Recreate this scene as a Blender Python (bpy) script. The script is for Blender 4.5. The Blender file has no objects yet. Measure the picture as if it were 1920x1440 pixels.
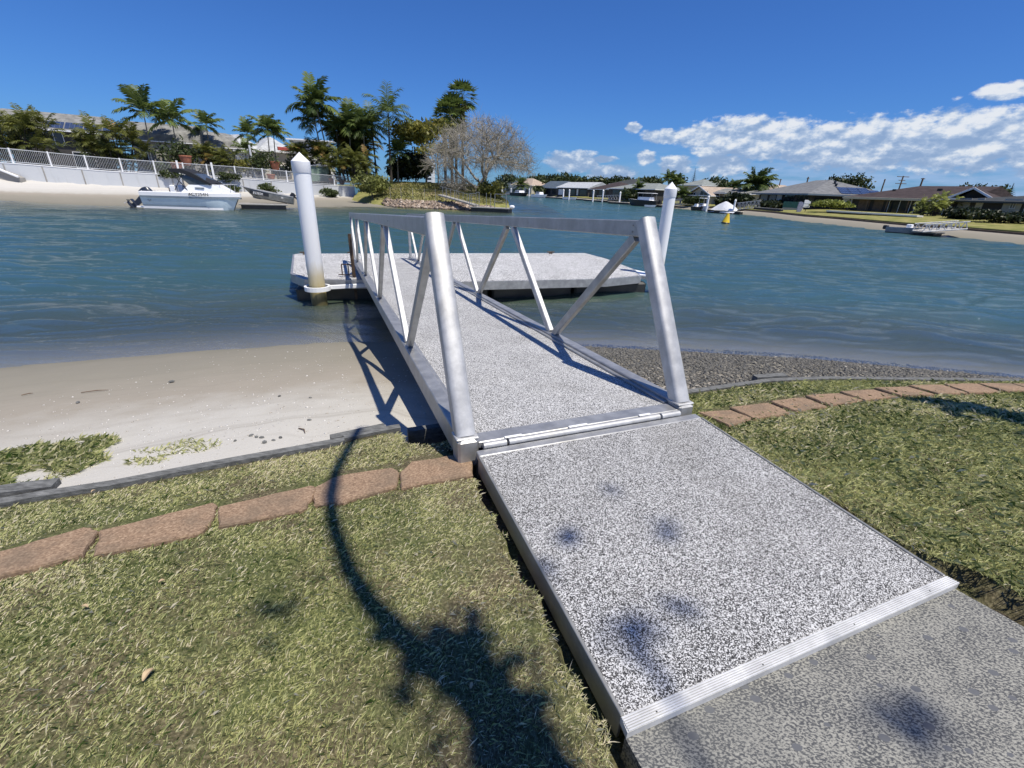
import bpy, math, random
import numpy as np
from mathutils import Vector, Matrix

# ------------------------------------------------------------------ camera, sky, sun, exposure
SC = bpy.context.scene
COL = SC.collection
F_PX, PITCH, ROLL, EYE = 839.26, 0.4078, -0.0395, 2.30      # eye height above the canal water (z = 0)

cam_d = bpy.data.cameras.new("camera")
cam = bpy.data.objects.new("camera", cam_d)
COL.objects.link(cam)
SC.camera = cam
cam_d.sensor_width = 36.0
cam_d.lens = F_PX / 1920.0 * 36.0
cam_d.clip_start = 0.05
cam_d.clip_end = 5000
_cp, _sp = math.cos(PITCH), math.sin(PITCH)
_fw = Vector((0, _cp, -_sp)); _up = Vector((0, _sp, _cp)); _rt = Vector((1, 0, 0))
_c, _s = math.cos(ROLL), math.sin(ROLL)
C_R = _c * _rt - _s * _up
C_U = _s * _rt + _c * _up
cam.matrix_world = Matrix(((C_R.x, C_U.x, -_fw.x, 0), (C_R.y, C_U.y, -_fw.y, 0), (C_R.z, C_U.z, -_fw.z, EYE), (0, 0, 0, 1)))

SUN = Vector((0.346, -0.27, 1.0)).normalized()
sun_d = bpy.data.lights.new("sun", 'SUN')
sun_d.energy = 5.0
sun_d.angle = math.radians(0.53)
sun_d.color = (1.0, 0.93, 0.81)
sun = bpy.data.objects.new("sun", sun_d)
COL.objects.link(sun)
sun.rotation_euler = (-SUN).to_track_quat('-Z', 'Y').to_euler()

world = bpy.data.worlds.new("World")
SC.world = world
world.use_nodes = True
SC.view_settings.view_transform = 'Standard'
SC.view_settings.look = 'None'
SC.view_settings.exposure = 0.17
SC.view_settings.gamma = 1.0
SC.view_settings.use_curve_mapping = False


class N:
    """small helper round a node tree"""
    def __init__(s, tree):
        s.t = tree
        s.t.nodes.clear()

    def n(s, typ, **kw):
        nd = s.t.nodes.new(typ)
        for k, v in kw.items():
            if hasattr(nd, k):
                setattr(nd, k, v)
        return nd

    def put(s, sock, v):
        if isinstance(v, bpy.types.NodeSocket):
            s.t.links.new(v, sock)
        elif v is not None:
            if hasattr(sock, 'default_value'):
                try:
                    sock.default_value = v
                except Exception:
                    sock.default_value = tuple(v) + (1.0,)

    def m(s, op, a, b=None, c=None, clamp=False):
        nd = s.n('ShaderNodeMath', operation=op, use_clamp=clamp)
        s.put(nd.inputs[0], a)
        if b is not None: s.put(nd.inputs[1], b)
        if c is not None: s.put(nd.inputs[2], c)
        return nd.outputs[0]

    def mix(s, f, a, b, blend='MIX'):
        nd = s.n('ShaderNodeMix', data_type='RGBA', blend_type=blend)
        s.put(nd.inputs[0], f)
        s.put(nd.inputs[6], a if isinstance(a, bpy.types.NodeSocket) else tuple(a)[:3] + (1.0,))
        s.put(nd.inputs[7], b if isinstance(b, bpy.types.NodeSocket) else tuple(b)[:3] + (1.0,))
        return nd.outputs[2]

    def noise(s, vec, scale, detail=4, rough=0.55, dist=0.0, dim='3D'):
        nd = s.n('ShaderNodeTexNoise', noise_dimensions=dim)
        if vec is not None: s.put(nd.inputs['Vector'], vec)
        nd.inputs['Scale'].default_value = scale
        nd.inputs['Detail'].default_value = detail
        nd.inputs['Roughness'].default_value = rough
        nd.inputs['Distortion'].default_value = dist
        return nd.outputs['Fac']

    def vor(s, vec, scale, feature='F1', rand=1.0):
        nd = s.n('ShaderNodeTexVoronoi', feature=feature)
        if vec is not None: s.put(nd.inputs['Vector'], vec)
        nd.inputs['Scale'].default_value = scale
        nd.inputs['Randomness'].default_value = rand
        return nd

    def ramp(s, f, stops, interp='LINEAR'):
        nd = s.n('ShaderNodeValToRGB')
        cr = nd.color_ramp
        cr.interpolation = interp
        while len(cr.elements) < len(stops): cr.elements.new(0.5)
        for e, (p, c) in zip(cr.elements, stops):
            e.position = p
            e.color = (tuple(c) + (1.0,)) if isinstance(c, (tuple, list)) else (c, c, c, 1.0)
        s.put(nd.inputs[0], f)
        return nd.outputs[0]

    def map(s, vec, scale=(1, 1, 1), rot=(0, 0, 0), loc=(0, 0, 0)):
        nd = s.n('ShaderNodeMapping')
        s.put(nd.inputs['Vector'], vec)
        nd.inputs['Scale'].default_value = scale
        nd.inputs['Rotation'].default_value = rot
        nd.inputs['Location'].default_value = loc
        return nd.outputs[0]

    def sm(s, v, a, b):
        nd = s.n('ShaderNodeMapRange', interpolation_type='SMOOTHSTEP')
        s.put(nd.inputs[0], v)
        nd.inputs[1].default_value = a
        nd.inputs[2].default_value = b
        return nd.outputs[0]

    def bump(s, h, strength=0.3, dist=0.01, normal=None):
        nd = s.n('ShaderNodeBump')
        s.put(nd.inputs['Height'], h)
        nd.inputs['Strength'].default_value = strength
        nd.inputs['Distance'].default_value = dist
        if normal is not None: s.put(nd.inputs['Normal'], normal)
        return nd.outputs[0]


# ---- sky with cumulus bank (directions only, belongs to the world)
w = N(world.node_tree)
tc = w.n('ShaderNodeTexCoord').outputs['Generated']
sky = w.n('ShaderNodeTexSky', sky_type='NISHITA')
sky.sun_disc = False
sky.sun_elevation = math.asin(SUN.z)
sky.sun_rotation = math.atan2(SUN.x, SUN.y)
sky.altitude = 0
sky.air_density = 1.0
sky.dust_density = 0.35
sky.ozone_density = 2.6
# white balance of the sky light: deep polarised blue
skyc = w.mix(1.0, sky.outputs[0], (0.36, 0.72, 1.36), 'MULTIPLY')
sep = w.n('ShaderNodeSeparateXYZ'); w.t.links.new(tc, sep.inputs[0])
az = w.m('MULTIPLY', w.m('ARCTAN2', sep.outputs[0], sep.outputs[1]), 180 / math.pi)
el = w.m('MULTIPLY', w.m('ARCSINE', sep.outputs[2]), 180 / math.pi)
comb = w.n('ShaderNodeCombineXYZ')
w.put(comb.inputs[0], az); w.put(comb.inputs[1], w.m('MULTIPLY', el, 1.75))
cv = comb.outputs[0]
ELL = [(24.5, 5.7, 8.0, 2.2), (19.6, 5.9, 3.4, 1.4), (33.0, 5.0, 9.5, 2.4), (40.0, 5.2, 8.5, 2.7), (47.0, 5.2, 8.0, 2.9),
       (15.3, 5.9, 2.4, 0.8), (12.1, 6.7, 0.9, 0.6), (6.0, 3.3, 3.4, 1.3), (9.3, 3.6, 1.6, 0.45), (13.9, 3.9, 1.2, 0.8),
       (17.3, 3.2, 2.0, 1.2), (42.0, 8.6, 1.8, 0.7), (22.0, 3.4, 3.0, 1.2), (10.3, 2.2, 3.0, 1.0), (58, 6, 9, 4), (75, 5, 12, 4), (-78, 4, 16, 3), (-120, 5, 20, 4), (110, 5, 20, 4), (170, 6, 25, 5)]
acc = None
for a0, e0, ra, re in ELL:
    dx = w.m('DIVIDE', w.m('SUBTRACT', az, a0), ra)
    dy = w.m('DIVIDE', w.m('SUBTRACT', el, e0), re)
    v = w.m('SUBTRACT', 1.0, w.m('ADD', w.m('MULTIPLY', dx, dx), w.m('MULTIPLY', dy, dy)))
    acc = v if acc is None else w.m('MAXIMUM', acc, v)
acc = w.m('MAXIMUM', acc, -1.5)
n1 = w.noise(cv, 0.42, 7, 0.58)
n2 = w.noise(w.map(cv, loc=(3.1, 7.7, 2)), 0.95, 6, 0.6)
dens = w.m('ADD', w.m('MULTIPLY', acc, 1.15), w.m('ADD', w.m('MULTIPLY', w.m('SUBTRACT', n1, 0.5), 1.9), w.m('MULTIPLY', w.m('SUBTRACT', n2, 0.5), 1.7)))
cl = w.sm(dens, -0.12, 0.62)
# high thin veil low over the right horizon
veil = w.m('MULTIPLY', w.sm(az, 6.0, 26.0), w.m('SUBTRACT', 1.0, w.sm(el, 1.5, 6.5)))
veiln = w.noise(w.map(cv, scale=(0.45, 1.6, 1)), 0.55, 5, 0.55)
veil = w.m('MULTIPLY', veil, w.sm(veiln, 0.22, 0.68))
veil = w.m('MULTIPLY', veil, 0.85)
# cloud shade: lit tops, blue-grey bases
nup = w.noise(w.map(cv, loc=(-0.35, 0.95, 0)), 0.42, 7, 0.58)
lit = w.m('ADD', 0.42, w.m('MULTIPLY', w.m('SUBTRACT', n1, nup), 3.6))
lit = w.m('ADD', lit, w.m('MULTIPLY', w.m('SUBTRACT', el, 4.6), 0.13))
lit = w.m('ADD', lit, w.m('MULTIPLY', w.m('SUBTRACT', n2, 0.5), 0.9))
ccol = w.ramp(w.sm(lit, -0.1, 1.15), [(0.0, (0.30, 0.43, 0.66)), (0.45, (0.46, 0.58, 0.78)), (0.8, (0.70, 0.78, 0.90)), (1.0, (0.90, 0.93, 0.97))])
bg1 = w.n('ShaderNodeBackground'); w.put(bg1.inputs[0], skyc); bg1.inputs[1].default_value = 0.074
bg2 = w.n('ShaderNodeBackground'); w.put(bg2.inputs[0], ccol); bg2.inputs[1].default_value = 0.82
bg3 = w.n('ShaderNodeBackground'); w.put(bg3.inputs[0], (0.36, 0.52, 0.80, 1)); bg3.inputs[1].default_value = 0.85
mx1 = w.n('ShaderNodeMixShader'); w.put(mx1.inputs[0], veil); w.t.links.new(bg1.outputs[0], mx1.inputs[1]); w.t.links.new(bg3.outputs[0], mx1.inputs[2])
mx2 = w.n('ShaderNodeMixShader'); w.put(mx2.inputs[0], w.m('MULTIPLY', cl, 0.92)); w.t.links.new(mx1.outputs[0], mx2.inputs[1]); w.t.links.new(bg2.outputs[0], mx2.inputs[2])
wo = w.n('ShaderNodeOutputWorld'); w.t.links.new(mx2.outputs[0], wo.inputs[0])

# ------------------------------------------------------------------ survey helpers (photo measurements -> metres)
def ray(px, py):
    a = (px - 960) / F_PX; b = -(py - 720) / F_PX
    return C_R * a + C_U * b + _fw
def G(px, py, z=0.0):
    r = ray(px, py); r = r * ((z - EYE) / r.z)
    return Vector((r.x, r.y, z))
def D(px, py, Y):
    r = ray(px, py); r = r * (Y / r.y)
    return Vector((r.x, r.y, r.z + EYE))
def hor(px):
    lo, hi = 200.0, 600.0
    for _ in range(30):
        m = (lo + hi) / 2
        if ray(px, m).z > 0: lo = m
        else: hi = m
    return (lo + hi) / 2
def XY(px, Y, z=None):
    """ground point seen in image column px near the horizon, Y metres ahead"""
    p = D(px, hor(px) + 8, Y)
    return Vector((p.x, p.y, 0 if z is None else z))

# ------------------------------------------------------------------ materials
MATS = {}
def newmat(name):
    m = bpy.data.materials.new(name)
    m.use_nodes = True
    MATS[name] = m
    return m, N(m.node_tree)

def finish(t, base, rough=0.6, metal=0.0, normal=None, spec=0.5, trans=None, coat=0.0):
    b = t.n('ShaderNodeBsdfPrincipled')
    t.put(b.inputs['Base Color'], base if isinstance(base, bpy.types.NodeSocket) else tuple(base) + (1.0,))
    t.put(b.inputs['Roughness'], rough)
    t.put(b.inputs['Metallic'], metal)
    b.inputs['Specular IOR Level'].default_value = spec
    if coat: b.inputs['Coat Weight'].default_value = coat
    if normal is not None: t.put(b.inputs['Normal'], normal)
    o = t.n('ShaderNodeOutputMaterial')
    t.t.links.new(b.outputs[0], o.inputs[0])
    return b

def objc(t): return t.n('ShaderNodeTexCoord').outputs['Object']
def geo(t): return t.n('ShaderNodeNewGeometry').outputs['Position']

def simple(name, col, rough=0.6, metal=0.0, var=0.15, nscale=3.0, bump=0.0, bscale=20.0, bdist=0.01, spec=0.5):
    m, t = newmat(name)
    p = geo(t)
    n = t.noise(p, nscale, 5, 0.6)
    c = t.mix(t.sm(n, 0.25, 0.75), tuple(x * (1 - var) for x in col), tuple(min(1, x * (1 + var)) for x in col))
    nm = t.bump(t.noise(p, bscale, 4, 0.6), bump, bdist) if bump else None
    finish(t, c, rough, metal, nm, spec)
    return m

def foliage(name, dark, light, dead=None, trans=0.25):
    """leaf material: each leaf cluster carries its own tone in the 'tone' attribute"""
    m, t = newmat(name)
    at = t.n('ShaderNodeAttribute', attribute_name='tone')
    stops = [(0.0, dark), (0.75, light)]
    if dead: stops = [(0.0, dark), (0.7, light), (0.9, light), (1.0, dead)]
    c = t.ramp(at.outputs['Fac'], stops)
    b = t.n('ShaderNodeBsdfPrincipled'); t.put(b.inputs['Base Color'], c); b.inputs['Roughness'].default_value = 0.5
    b.inputs['Specular IOR Level'].default_value = 0.35
    tr = t.n('ShaderNodeBsdfTranslucent'); t.put(tr.inputs[0], c)
    mx = t.n('ShaderNodeMixShader'); mx.inputs[0].default_value = trans
    t.t.links.new(b.outputs[0], mx.inputs[1]); t.t.links.new(tr.outputs[0], mx.inputs[2])
    o = t.n('ShaderNodeOutputMaterial'); t.t.links.new(mx.outputs[0], o.inputs[0])
    return m

# aluminium, mill finish, cloudy
def alu(name, col, metal, rough, streak=(1, 1, 1)):
    m, t = newmat(name)
    p = objc(t)
    a = t.noise(t.map(p, scale=streak), 9, 6, 0.65)
    b = t.noise(p, 45, 4, 0.6)
    c = t.mix(t.sm(a, 0.3, 0.72), tuple(x * 0.70 for x in col), col)
    c = t.mix(t.m('MULTIPLY', t.sm(b, 0.55, 0.8), 0.35), c, tuple(x * 0.72 for x in col))
    g = t.noise(t.map(p, scale=(1, 1, 0.3)), 3, 5, 0.7)
    c = t.mix(t.m('MULTIPLY', t.sm(g, 0.56, 0.76), 0.45), c, (0.36, 0.345, 0.29))
    sc_ = t.noise(t.map(p, scale=(60, 4, 60)), 3, 3, 0.7)
    c = t.mix(t.m('MULTIPLY', t.sm(sc_, 0.62, 0.72), 0.3), c, tuple(min(1, x * 1.25) for x in col))
    r = t.m('ADD', rough, t.m('MULTIPLY', t.m('SUBTRACT', a, 0.5), 0.25))
    finish(t, c, r, metal, t.bump(t.noise(t.map(p, scale=(1, 6, 1)), 40, 4, 0.6), 0.12, 0.002))
    return m
M_ALU = alu('aluminium_mill', (0.46, 0.465, 0.465), 0.6, 0.46)
M_ALUB = alu('aluminium_bright', (0.56, 0.565, 0.565), 0.38, 0.50)
M_THRESH = alu('aluminium_threshold', (0.74, 0.745, 0.74), 0.2, 0.45)
M_ALUD = alu('aluminium_weathered', (0.36, 0.36, 0.34), 0.55, 0.5)

# black and white resin bonded stone
def fleck(name, scale, wht=0.62, blk=0.025, bf=0.22):
    m, t = newmat(name)
    p = objc(t)
    p2 = t.map(p, scale=(1, 1, 1))
    jit = t.n('ShaderNodeTexNoise'); t.put(jit.inputs['Vector'], p2); jit.inputs['Scale'].default_value = scale * 1.2; jit.inputs['Detail'].default_value = 2
    ad = t.n('ShaderNodeVectorMath', operation='MULTIPLY_ADD')
    t.t.links.new(jit.outputs['Color'], ad.inputs[0]); ad.inputs[1].default_value = (0.9 / scale,) * 3; t.t.links.new(p2, ad.inputs[2])
    v = t.vor(ad.outputs[0], scale)
    sp = t.n('ShaderNodeSeparateColor'); t.t.links.new(v.outputs['Color'], sp.inputs[0])
    big = t.noise(p, 3.0, 4, 0.6)
    f = t.m('ADD', sp.outputs[0], t.m('MULTIPLY', t.m('SUBTRACT', big, 0.5), 0.25))
    c = t.ramp(f, [(0.0, (blk, blk, blk * 1.15)), (bf, (blk * 1.8,) * 3), (bf + .09, (0.12, 0.12, 0.12)), (bf + .25, (0.26, 0.26, 0.255)), (bf + .36, (wht * 0.92, wht * 0.93, wht * 0.94)), (1.0, (wht * 1.1, wht * 1.1, wht * 1.1))])
    c = t.mix(t.m('MULTIPLY', t.sm(t.noise(p, 1.3, 5, 0.65), 0.45, 0.75), 0.28), c, (0.17, 0.165, 0.15))
    h = t.m('ADD', t.m('MULTIPLY', v.outputs['Distance'], -1.0), t.m('MULTIPLY', sp.outputs[1], 0.4))
    finish(t, c, 0.75, 0, t.bump(h, 0.55, 0.003), 0.3)
    return m
M_FLECK = fleck('fleck_surface', 330, 0.66, bf=0.24)
M_FLECKR = fleck('fleck_surface_ramp', 330, 0.60, bf=0.31)
M_FLECKP = fleck('fleck_surface_pontoon', 130, 0.74)

# worn exposed-aggregate concrete
m, t = newmat('pebble_concrete'); M_CONC = m
p = geo(t)
pr = t.map(p, scale=(1.0, 1.8, 1.0), rot=(0, 0, 0.9))
a = t.noise(pr, 112, 3, 0.6, 0.3)
bg = t.noise(p, 9, 4, 0.6)
aa = t.m('ADD', a, t.m('MULTIPLY', t.m('SUBTRACT', bg, 0.5), 0.22))
c = t.ramp(aa, [(0.0, (0.045, 0.047, 0.052)), (0.44, (0.075, 0.078, 0.082)), (0.485, (0.13, 0.132, 0.127)), (0.53, (0.25, 0.247, 0.222)), (0.75, (0.34, 0.335, 0.30))])
v = t.vor(t.map(p, scale=(1, 1.5, 1), rot=(0, 0, 0.6)), 22)
sp = t.n('ShaderNodeSeparateColor'); t.t.links.new(v.outputs['Color'], sp.inputs[0])
peb = t.m('MULTIPLY', t.m('GREATER_THAN', sp.outputs[0], 0.86), t.m('LESS_THAN', v.outputs['Distance'], 0.33))
c = t.mix(peb, c, (0.11, 0.115, 0.125))
c = t.mix(t.m('MULTIPLY', t.sm(t.noise(p, 1.6, 5, 0.6), 0.45, 0.75), 0.35), c, (0.13, 0.135, 0.13))
finish(t, c, 0.85, 0, t.bump(a, 0.4, 0.003), 0.25)

# red-brown pavers
m, t = newmat('paver_terracotta'); M_PAVER = m
p = geo(t)
a = t.noise(p, 95, 4, 0.6); b = t.noise(p, 6, 5, 0.6); d_ = t.noise(p, 22, 4, 0.6)
c = t.ramp(a, [(0.25, (0.12, 0.08, 0.055)), (0.5, (0.28, 0.19, 0.125)), (0.72, (0.45, 0.33, 0.225))])
c = t.mix(t.m('MULTIPLY', t.sm(b, 0.42, 0.68), 0.6), c, (0.16, 0.125, 0.09))
c = t.mix(t.m('MULTIPLY', t.sm(d_, 0.6, 0.75), 0.35), c, (0.40, 0.27, 0.17))
finish(t, c, 0.9, 0, t.bump(a, 0.55, 0.004), 0.2)

# sand: wetness follows height above the water
m, t = newmat('canal_sand'); M_SAND = m
p = geo(t)
s3 = t.n('ShaderNodeSeparateXYZ'); t.t.links.new(p, s3.inputs[0])
z = s3.outputs[2]
f1 = t.noise(p, 160, 3, 0.6); f2 = t.noise(p, 2.2, 5, 0.6)
zz = t.m('ADD', z, t.m('MULTIPLY', t.m('SUBTRACT', f2, 0.5), 0.22))
c = t.ramp(t.m('MULTIPLY', t.m('ADD', zz, 0.3), 0.8), [(0.0, (0.17, 0.165, 0.125)), (0.24, (0.19, 0.18, 0.143)), (0.33, (0.225, 0.21, 0.17)), (0.5, (0.25, 0.232, 0.187)), (0.66, (0.31, 0.28, 0.232)), (0.78, (0.46, 0.445, 0.405)), (1.0, (0.52, 0.505, 0.47))])
c = t.mix(t.m('MULTIPLY', t.sm(f1, 0.45, 0.75), 0.22), c, (0.16, 0.14, 0.11))
tide = t.noise(t.map(z, scale=(1, 1, 1)), 1, 2)
cz = t.n('ShaderNodeCombineXYZ'); t.put(cz.inputs[2], t.m('ADD', z, t.m('MULTIPLY', t.noise(p, 0.9, 2), 0.12)))
c = t.mix(t.m('MULTIPLY', t.m('MULTIPLY', t.sm(t.noise(cz.outputs[0], 34, 3, 0.7), 0.50, 0.72), 0.45), t.sm(z, 0.02, 0.12)), c, (0.20, 0.18, 0.148))
finish(t, c, 0.9, 0, t.bump(t.m('ADD', f1, t.m('MULTIPLY', t.noise(p, 26, 4, 0.6), 1.6)), 0.35, 0.008), 0.25)

# soil and thatch under the lawn
m, t = newmat('lawn_thatch'); M_SOIL = m
p = geo(t)
a = t.noise(p, 90, 5, 0.65); b = t.noise(p, 2.3, 5, 0.6); d_ = t.noise(p, 14, 4, 0.6)
c = t.ramp(a, [(0.3, (0.035, 0.030, 0.018)), (0.5, (0.10, 0.086, 0.05)), (0.7, (0.24, 0.205, 0.13))])
c = t.mix(t.m('MULTIPLY', t.sm(b, 0.4, 0.65), 0.7), c, t.ramp(a, [(0.3, (0.035, 0.055, 0.015)), (0.7, (0.13, 0.16, 0.05))]))
finish(t, c, 0.95, 0, t.bump(a, 0.6, 0.01), 0.2)

M_DIRT = simple('dark_soil', (0.045, 0.034, 0.026), 0.95, var=0.4, nscale=30, bump=0.8, bscale=70, bdist=0.02)
M_BLADE = foliage('grass_blade', (0.045, 0.085, 0.016), (0.49, 0.50, 0.225), (0.82, 0.73, 0.55), 0.25)
M_GRAVEL, t = newmat('gravel_stone')
at = t.n('ShaderNodeAttribute', attribute_name='tone')
finish(t, t.ramp(at.outputs['Fac'], [(0.0, (0.055, 0.055, 0.05)), (0.6, (0.14, 0.135, 0.12)), (0.9, (0.26, 0.235, 0.19)), (1.0, (0.52, 0.49, 0.43))]), 0.8)
M_SHELL, t = newmat('shell_grit')
at = t.n('ShaderNodeAttribute', attribute_name='tone')
finish(t, t.ramp(at.outputs['Fac'], [(0.0, (0.40, 0.36, 0.30)), (1.0, (0.80, 0.78, 0.74))]), 0.6)
M_ROCK, t = newmat('rubble_rock')
at = t.n('ShaderNodeAttribute', attribute_name='tone')
cr_ = t.ramp(at.outputs['Fac'], [(0.0, (0.11, 0.09, 0.075)), (0.6, (0.30, 0.225, 0.165)), (1.0, (0.48, 0.41, 0.34))])
finish(t, cr_, 0.9, 0, t.bump(t.noise(geo(t), 8, 4), 0.5, 0.05))
m, t = newmat('grey_timber'); M_TIMBER = m
p = geo(t)
a = t.noise(t.map(p, scale=(9, 26, 26), rot=(0, 0, -0.42)), 2.0, 6, 0.65)
b = t.noise(p, 5, 3)
c = t.ramp(a, [(0.3, (0.05, 0.052, 0.052)), (0.55, (0.15, 0.155, 0.155)), (0.8, (0.27, 0.275, 0.27))])
finish(t, t.mix(t.m('MULTIPLY', b, 0.4), c, (0.12, 0.12, 0.11)), 0.85, 0, t.bump(a, 0.6, 0.006), 0.25)

m, t = newmat('pile_sleeve'); M_PILE = m
p = geo(t)
s3 = t.n('ShaderNodeSeparateXYZ'); t.t.links.new(p, s3.inputs[0])
zz = t.m('ADD', s3.outputs[2], t.m('MULTIPLY', t.m('SUBTRACT', t.noise(t.map(p, scale=(6, 6, 1.2)), 2.0, 5, 0.6), 0.5), 0.35))
c = t.ramp(t.m('ADD', t.m('MULTIPLY', zz, 0.4), 0.2), [(0.0, (0.035, 0.035, 0.018)), (0.26, (0.09, 0.08, 0.035)), (0.33, (0.40, 0.33, 0.16)), (0.44, (0.55, 0.49, 0.34)), (0.56, (0.76, 0.77, 0.78)), (1.0, (0.82, 0.84, 0.86))])
streak = t.noise(t.map(p, scale=(14, 14, 0.5)), 2.0, 4, 0.6)
c = t.mix(t.m('MULTIPLY', t.sm(streak, 0.58, 0.75), 0.12), c, (0.50, 0.49, 0.44))
finish(t, c, 0.42, 0, None, 0.4)
M_PCAP = simple('pile_cap_plastic', (0.84, 0.85, 0.87), 0.38, var=0.03)
M_WHITE = simple('white_paint', (0.80, 0.81, 0.82), 0.45, var=0.06)
M_PICKET = simple('greyed_white_paint', (0.52, 0.54, 0.56), 0.5, var=0.08)
M_GEL = simple('white_gelcoat', (0.83, 0.84, 0.85), 0.22, var=0.02)
M_GELB = simple('pale_blue_gelcoat', (0.50, 0.61, 0.68), 0.25, var=0.05)
M_GREYBLUE = simple('grey_blue_paint', (0.16, 0.20, 0.24), 0.4, var=0.1)
M_BLACK = simple('black_plastic', (0.018, 0.019, 0.022), 0.35, var=0.2)
M_NAVY = simple('dark_engine_paint', (0.028, 0.036, 0.055), 0.3, var=0.15)
M_CANVAS = simple('black_canvas', (0.013, 0.014, 0.017), 0.75, var=0.3)
M_CLEAR = simple('tinted_plastic_screen', (0.07, 0.085, 0.10), 0.12, var=0.2)
M_GLASS = simple('dark_window_glass', (0.025, 0.032, 0.04), 0.08, var=0.4, nscale=0.5)
M_SOLAR, t = newmat('solar_panel')
p = objc(t)
bk = t.n('ShaderNodeTexBrick'); t.put(bk.inputs['Vector'], p)
bk.inputs['Color1'].default_value = (0.020, 0.035, 0.085, 1); bk.inputs['Color2'].default_value = (0.028, 0.045, 0.10, 1); bk.inputs['Mortar'].default_value = (0.12, 0.14, 0.18, 1)
bk.inputs['Scale'].default_value = 1.0; bk.inputs['Mortar Size'].default_value = 0.02; bk.offset = 0
finish(t, bk.outputs[0], 0.2)
M_RUBBER = simple('black_rubber', (0.02, 0.02, 0.02), 0.6, var=0.3)
M_FLOATBLK = simple('dark_float', (0.018, 0.02, 0.02), 0.5, var=0.4)
M_RUST = simple('rusty_steel', (0.085, 0.055, 0.035), 0.75, 0.2, var=0.5, nscale=12)
M_TINNY = simple('boat_aluminium', (0.24, 0.25, 0.24), 0.4, 0.5, var=0.25, nscale=4)
M_TRUNK = simple('palm_trunk', (0.20, 0.18, 0.15), 0.85, var=0.4, nscale=6, bump=0.4)
M_DKTRUNK = simple('dark_trunk', (0.045, 0.037, 0.03), 0.9, var=0.4, nscale=6)
M_BARK = simple('pale_bark', (0.30, 0.275, 0.225), 0.85, var=0.3, nscale=5)
M_BARK2 = simple('brown_bark', (0.11, 0.09, 0.07), 0.9, var=0.35, nscale=5)
M_PALM = foliage('palm_frond', (0.026, 0.052, 0.014), (0.15, 0.20, 0.05), (0.30, 0.25, 0.11), 0.3)
M_CANE = foliage('cane_palm_frond', (0.018, 0.034, 0.008), (0.155, 0.165, 0.034), (0.26, 0.16, 0.05), 0.3)
M_LEAF = foliage('broad_leaf', (0.015, 0.028, 0.009), (0.075, 0.10, 0.03), None, 0.2)
M_LEAFY = foliage('yellow_green_leaf', (0.05, 0.065, 0.012), (0.24, 0.23, 0.05), (0.33, 0.26, 0.06), 0.3)
M_LEAFD = foliage('dark_hedge_leaf', (0.010, 0.017, 0.007), (0.035, 0.05, 0.018), None, 0.15)
M_MANGRV = foliage('glossy_shrub_leaf', (0.03, 0.045, 0.012), (0.24, 0.26, 0.07), None, 0.25)
M_FRAN = foliage('plumeria_leaf', (0.05, 0.08, 0.015), (0.33, 0.36, 0.08), None, 0.3)
M_DRYG = foliage('dry_bank_grass', (0.07, 0.08, 0.022), (0.23, 0.22, 0.08), (0.36, 0.29, 0.17), 0.2)
M_DEADLF = simple('dry_leaf_skin', (0.40, 0.30, 0.18), 0.7, var=0.3, nscale=40)

m, t = newmat('far_lawn_turf'); M_FARLAWN = m
p = geo(t)
c = t.ramp(t.noise(p, 0.9, 6, 0.65), [(0.3, (0.13, 0.15, 0.04)), (0.5, (0.22, 0.215, 0.075)), (0.7, (0.33, 0.285, 0.13))])
finish(t, c, 0.95, 0, t.bump(t.noise(p, 12, 5), 0.6, 0.05), 0.1)
m, t = newmat('block_wall'); M_BLOCK = m
p = geo(t)
st = t.noise(t.map(p, scale=(0.8, 0.8, 0.12)), 3.0, 5, 0.6)
c = t.mix(t.m('MULTIPLY', t.sm(st, 0.55, 0.78), 0.35), (0.54, 0.56, 0.58), (0.34, 0.34, 0.31))
c = t.mix(t.m('MULTIPLY', t.sm(t.noise(p, 1.2, 4), 0.4, 0.7), 0.25), c, (0.47, 0.50, 0.53))
finish(t, c, 0.85, 0, t.bump(t.noise(p, 25, 3), 0.2, 0.01), 0.2)
M_CONWALL = simple('grey_render', (0.30, 0.29, 0.27), 0.9, var=0.2, nscale=0.8)
M_DARKWALL = simple('dark_wall', (0.05, 0.047, 0.045), 0.9, var=0.3, nscale=1)
M_CREAM = simple('cream_render', (0.50, 0.46, 0.38), 0.85, var=0.1, nscale=1)
M_WWALL = simple('white_render', (0.68, 0.68, 0.66), 0.85, var=0.08, nscale=1)
M_TERRA = simple('terracotta_pot_clay', (0.42, 0.16, 0.09), 0.8, var=0.2)
M_RED = simple('red_awning_cloth', (0.42, 0.08, 0.07), 0.8, var=0.2)
M_SHED = simple('green_shed_steel', (0.19, 0.27, 0.22), 0.6, var=0.1)
M_GFENCE = simple('green_mesh_cloth', (0.05, 0.15, 0.12), 0.8, var=0.3)
M_YELL = simple('yellow_buoy_plastic', (0.75, 0.52, 0.03), 0.4, var=0.08)
M_TARP = simple('white_tarpaulin', (0.74, 0.75, 0.77), 0.7, var=0.06, bump=0.5, bscale=4, bdist=0.1)
M_DECKG = simple('grey_deck_boards', (0.28, 0.27, 0.25), 0.85, var=0.25, nscale=2)
M_BROWNDK = simple('brown_timber', (0.13, 0.09, 0.06), 0.85, var=0.3, nscale=3)
M_FLOWER = simple('blue_print_cloth', (0.22, 0.24, 0.34), 0.7, var=0.5, nscale=6)

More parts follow.
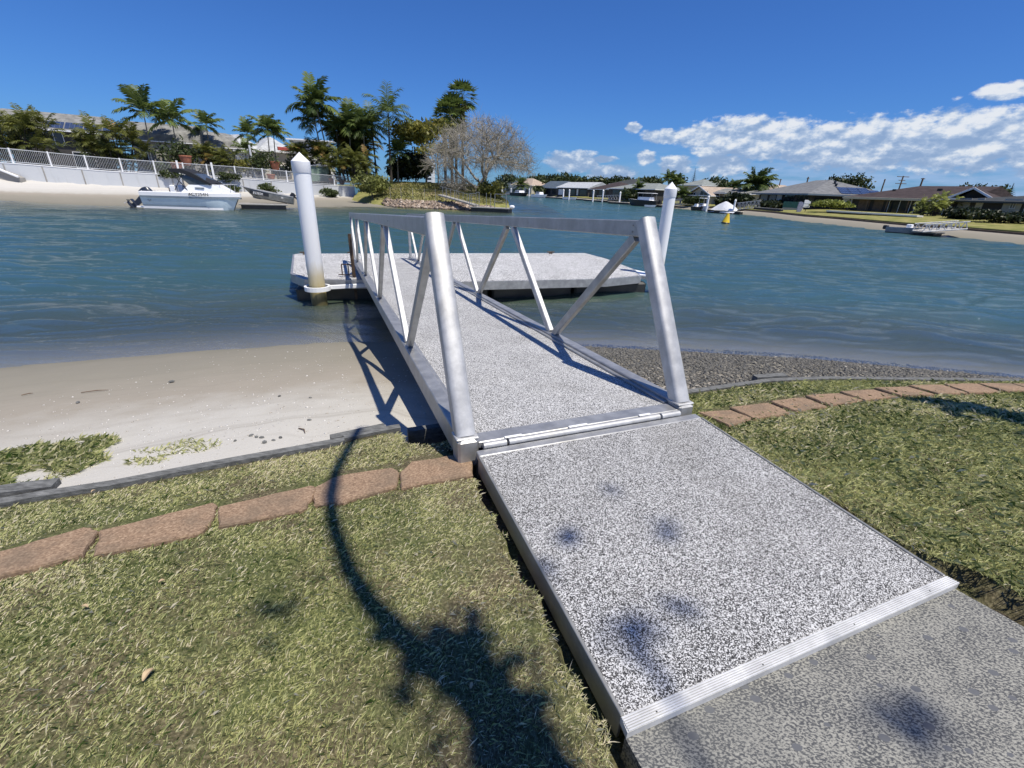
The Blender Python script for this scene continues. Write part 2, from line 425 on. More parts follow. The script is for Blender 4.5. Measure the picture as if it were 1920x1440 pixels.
def roofmat(name, col, row=0.32, var=0.2, metalic=0.0):
    m, t = newmat(name)
    p = geo(t)
    s3 = t.n('ShaderNodeSeparateXYZ'); t.t.links.new(p, s3.inputs[0])
    wv = t.m('PINGPONG', s3.outputs[2], row * 0.5)
    n = t.noise(p, 1.5, 5, 0.6); n2 = t.noise(p, 9, 3)
    c = t.mix(t.sm(n, 0.3, 0.7), tuple(x * (1 - var) for x in col), tuple(x * (1 + var) for x in col))
    c = t.mix(t.m('MULTIPLY', t.sm(n2, 0.5, 0.7), 0.3), c, tuple(x * 0.7 for x in col))
    finish(t, c, 0.85 if not metalic else 0.5, metalic, t.bump(wv, 0.5, 0.1), 0.12)
    return m
R_GREY = roofmat('grey_tile_roof', (0.17, 0.175, 0.18))
R_BROWN = roofmat('brown_tile_roof', (0.060, 0.047, 0.047))
R_DARK = roofmat('charcoal_tile_roof', (0.055, 0.060, 0.062))
R_LIGHT = roofmat('light_grey_roof', (0.42, 0.44, 0.46))
R_BEIGE = roofmat('beige_tile_roof', (0.38, 0.31, 0.25))
R_OLD = roofmat('weathered_grey_roof', (0.21, 0.21, 0.20), var=0.3)
R_BLUE = roofmat('blue_grey_roof', (0.085, 0.11, 0.14))
R_GREEN = roofmat('green_grey_roof', (0.22, 0.24, 0.23))

# ------------------------------------------------------------------ object helpers
def tag(o, label=None, cat=None, group=None, kind=None):
    if label: o["label"] = label
    if cat: o["category"] = cat
    if group: o["group"] = group
    if kind: o["kind"] = kind
    return o

def thing(name, label, cat, loc=(0, 0, 0), rz=0.0, group=None):
    o = bpy.data.objects.new(name, None)
    o.empty_display_size = 0.2
    COL.objects.link(o)
    o.location = loc
    o.rotation_euler = (0, 0, rz)
    return tag(o, label, cat, group)

def copy_thing(root, loc=None, rz=None, scale=None, label=None):
    def cp(o, par):
        c = o.copy(); COL.objects.link(c); c.parent = par
        for ch in o.children: cp(ch, c)
        return c
    r = cp(root, None)
    if loc is not None: r.location = loc
    if rz is not None: r.rotation_euler = (0, 0, rz)
    if scale is not None: r.scale = (scale, scale, scale)
    if label: r["label"] = label
    return r

class MB:
    def __init__(s):
        s.v = []; s.f = []; s.tone = []
    def add(s, vs, fs, tone=None):
        b = len(s.v)
        s.v.extend([tuple(x) for x in vs])
        s.f.extend([tuple(b + i for i in f) for f in fs])
        if tone is not None: s.tone.extend([tone] * len(vs))
        elif s.tone: s.tone.extend([0.5] * len(vs))
    def box(s, lo, hi, M=None, bev=0.0):
        x0, y0, z0 = lo; x1, y1, z1 = hi
        if bev > 0:
            b = min(bev, abs(x1 - x0) * .45, abs(y1 - y0) * .45, abs(z1 - z0) * .45)
            vs = []
            for z, i in ((z0, b), (z0 + b, 0), (z1 - b, 0), (z1, b)):
                for (x, y) in ((x0 + i + b, y0 + i), (x1 - i - b, y0 + i), (x1 - i, y0 + i + b), (x1 - i, y1 - i - b), (x1 - i - b, y1 - i), (x0 + i + b, y1 - i), (x0 + i, y1 - i - b), (x0 + i, y0 + i + b)):
                    vs.append(Vector((x, y, z)))
            fs = [tuple(range(7, -1, -1)), tuple(range(24, 32))]
            for k in range(3):
                for i in range(8):
                    j = (i + 1) % 8
                    fs.append((k * 8 + i, k * 8 + j, k * 8 + 8 + j, k * 8 + 8 + i))
        else:
            vs = [Vector(p) for p in ((x0, y0, z0), (x1, y0, z0), (x1, y1, z0), (x0, y1, z0), (x0, y0, z1), (x1, y0, z1), (x1, y1, z1), (x0, y1, z1))]
            fs = [(3, 2, 1, 0), (4, 5, 6, 7), (0, 1, 5, 4), (1, 2, 6, 5), (2, 3, 7, 6), (3, 0, 4, 7)]
        if M is not None: vs = [M @ v for v in vs]
        s.add(vs, fs)
        return s
    def beam(s, a, b, wx, wz, up=(0, 0, 1), prof=None):
        """prism from a to b; wx across, wz along 'up'"""
        a = Vector(a); b = Vector(b); d = (b - a).normalized()
        x = d.cross(Vector(up))
        if x.length < 1e-4: x = d.cross(Vector((0, 1, 0)))
        x.normalize(); y = x.cross(d).normalized()
        if prof is None:
            c = min(wx, wz) * 0.12
            hx, hz = wx / 2, wz / 2
            prof = [(-hx + c, -hz), (hx - c, -hz), (hx, -hz + c), (hx, hz - c), (hx - c, hz), (-hx + c, hz), (-hx, hz - c), (-hx, -hz + c)]
        n = len(prof)
        vs = [a + x * p + y * q for p, q in prof] + [b + x * p + y * q for p, q in prof]
        fs = [tuple(range(n)), tuple(range(2 * n - 1, n - 1, -1))]
        for i in range(n):
            j = (i + 1) % n
            fs.append((i, n + i, n + j, j))
        s.add(vs, fs)
        return s
    def tube(s, pts, rads, seg=8, cap=True, tone=None):
        pts = [Vector(p) for p in pts]
        if not hasattr(rads, '__len__'): rads = [rads] * len(pts)
        vs = []; fs = []
        d0 = (pts[1] - pts[0]).normalized()
        x = d0.cross(Vector((0.13, 0.31, 0.94)))
        if x.length < 1e-3: x = d0.cross(Vector((1, 0, 0)))
        x.normalize()
        for i, p in enumerate(pts):
            if i == 0: d = d0
            elif i == len(pts) - 1: d = (p - pts[i - 1]).normalized()
            else: d = (pts[i + 1] - pts[i - 1]).normalized()
            x = (x - d * x.dot(d)).normalized(); y = d.cross(x)
            for k in range(seg):
                a = 2 * math.pi * k / seg
                vs.append(p + (x * math.cos(a) + y * math.sin(a)) * rads[i])
        for i in range(len(pts) - 1):
            for k in range(seg):
                j = (k + 1) % seg
                fs.append((i * seg + k, i * seg + j, (i + 1) * seg + j, (i + 1) * seg + k))
        if cap:
            fs.append(tuple(range(seg - 1, -1, -1)))
            fs.append(tuple((len(pts) - 1) * seg + k for k in range(seg)))
        s.add(vs, fs, tone)
        return s
    def lathe(s, prof, c=(0, 0, 0), seg=24):
        c = Vector(c); vs = []; fs = []
        for r, z in prof:
            for k in range(seg):
                a = 2 * math.pi * k / seg
                vs.append(c + Vector((r * math.cos(a), r * math.sin(a), z)))
        for i in range(len(prof) - 1):
            for k in range(seg):
                j = (k + 1) % seg
                fs.append((i * seg + k, i * seg + j, (i + 1) * seg + j, (i + 1) * seg + k))
        fs.append(tuple(range(seg - 1, -1, -1)))
        fs.append(tuple((len(prof) - 1) * seg + k for k in range(seg)))
        s.add(vs, fs)
        return s
    def prism(s, poly, z0, z1, M=None):
        n = len(poly)
        vs = [Vector((p[0], p[1], z0)) for p in poly] + [Vector((p[0], p[1], z1)) for p in poly]
        if M is not None: vs = [M @ v for v in vs]
        s.add(vs, [tuple(range(n - 1, -1, -1)), tuple(range(n, 2 * n))] + [(i, (i + 1) % n, n + (i + 1) % n, n + i) for i in range(n)])
        return s
    def loft(s, secs, cap=True, closed=False):
        n = len(secs[0]); vs = [p for sec in secs for p in sec]; fs = []
        for i in range(len(secs) - 1):
            for k in range(n if closed else n - 1):
                j = (k + 1) % n
                fs.append((i * n + k, i * n + j, (i + 1) * n + j, (i + 1) * n + k))
        if cap:
            fs.append(tuple(range(n - 1, -1, -1))); fs.append(tuple((len(secs) - 1) * n + k for k in range(n)))
        s.add(vs, fs)
        return s
    def build(s, name, mat, parent=None, smooth=False):
        me = bpy.data.meshes.new(name)
        me.from_pydata([tuple(v) for v in s.v], [], s.f)
        me.materials.append(mat)
        if s.tone:
            at = me.attributes.new('tone', 'FLOAT', 'POINT')
            at.data.foreach_set('value', np.array(s.tone, dtype=np.float32))
        if smooth:
            me.polygons.foreach_set('use_smooth', [True] * len(me.polygons))
            try: me.set_sharp_from_angle(angle=math.radians(38))
            except Exception: pass
        me.update()
        o = bpy.data.objects.new(name, me)
        COL.objects.link(o)
        if parent is not None: o.parent = parent
        return o

def np_mesh(name, V, Fq, mat, tone=None, parent=None, smooth=False, nper=4):
    """fast mesh from numpy arrays"""
    me = bpy.data.meshes.new(name)
    V = np.asarray(V, np.float32); Fq = np.asarray(Fq, np.int32)
    me.vertices.add(len(V)); me.vertices.foreach_set('co', V.ravel())
    nf = len(Fq)
    me.loops.add(nf * nper); me.loops.foreach_set('vertex_index', Fq.ravel())
    me.polygons.add(nf)
    me.polygons.foreach_set('loop_start', np.arange(nf, dtype=np.int32) * nper)
    if smooth: me.polygons.foreach_set('use_smooth', np.ones(nf, bool))
    if tone is not None:
        at = me.attributes.new('tone', 'FLOAT', 'POINT'); at.data.foreach_set('value', np.asarray(tone, np.float32))
    me.materials.append(mat)
    me.update(calc_edges=True)
    o = bpy.data.objects.new(name, me); COL.objects.link(o)
    if parent is not None: o.parent = parent
    return o

def text_mesh(name, txt, mat, size, M, parent, depth=0.004):
    cu = bpy.data.curves.new('lettering', 'FONT'); cu.body = txt; cu.size = size; cu.extrude = depth
    cu.align_x = 'CENTER'; cu.align_y = 'CENTER'
    tmp = bpy.data.objects.new('lettering', cu); COL.objects.link(tmp)
    me = bpy.data.meshes.new_from_object(tmp.evaluated_get(bpy.context.evaluated_depsgraph_get()))
    bpy.data.objects.remove(tmp)
    me.transform(M); me.materials.clear(); me.materials.append(mat)
    o = bpy.data.objects.new(name, me); COL.objects.link(o); o.parent = parent
    return o

def dist_poly(X, Y, pts):
    """signed distance from grid to polyline; positive on the left of travel"""
    best = np.full(X.shape, 1e9); sg = np.zeros(X.shape)
    for (x0, y0), (x1, y1) in zip(pts[:-1], pts[1:]):
        dx, dy = x1 - x0, y1 - y0; L = dx * dx + dy * dy
        tt = np.clip(((X - x0) * dx + (Y - y0) * dy) / L, 0, 1)
        ex = X - (x0 + tt * dx); ey = Y - (y0 + tt * dy)
        d2 = np.hypot(ex, ey); cr = dx * ey - dy * ex
        u = d2 < best - 1e-9
        best = np.where(u, d2, best); sg = np.where(u, np.sign(cr), sg)
    return best * sg

def vnoise(X, Y, scale, seed=0, octv=3):
    """cheap smooth value noise"""
    rs = np.random.RandomState(seed); T = rs.rand(256, 256)
    out = np.zeros_like(X); amp = 1.0; tot = 0
    for o in range(octv):
        x = X * scale * 2 ** o + 37.1 * o + 100; y = Y * scale * 2 ** o + 11.7 * o + 100
        xi = np.floor(x).astype(int); yi = np.floor(y).astype(int); fx = x - xi; fy = y - yi
        fx = fx * fx * (3 - 2 * fx); fy = fy * fy * (3 - 2 * fy)
        a = T[xi % 256, yi % 256]; b = T[(xi + 1) % 256, yi % 256]; c = T[xi % 256, (yi + 1) % 256]; d = T[(xi + 1) % 256, (yi + 1) % 256]
        out += amp * ((a * (1 - fx) + b * fx) * (1 - fy) + (c * (1 - fx) + d * fx) * fy); tot += amp; amp *= 0.5
    return out / tot

rnd = random.Random(7)
GY, SL, GW, GH = -0.3842, -0.0506, 1.40, 1.0446           # gangway heading, slope, width, height
GB = Vector((-0.2374, 2.044, 2.30 - 1.1675))
gr = Vector((math.cos(GY), -math.sin(GY), 0))
def gangcoord(X, Y):
    dx = X - GB.x; dy = Y - GB.y
    return dx * gr.x + dy * gr.y, dx * math.sin(GY) + dy * math.cos(GY)

# ================================================================== NEAR BANK
TIMB = [(-60, -42), (-14, -6.0), (-5.0, 0.1), (-2.32, 1.64), (-1.95, 1.79), (-1.56, 2.00), (-1.09, 2.23), (-0.75, 2.46), (0.4, 2.92), (1.43, 3.24), (2.22, 3.55), (2.78, 3.65), (3.46, 3.70), (4.57, 3.78), (7.5, 3.5), (11, 2.4), (20, -2), (60, -30)]
SHORE = [(-70, -30), (-22, -1.0), (-12, 3.2), (-6.49, 5.19), (-4.36, 6.1), (-2.74, 6.72), (-0.8, 6.95), (1.35, 6.95), (2.9, 6.9), (4.6, 6.8), (7.59, 6.24), (11.5, 5.0), (22, 0), (70, -26)]
def sand_top(X):
    return 0.84 - 0.10 * np.clip((X + 1.6) / 1.6, 0, 1) - 0.08 * np.clip((X - 0.2) / 2, 0, 1)
def beach_z(X, Y):
    t_ = dist_poly(X, Y, TIMB); w_ = -dist_poly(X, Y, SHORE)     # both positive between the lines
    top = sand_top(X)
    tt = np.maximum(t_, 0); ww = np.maximum(w_, 0)
    f = ww / (tt + ww + 1e-6)
    z = top * (0.25 * f + 0.75 * f ** 0.85)
    z = z + 0.012 * (vnoise(X, Y, 1.4, 3) - 0.5) * np.clip(f * 4, 0, 1) + 0.03 * (vnoise(X, Y, 0.6, 5) - .5) * np.clip(f * 4, 0, 1)
    dwn = np.maximum(-w_, 0)
    z = np.where(w_ < 0, -0.125 * dwn, z)
    z = np.maximum(z, -1.5)
    z = np.where(t_ < 0, top - 0.25, z)
    return z
def ramp_zone(X, Y):
    s_, a_ = gangcoord(X, Y)
    wob = 0.012 * np.sin(a_ * 17) + 0.010 * np.sin(a_ * 43)
    lo = -0.035 + wob - 0.05 * np.clip(a_ * 2, 0, 1); hi = 1.475 + wob + np.clip((-a_ - 0.5) * 0.05, 0, 0.05) + np.clip((-a_ - 1.3) * 0.6, 0, 0.12)
    strip = (s_ > lo) & (s_ < hi) & (a_ < 0.16)
    hole = (s_ > -0.24 + 0.06 * np.sin(a_ * 9) + 0.03 * np.sin(a_ * 31)) & (s_ < 1.44) & (a_ > np.where(s_ < 0.03, 0.27, -0.05))
    return strip, hole
def lawn_z(X, Y):
    t_ = -dist_poly(X, Y, TIMB)
    st, ho = ramp_zone(X, Y)
    return np.where(ho, -0.30, np.where(st, -0.10, 0.0)) + 0.885 + 0.145 * np.clip(t_ / 1.0, 0, 1) + 0.012 * (vnoise(X, Y, 1.1, 9) - 0.5)
def lz0(x, y):
    t_ = float(-dist_poly(np.array([float(x)]), np.array([float(y)]), TIMB)[0])
    return 0.885 + 0.145 * min(1, max(0, t_ / 1.0))
def lz(x, y): return float(lawn_z(np.array([float(x)]), np.array([float(y)]))[0])
def bz(x, y): return float(beach_z(np.array([float(x)]), np.array([float(y)]))[0])

def grid(name, xs, ys, zf, mat, keep=None, smooth=True):
    X, Y = np.meshgrid(xs, ys); Z = zf(X, Y)
    nx = len(xs); ny = len(ys)
    V = np.stack([X.ravel(), Y.ravel(), Z.ravel()], 1)
    i, j = np.meshgrid(np.arange(nx - 1), np.arange(ny - 1)); a = (j * nx + i).ravel()
    Fq = np.stack([a, a + 1, a + nx + 1, a + nx], 1)
    if keep is not None:
        cx = V[Fq].mean(1); k = keep(cx[:, 0], cx[:, 1]); Fq = Fq[k]
        used = np.unique(Fq); rm = -np.ones(len(V), int); rm[used] = np.arange(len(used)); V = V[used]; Fq = rm[Fq]
    return np_mesh(name, V, Fq, mat, smooth=smooth)

def axis(lo, hi, flo, fhi, fine, ratio=1.25):
    a = list(np.arange(flo, fhi + 1e-6, fine)); st = fine
    while a[-1] < hi: st *= ratio; a.append(a[-1] + st)
    st = fine
    while a[0] > lo: st *= ratio; a.insert(0, a[0] - st)
    return np.array(a)

beach = tag(grid('beach', axis(-60, 60, -8, 9, 0.07), axis(-8, 60, 1, 9, 0.07), beach_z, M_SAND, keep=lambda x, y: (dist_poly(x, y, TIMB) > -0.35) & (dist_poly(x, y, SHORE) < 40)), kind='structure',
            label='pale sand beach sloping into the canal')
# lawn: rows parallel to the timber edge so its border is clean
def lawn_mesh():
    P = np.array(TIMB, float); seg = np.hypot(*(P[1:] - P[:-1]).T); L = np.concatenate([[0], np.cumsum(seg)])
    s_ = np.unique(np.concatenate([np.arange(0, L[-1], 2.0), np.arange(L[3] - 2, L[13] + 3, 0.05)]))
    cx = np.interp(s_, L, P[:, 0]); cy = np.interp(s_, L, P[:, 1])
    off = np.concatenate([[0.0, 0.0], np.arange(0.05, 4.0, 0.06), [5, 7, 10, 20, 60]])
    V = []
    for k, o in enumerate(off):
        # move towards -y (inland)
        x = cx + 0 * cy; y = cy - o
        z = lawn_z(x, y) if k else lawn_z(x, y) - 0.5
        V.append(np.stack([x, y, z], 1))
    V = np.concatenate(V); n = len(s_)
    i, j = np.meshgrid(np.arange(n - 1), np.arange(len(off) - 1)); a = (j * n + i).ravel()
    return np_mesh('lawn_ground', V, np.stack([a, a + n, a + n + 1, a + 1], 1), M_SOIL, smooth=True)
tag(lawn_mesh(), kind='structure', label='thatch and soil under the foreshore lawn')

# ---- gangway frame: local x across, y along (towards water), z up
gd = Vector((math.sin(GY) * math.cos(SL), math.cos(GY) * math.cos(SL), math.sin(SL)))
gu = gr.cross(gd)
GM = Matrix(((gr.x, gd.x, gu.x, GB.x), (gr.y, gd.y, gu.y, GB.y), (gr.z, gd.z, gu.z, GB.z), (0, 0, 0, 1)))
gang = thing('gangway', 'silver aluminium truss gangway sloping from the lawn down to the pontoon', 'gangway')
gang.matrix_world = GM
TL, Q1, PP, EE = 0.547, 1.821, 2.477, 10.39
def bullnose(wx, wz):   # flat back, rounded face towards -local z of profile
    hx, hz = wx / 2, wz / 2
    pr = [(hx, hz), (-hx, hz), (-hx, -hz * 0.45)]
    for k in range(1, 8):
        a = math.pi * k / 8
        ca = math.cos(a); ca = math.copysign(abs(ca) ** 0.8, ca)
        pr.append((-hx * ca, -hz * 0.45 - (hz * 0.55) * math.sin(a)))
    pr.append((hx, -hz * 0.45))
    return pr
for side in (0, 1):
    x = GW * side
    pm = MB()
    foot = Vector((x, -0.01, -0.02)); top = Vector((x, TL, GH + 0.01))
    pm.beam(foot, top, 0.105, 0.085, up=(0, -1, 0.6), prof=[(a, -b) for a, b in bullnose(0.105, 0.085)])
    pm.build('end_post', M_ALUB, gang, smooth=True)
    eb = MB(); eb.box((x - 0.055, -0.075, -0.17), (x + 0.055, 0.05, -0.015), bev=0.012)
    eb.build('corner_block', M_ALU, gang)
    weld = MB(); weld.box((x - 0.060, -0.064, -0.0185), (x + 0.060, 0.045, -0.006), bev=0.004); weld.build('weld_plate', M_ALUB, gang)
    ch = MB()
    ch.box((x - 0.045, 0.0505, -0.15), (x + 0.045, EE, -0.01), bev=0.006)
    ch.build('bottom_chord', M_ALU, gang)
    rl = MB()
    rl.beam((x, TL + 0.02, GH - 0.048), (x, EE + 0.03, GH - 0.048), 0.055, 0.105)
    rl.build('handrail', M_ALU, gang)
    for yy, zz in ((TL + 0.10, -0.03), (TL + 0.10, -0.07), (TL + 1.9, -0.05)):
        bo = MB(); xs = x - 0.0275 if side else x + 0.0275
        bo.tube([(x - 0.031, yy, GH + zz), (x + 0.031, yy, GH + zz)], 0.006, 8); bo.build('bolt', M_ALUD, gang)
    for k in range(4):
        nb = Q1 + k * PP
        ta = TL + 0.09 + k * PP
        a = MB(); a.beam((x, ta, GH - 0.103), (x, nb - 0.045, -0.012), 0.048, 0.072, up=(0, 1, 0.6)); a.build('brace', M_ALU, gang)
        ta2 = TL + (k + 1) * PP - 0.09
        if ta2 < EE - 0.1:
            a = MB(); a.beam((x, nb + 0.045, -0.012), (x, ta2, GH - 0.103), 0.048, 0.072, up=(0, -1, 0.6)); a.build('brace', M_ALUB, gang)
        else:
            a = MB(); a.beam((x, nb + 0.045, -0.012), (x, EE - 0.09, GH - 0.103), 0.048, 0.072, up=(0, -1, 0.6)); a.build('brace', M_ALUB, gang)
    for k in range(4):
        nb = Q1 + k * PP
        wb = MB(); n_ = 16
        ring = [(x + 0.030 * math.cos(q), nb + 0.094 * math.sin(q), -0.0085 + 0.0012 * math.sin(q * 23)) for q in [2 * math.pi * i / 24 for i in range(25)]]
        wb.tube(ring, [0.0042 + 0.0008 * (i % 2) for i in range(25)], 5); wb.build('weld_bead', M_ALUB, gang)
    a = MB(); a.box((x - 0.03, EE - 0.08, -0.009), (x + 0.03, EE - 0.02, GH - 0.102), bev=0.004); a.build('far_post', M_ALU, gang)
deck = MB(); deck.box((0.0455, 0.0, -0.075), (GW - 0.0455, EE - 0.04, -0.045)); deck.build('walkway', M_FLECK, gang)
edge = MB()
for x in (0.0455, GW - 0.0755): edge.box((x, 0.051, -0.0445), (x + 0.03, EE - 0.05, -0.028), bev=0.003)
edge.build('edge_angle', M_ALU, gang)
cross = MB()
for k in range(12): cross.box((0.046, 0.1 + k * 0.86, -0.145), (GW - 0.046, 0.16 + k * 0.86, -0.0755))
cross.build('cross_bearer', M_ALUD, gang)
hs = MB(); hs.box((0.056, -0.062, -0.075), (GW - 0.056, 0.045, -0.038), bev=0.004); hs.build('end_strip', M_ALU, gang)
hg = MB(); hg.tube([(0.075, -0.085, -0.052), (0.20, -0.085, -0.052)], 0.019, 12); hg.tube([(0.215, -0.085, -0.052), (1.18, -0.085, -0.052)], 0.018, 12); hg.tube([(1.195, -0.085, -0.052), (1.33, -0.085, -0.052)], 0.019, 12)
hg.build('hinge_barrel', M_ALUB, gang, smooth=True)
for x0, x1 in ((0.20, 0.30), (0.58, 0.70), (1.05, 1.13)):
    wp = MB(); wp.box((x0, -0.072, -0.0375), (x1, -0.055, -0.031), bev=0.002); wp.build('hinge_tab', M_WHITE, gang)
roller = MB(); roller.tube([(0.1, EE - 0.15, -0.2), (1.3, EE - 0.15, -0.2)], 0.05, 12); roller.build('roller', M_RUBBER, gang, smooth=True)

# ---- hinged ramp
ramp = thing('ramp', 'speckled black and white ramp between the concrete path and the gangway hinge', 'ramp')
rb0 = GB + gr * 0.0
rd = Vector((math.sin(GY), math.cos(GY), 0)) ; slope = 0.022
rd = Vector((rd.x, rd.y, slope)).normalized(); ru = gr.cross(rd)
RB = GB + gd * (-0.105) + gu * (-0.058)
RM = Matrix(((gr.x, rd.x, ru.x, RB.x), (gr.y, rd.y, ru.y, RB.y), (gr.z, rd.z, ru.z, RB.z), (0, 0, 0, 1)))
ramp.matrix_world = RM
RLn = 1.315
a = MB(); a.box((0.037, -RLn, -0.04), (1.433, -0.055, -0.006)); a.build('fleck_panel', M_FLECKR, ramp)
a = MB(); a.box((0.03, -0.0545, -0.04), (1.44, 0.0, -0.002), bev=0.004); a.build('top_strip', M_ALU, ramp)
for x in (0.025, 1.4335):
    a = MB(); a.box((x, -RLn - 0.0, -0.10), (x + 0.0115, -0.055, 0.0), bev=0.002); a.build('side_angle', M_ALUD, ramp)
tr = MB()
tr.prism([(0.025, -RLn - 0.0005), (1.445, -RLn - 0.0005), (1.455, -RLn - 0.038), (0.020, -RLn - 0.038)], -0.03, -0.004)
for k in range(6):
    y = -RLn - 0.003 - k * 0.0060
    tr.box((0.024, y - 0.0045, -0.0041), (1.445 + 0.0015 * k, y, 0.0005), bev=0.001)
tr.build('ribbed_threshold', M_THRESH, ramp)
for x in (0.12, 0.5, 0.9, 1.3):
    sc = MB(); sc.lathe([(0.002, 0.0), (0.0026, 0.0010), (0.001, 0.0016)], (x, -RLn - 0.024, 0.0), 8); sc.build('screw', M_BLACK, ramp)
# hanging apron under the hinge
a = MB(); a.box((0.04, 0.012, -0.3), (1.40, 0.026, -0.045)); a.build('hinge_apron', M_ALUD, ramp)

# ---- concrete path, soil trenches
def gl(s_, a_, z):  # point in gangway plan coordinates on level z
    d2 = Vector((math.sin(GY), math.cos(GY), 0))
    p = Vector((GB.x, GB.y, 0)) + gr * s_ + d2 * a_
    return Vector((p.x, p.y, z))
zc = RM @ Vector((0, -RLn - 0.042, -0.03)); CZ = zc.z - 0.002
pth = MB()
pl = [gl(0.02, -1.455, 0), gl(0.05, -9, 0), gl(1.75, -9, 0), gl(1.60, -3.0, 0), gl(1.53, -1.9, 0), gl(1.45, -1.455, 0)]
pth.prism([(p.x, p.y) for p in pl], CZ - 0.12, CZ)
pl2 = [gl(0.06, -0.3, 0), gl(0.06, -1.453, 0), gl(1.42, -1.453, 0), gl(1.44, -0.3, 0)]
pth.prism([(p.x, p.y) for p in pl2], CZ - 0.12, CZ - 0.075)
tag(pth.build('path', M_CONC), kind='structure', label='worn pebbled concrete path at the foot of the ramp')
soil = MB(); rows = []
for k in range(60):
    a_ = 0.9 - k * 0.09
    r = []
    for s0 in (-0.30, -0.12, -0.05, 0.0, 0.035): p = gl(s0, a_, 0); r.append(Vector((p.x, p.y, (0.925 if a_ < -0.1 else 0.66) + 0.012 * math.sin(k * 2.1 + s0 * 40))))
    rows.append(r)
soil.loft(rows, cap=False); rows = []
for k in range(60):
    a_ = 0.30 - k * 0.09
    r = []
    for s0 in (1.436, 1.50, 1.56, 1.64, 1.8): p = gl(s0 + max(0, -a_ - 1.4) * .06, a_, 0); r.append(Vector((p.x, p.y, 0.925 + 0.012 * math.sin(k * 1.7 + s0 * 40))))
    rows.append(r)
soil.loft(rows, cap=False)
tag(soil.build('soil_trench', M_DIRT, smooth=True), kind='structure', label='dark bare soil in the gaps along both sides of the ramp')

# ---- timber edging
def plank_run(name, label, pts, w_, h_, zt, group=None):
    mb = MB()
    rows = []
    for i, (x, y) in enumerate(pts):
        if i == 0: d = Vector((pts[1][0] - x, pts[1][1] - y))
        elif i == len(pts) - 1: d = Vector((x - pts[i - 1][0], y - pts[i - 1][1]))
        else: d = Vector((pts[i + 1][0] - pts[i - 1][0], pts[i + 1][1] - pts[i - 1][1]))
        d.normalize(); n = Vector((-d.y, d.x)); z = zt(x, y)
        a = (x - n.x * w_ / 2, y - n.y * w_ / 2); b = (x + n.x * w_ / 2, y + n.y * w_ / 2)
        rows.append([Vector((a[0], a[1], z - h_)), Vector((a[0], a[1], z)), Vector((b[0], b[1], z + 0.003)), Vector((b[0], b[1], z - h_))])
    mb.loft(rows, closed=True)
    o = mb.build(name, M_TIMBER)
    return tag(o, label, 'timber edging', group)
def sub(pts, n=14):
    P = np.array(pts, float); s_ = np.concatenate([[0], np.cumsum(np.hypot(*(P[1:] - P[:-1]).T))]); q = np.linspace(0, s_[-1], n)
    return [(float(np.interp(v, s_, P[:, 0])), float(np.interp(v, s_, P[:, 1])) ) for v in q]
plank_run('timber_edging', 'long grey weathered board holding the lawn edge above the left beach', sub([(-6, -0.45), (-5.0, 0.1), (-2.32, 1.64), (-1.95, 1.79), (-1.56, 2.00), (-1.09, 2.23), (-0.98, 2.29)], 22), 0.045, 0.4, lambda x, y: 0.913, 'timber lawn edging')
plank_run('timber_edging', 'short stepped grey board between the long left board and the gangway', sub([(-1.00, 2.33), (-0.80, 2.44), (-0.70, 2.49)], 6), 0.045, 0.45, lambda x, y: 0.905, 'timber lawn edging')
plank_run('timber_edging', 'grey board lying behind the short stepped board beside the gangway', sub([(-1.08, 2.33), (-0.80, 2.50)], 4), 0.05, 0.2, lambda x, y: 0.90, 'timber lawn edging')
plank_run('timber_edging', 'broken flat grey board on the sand at the far left edge', sub([(-2.70, 1.60), (-2.38, 1.74), (-2.22, 1.79)], 5), 0.07, 0.03, lambda x, y: 0.905, 'timber lawn edging')
plank_run('timber_edging', 'grey board curving between gravel and grass right of the gangway', sub([(1.15, 3.15), (1.43, 3.25), (2.22, 3.56), (2.78, 3.66), (3.46, 3.71), (4.57, 3.79), (7.5, 3.52)], 24), 0.05, 0.45, lambda x, y: 0.90, 'timber lawn edging')
plank_run('timber_edging', 'short raised board on the gravel beside the curving right edge', sub([(2.08, 3.58), (2.38, 3.66)], 4), 0.06, 0.06, lambda x, y: 0.915, 'timber lawn edging')
plank_run('timber_edging', 'dark board under the gangway end above the drop to the sand', sub([(-0.66, 2.52), (0.3, 2.90), (1.12, 3.16)], 5), 0.05, 0.5, lambda x, y: 0.86, 'timber lawn edging')

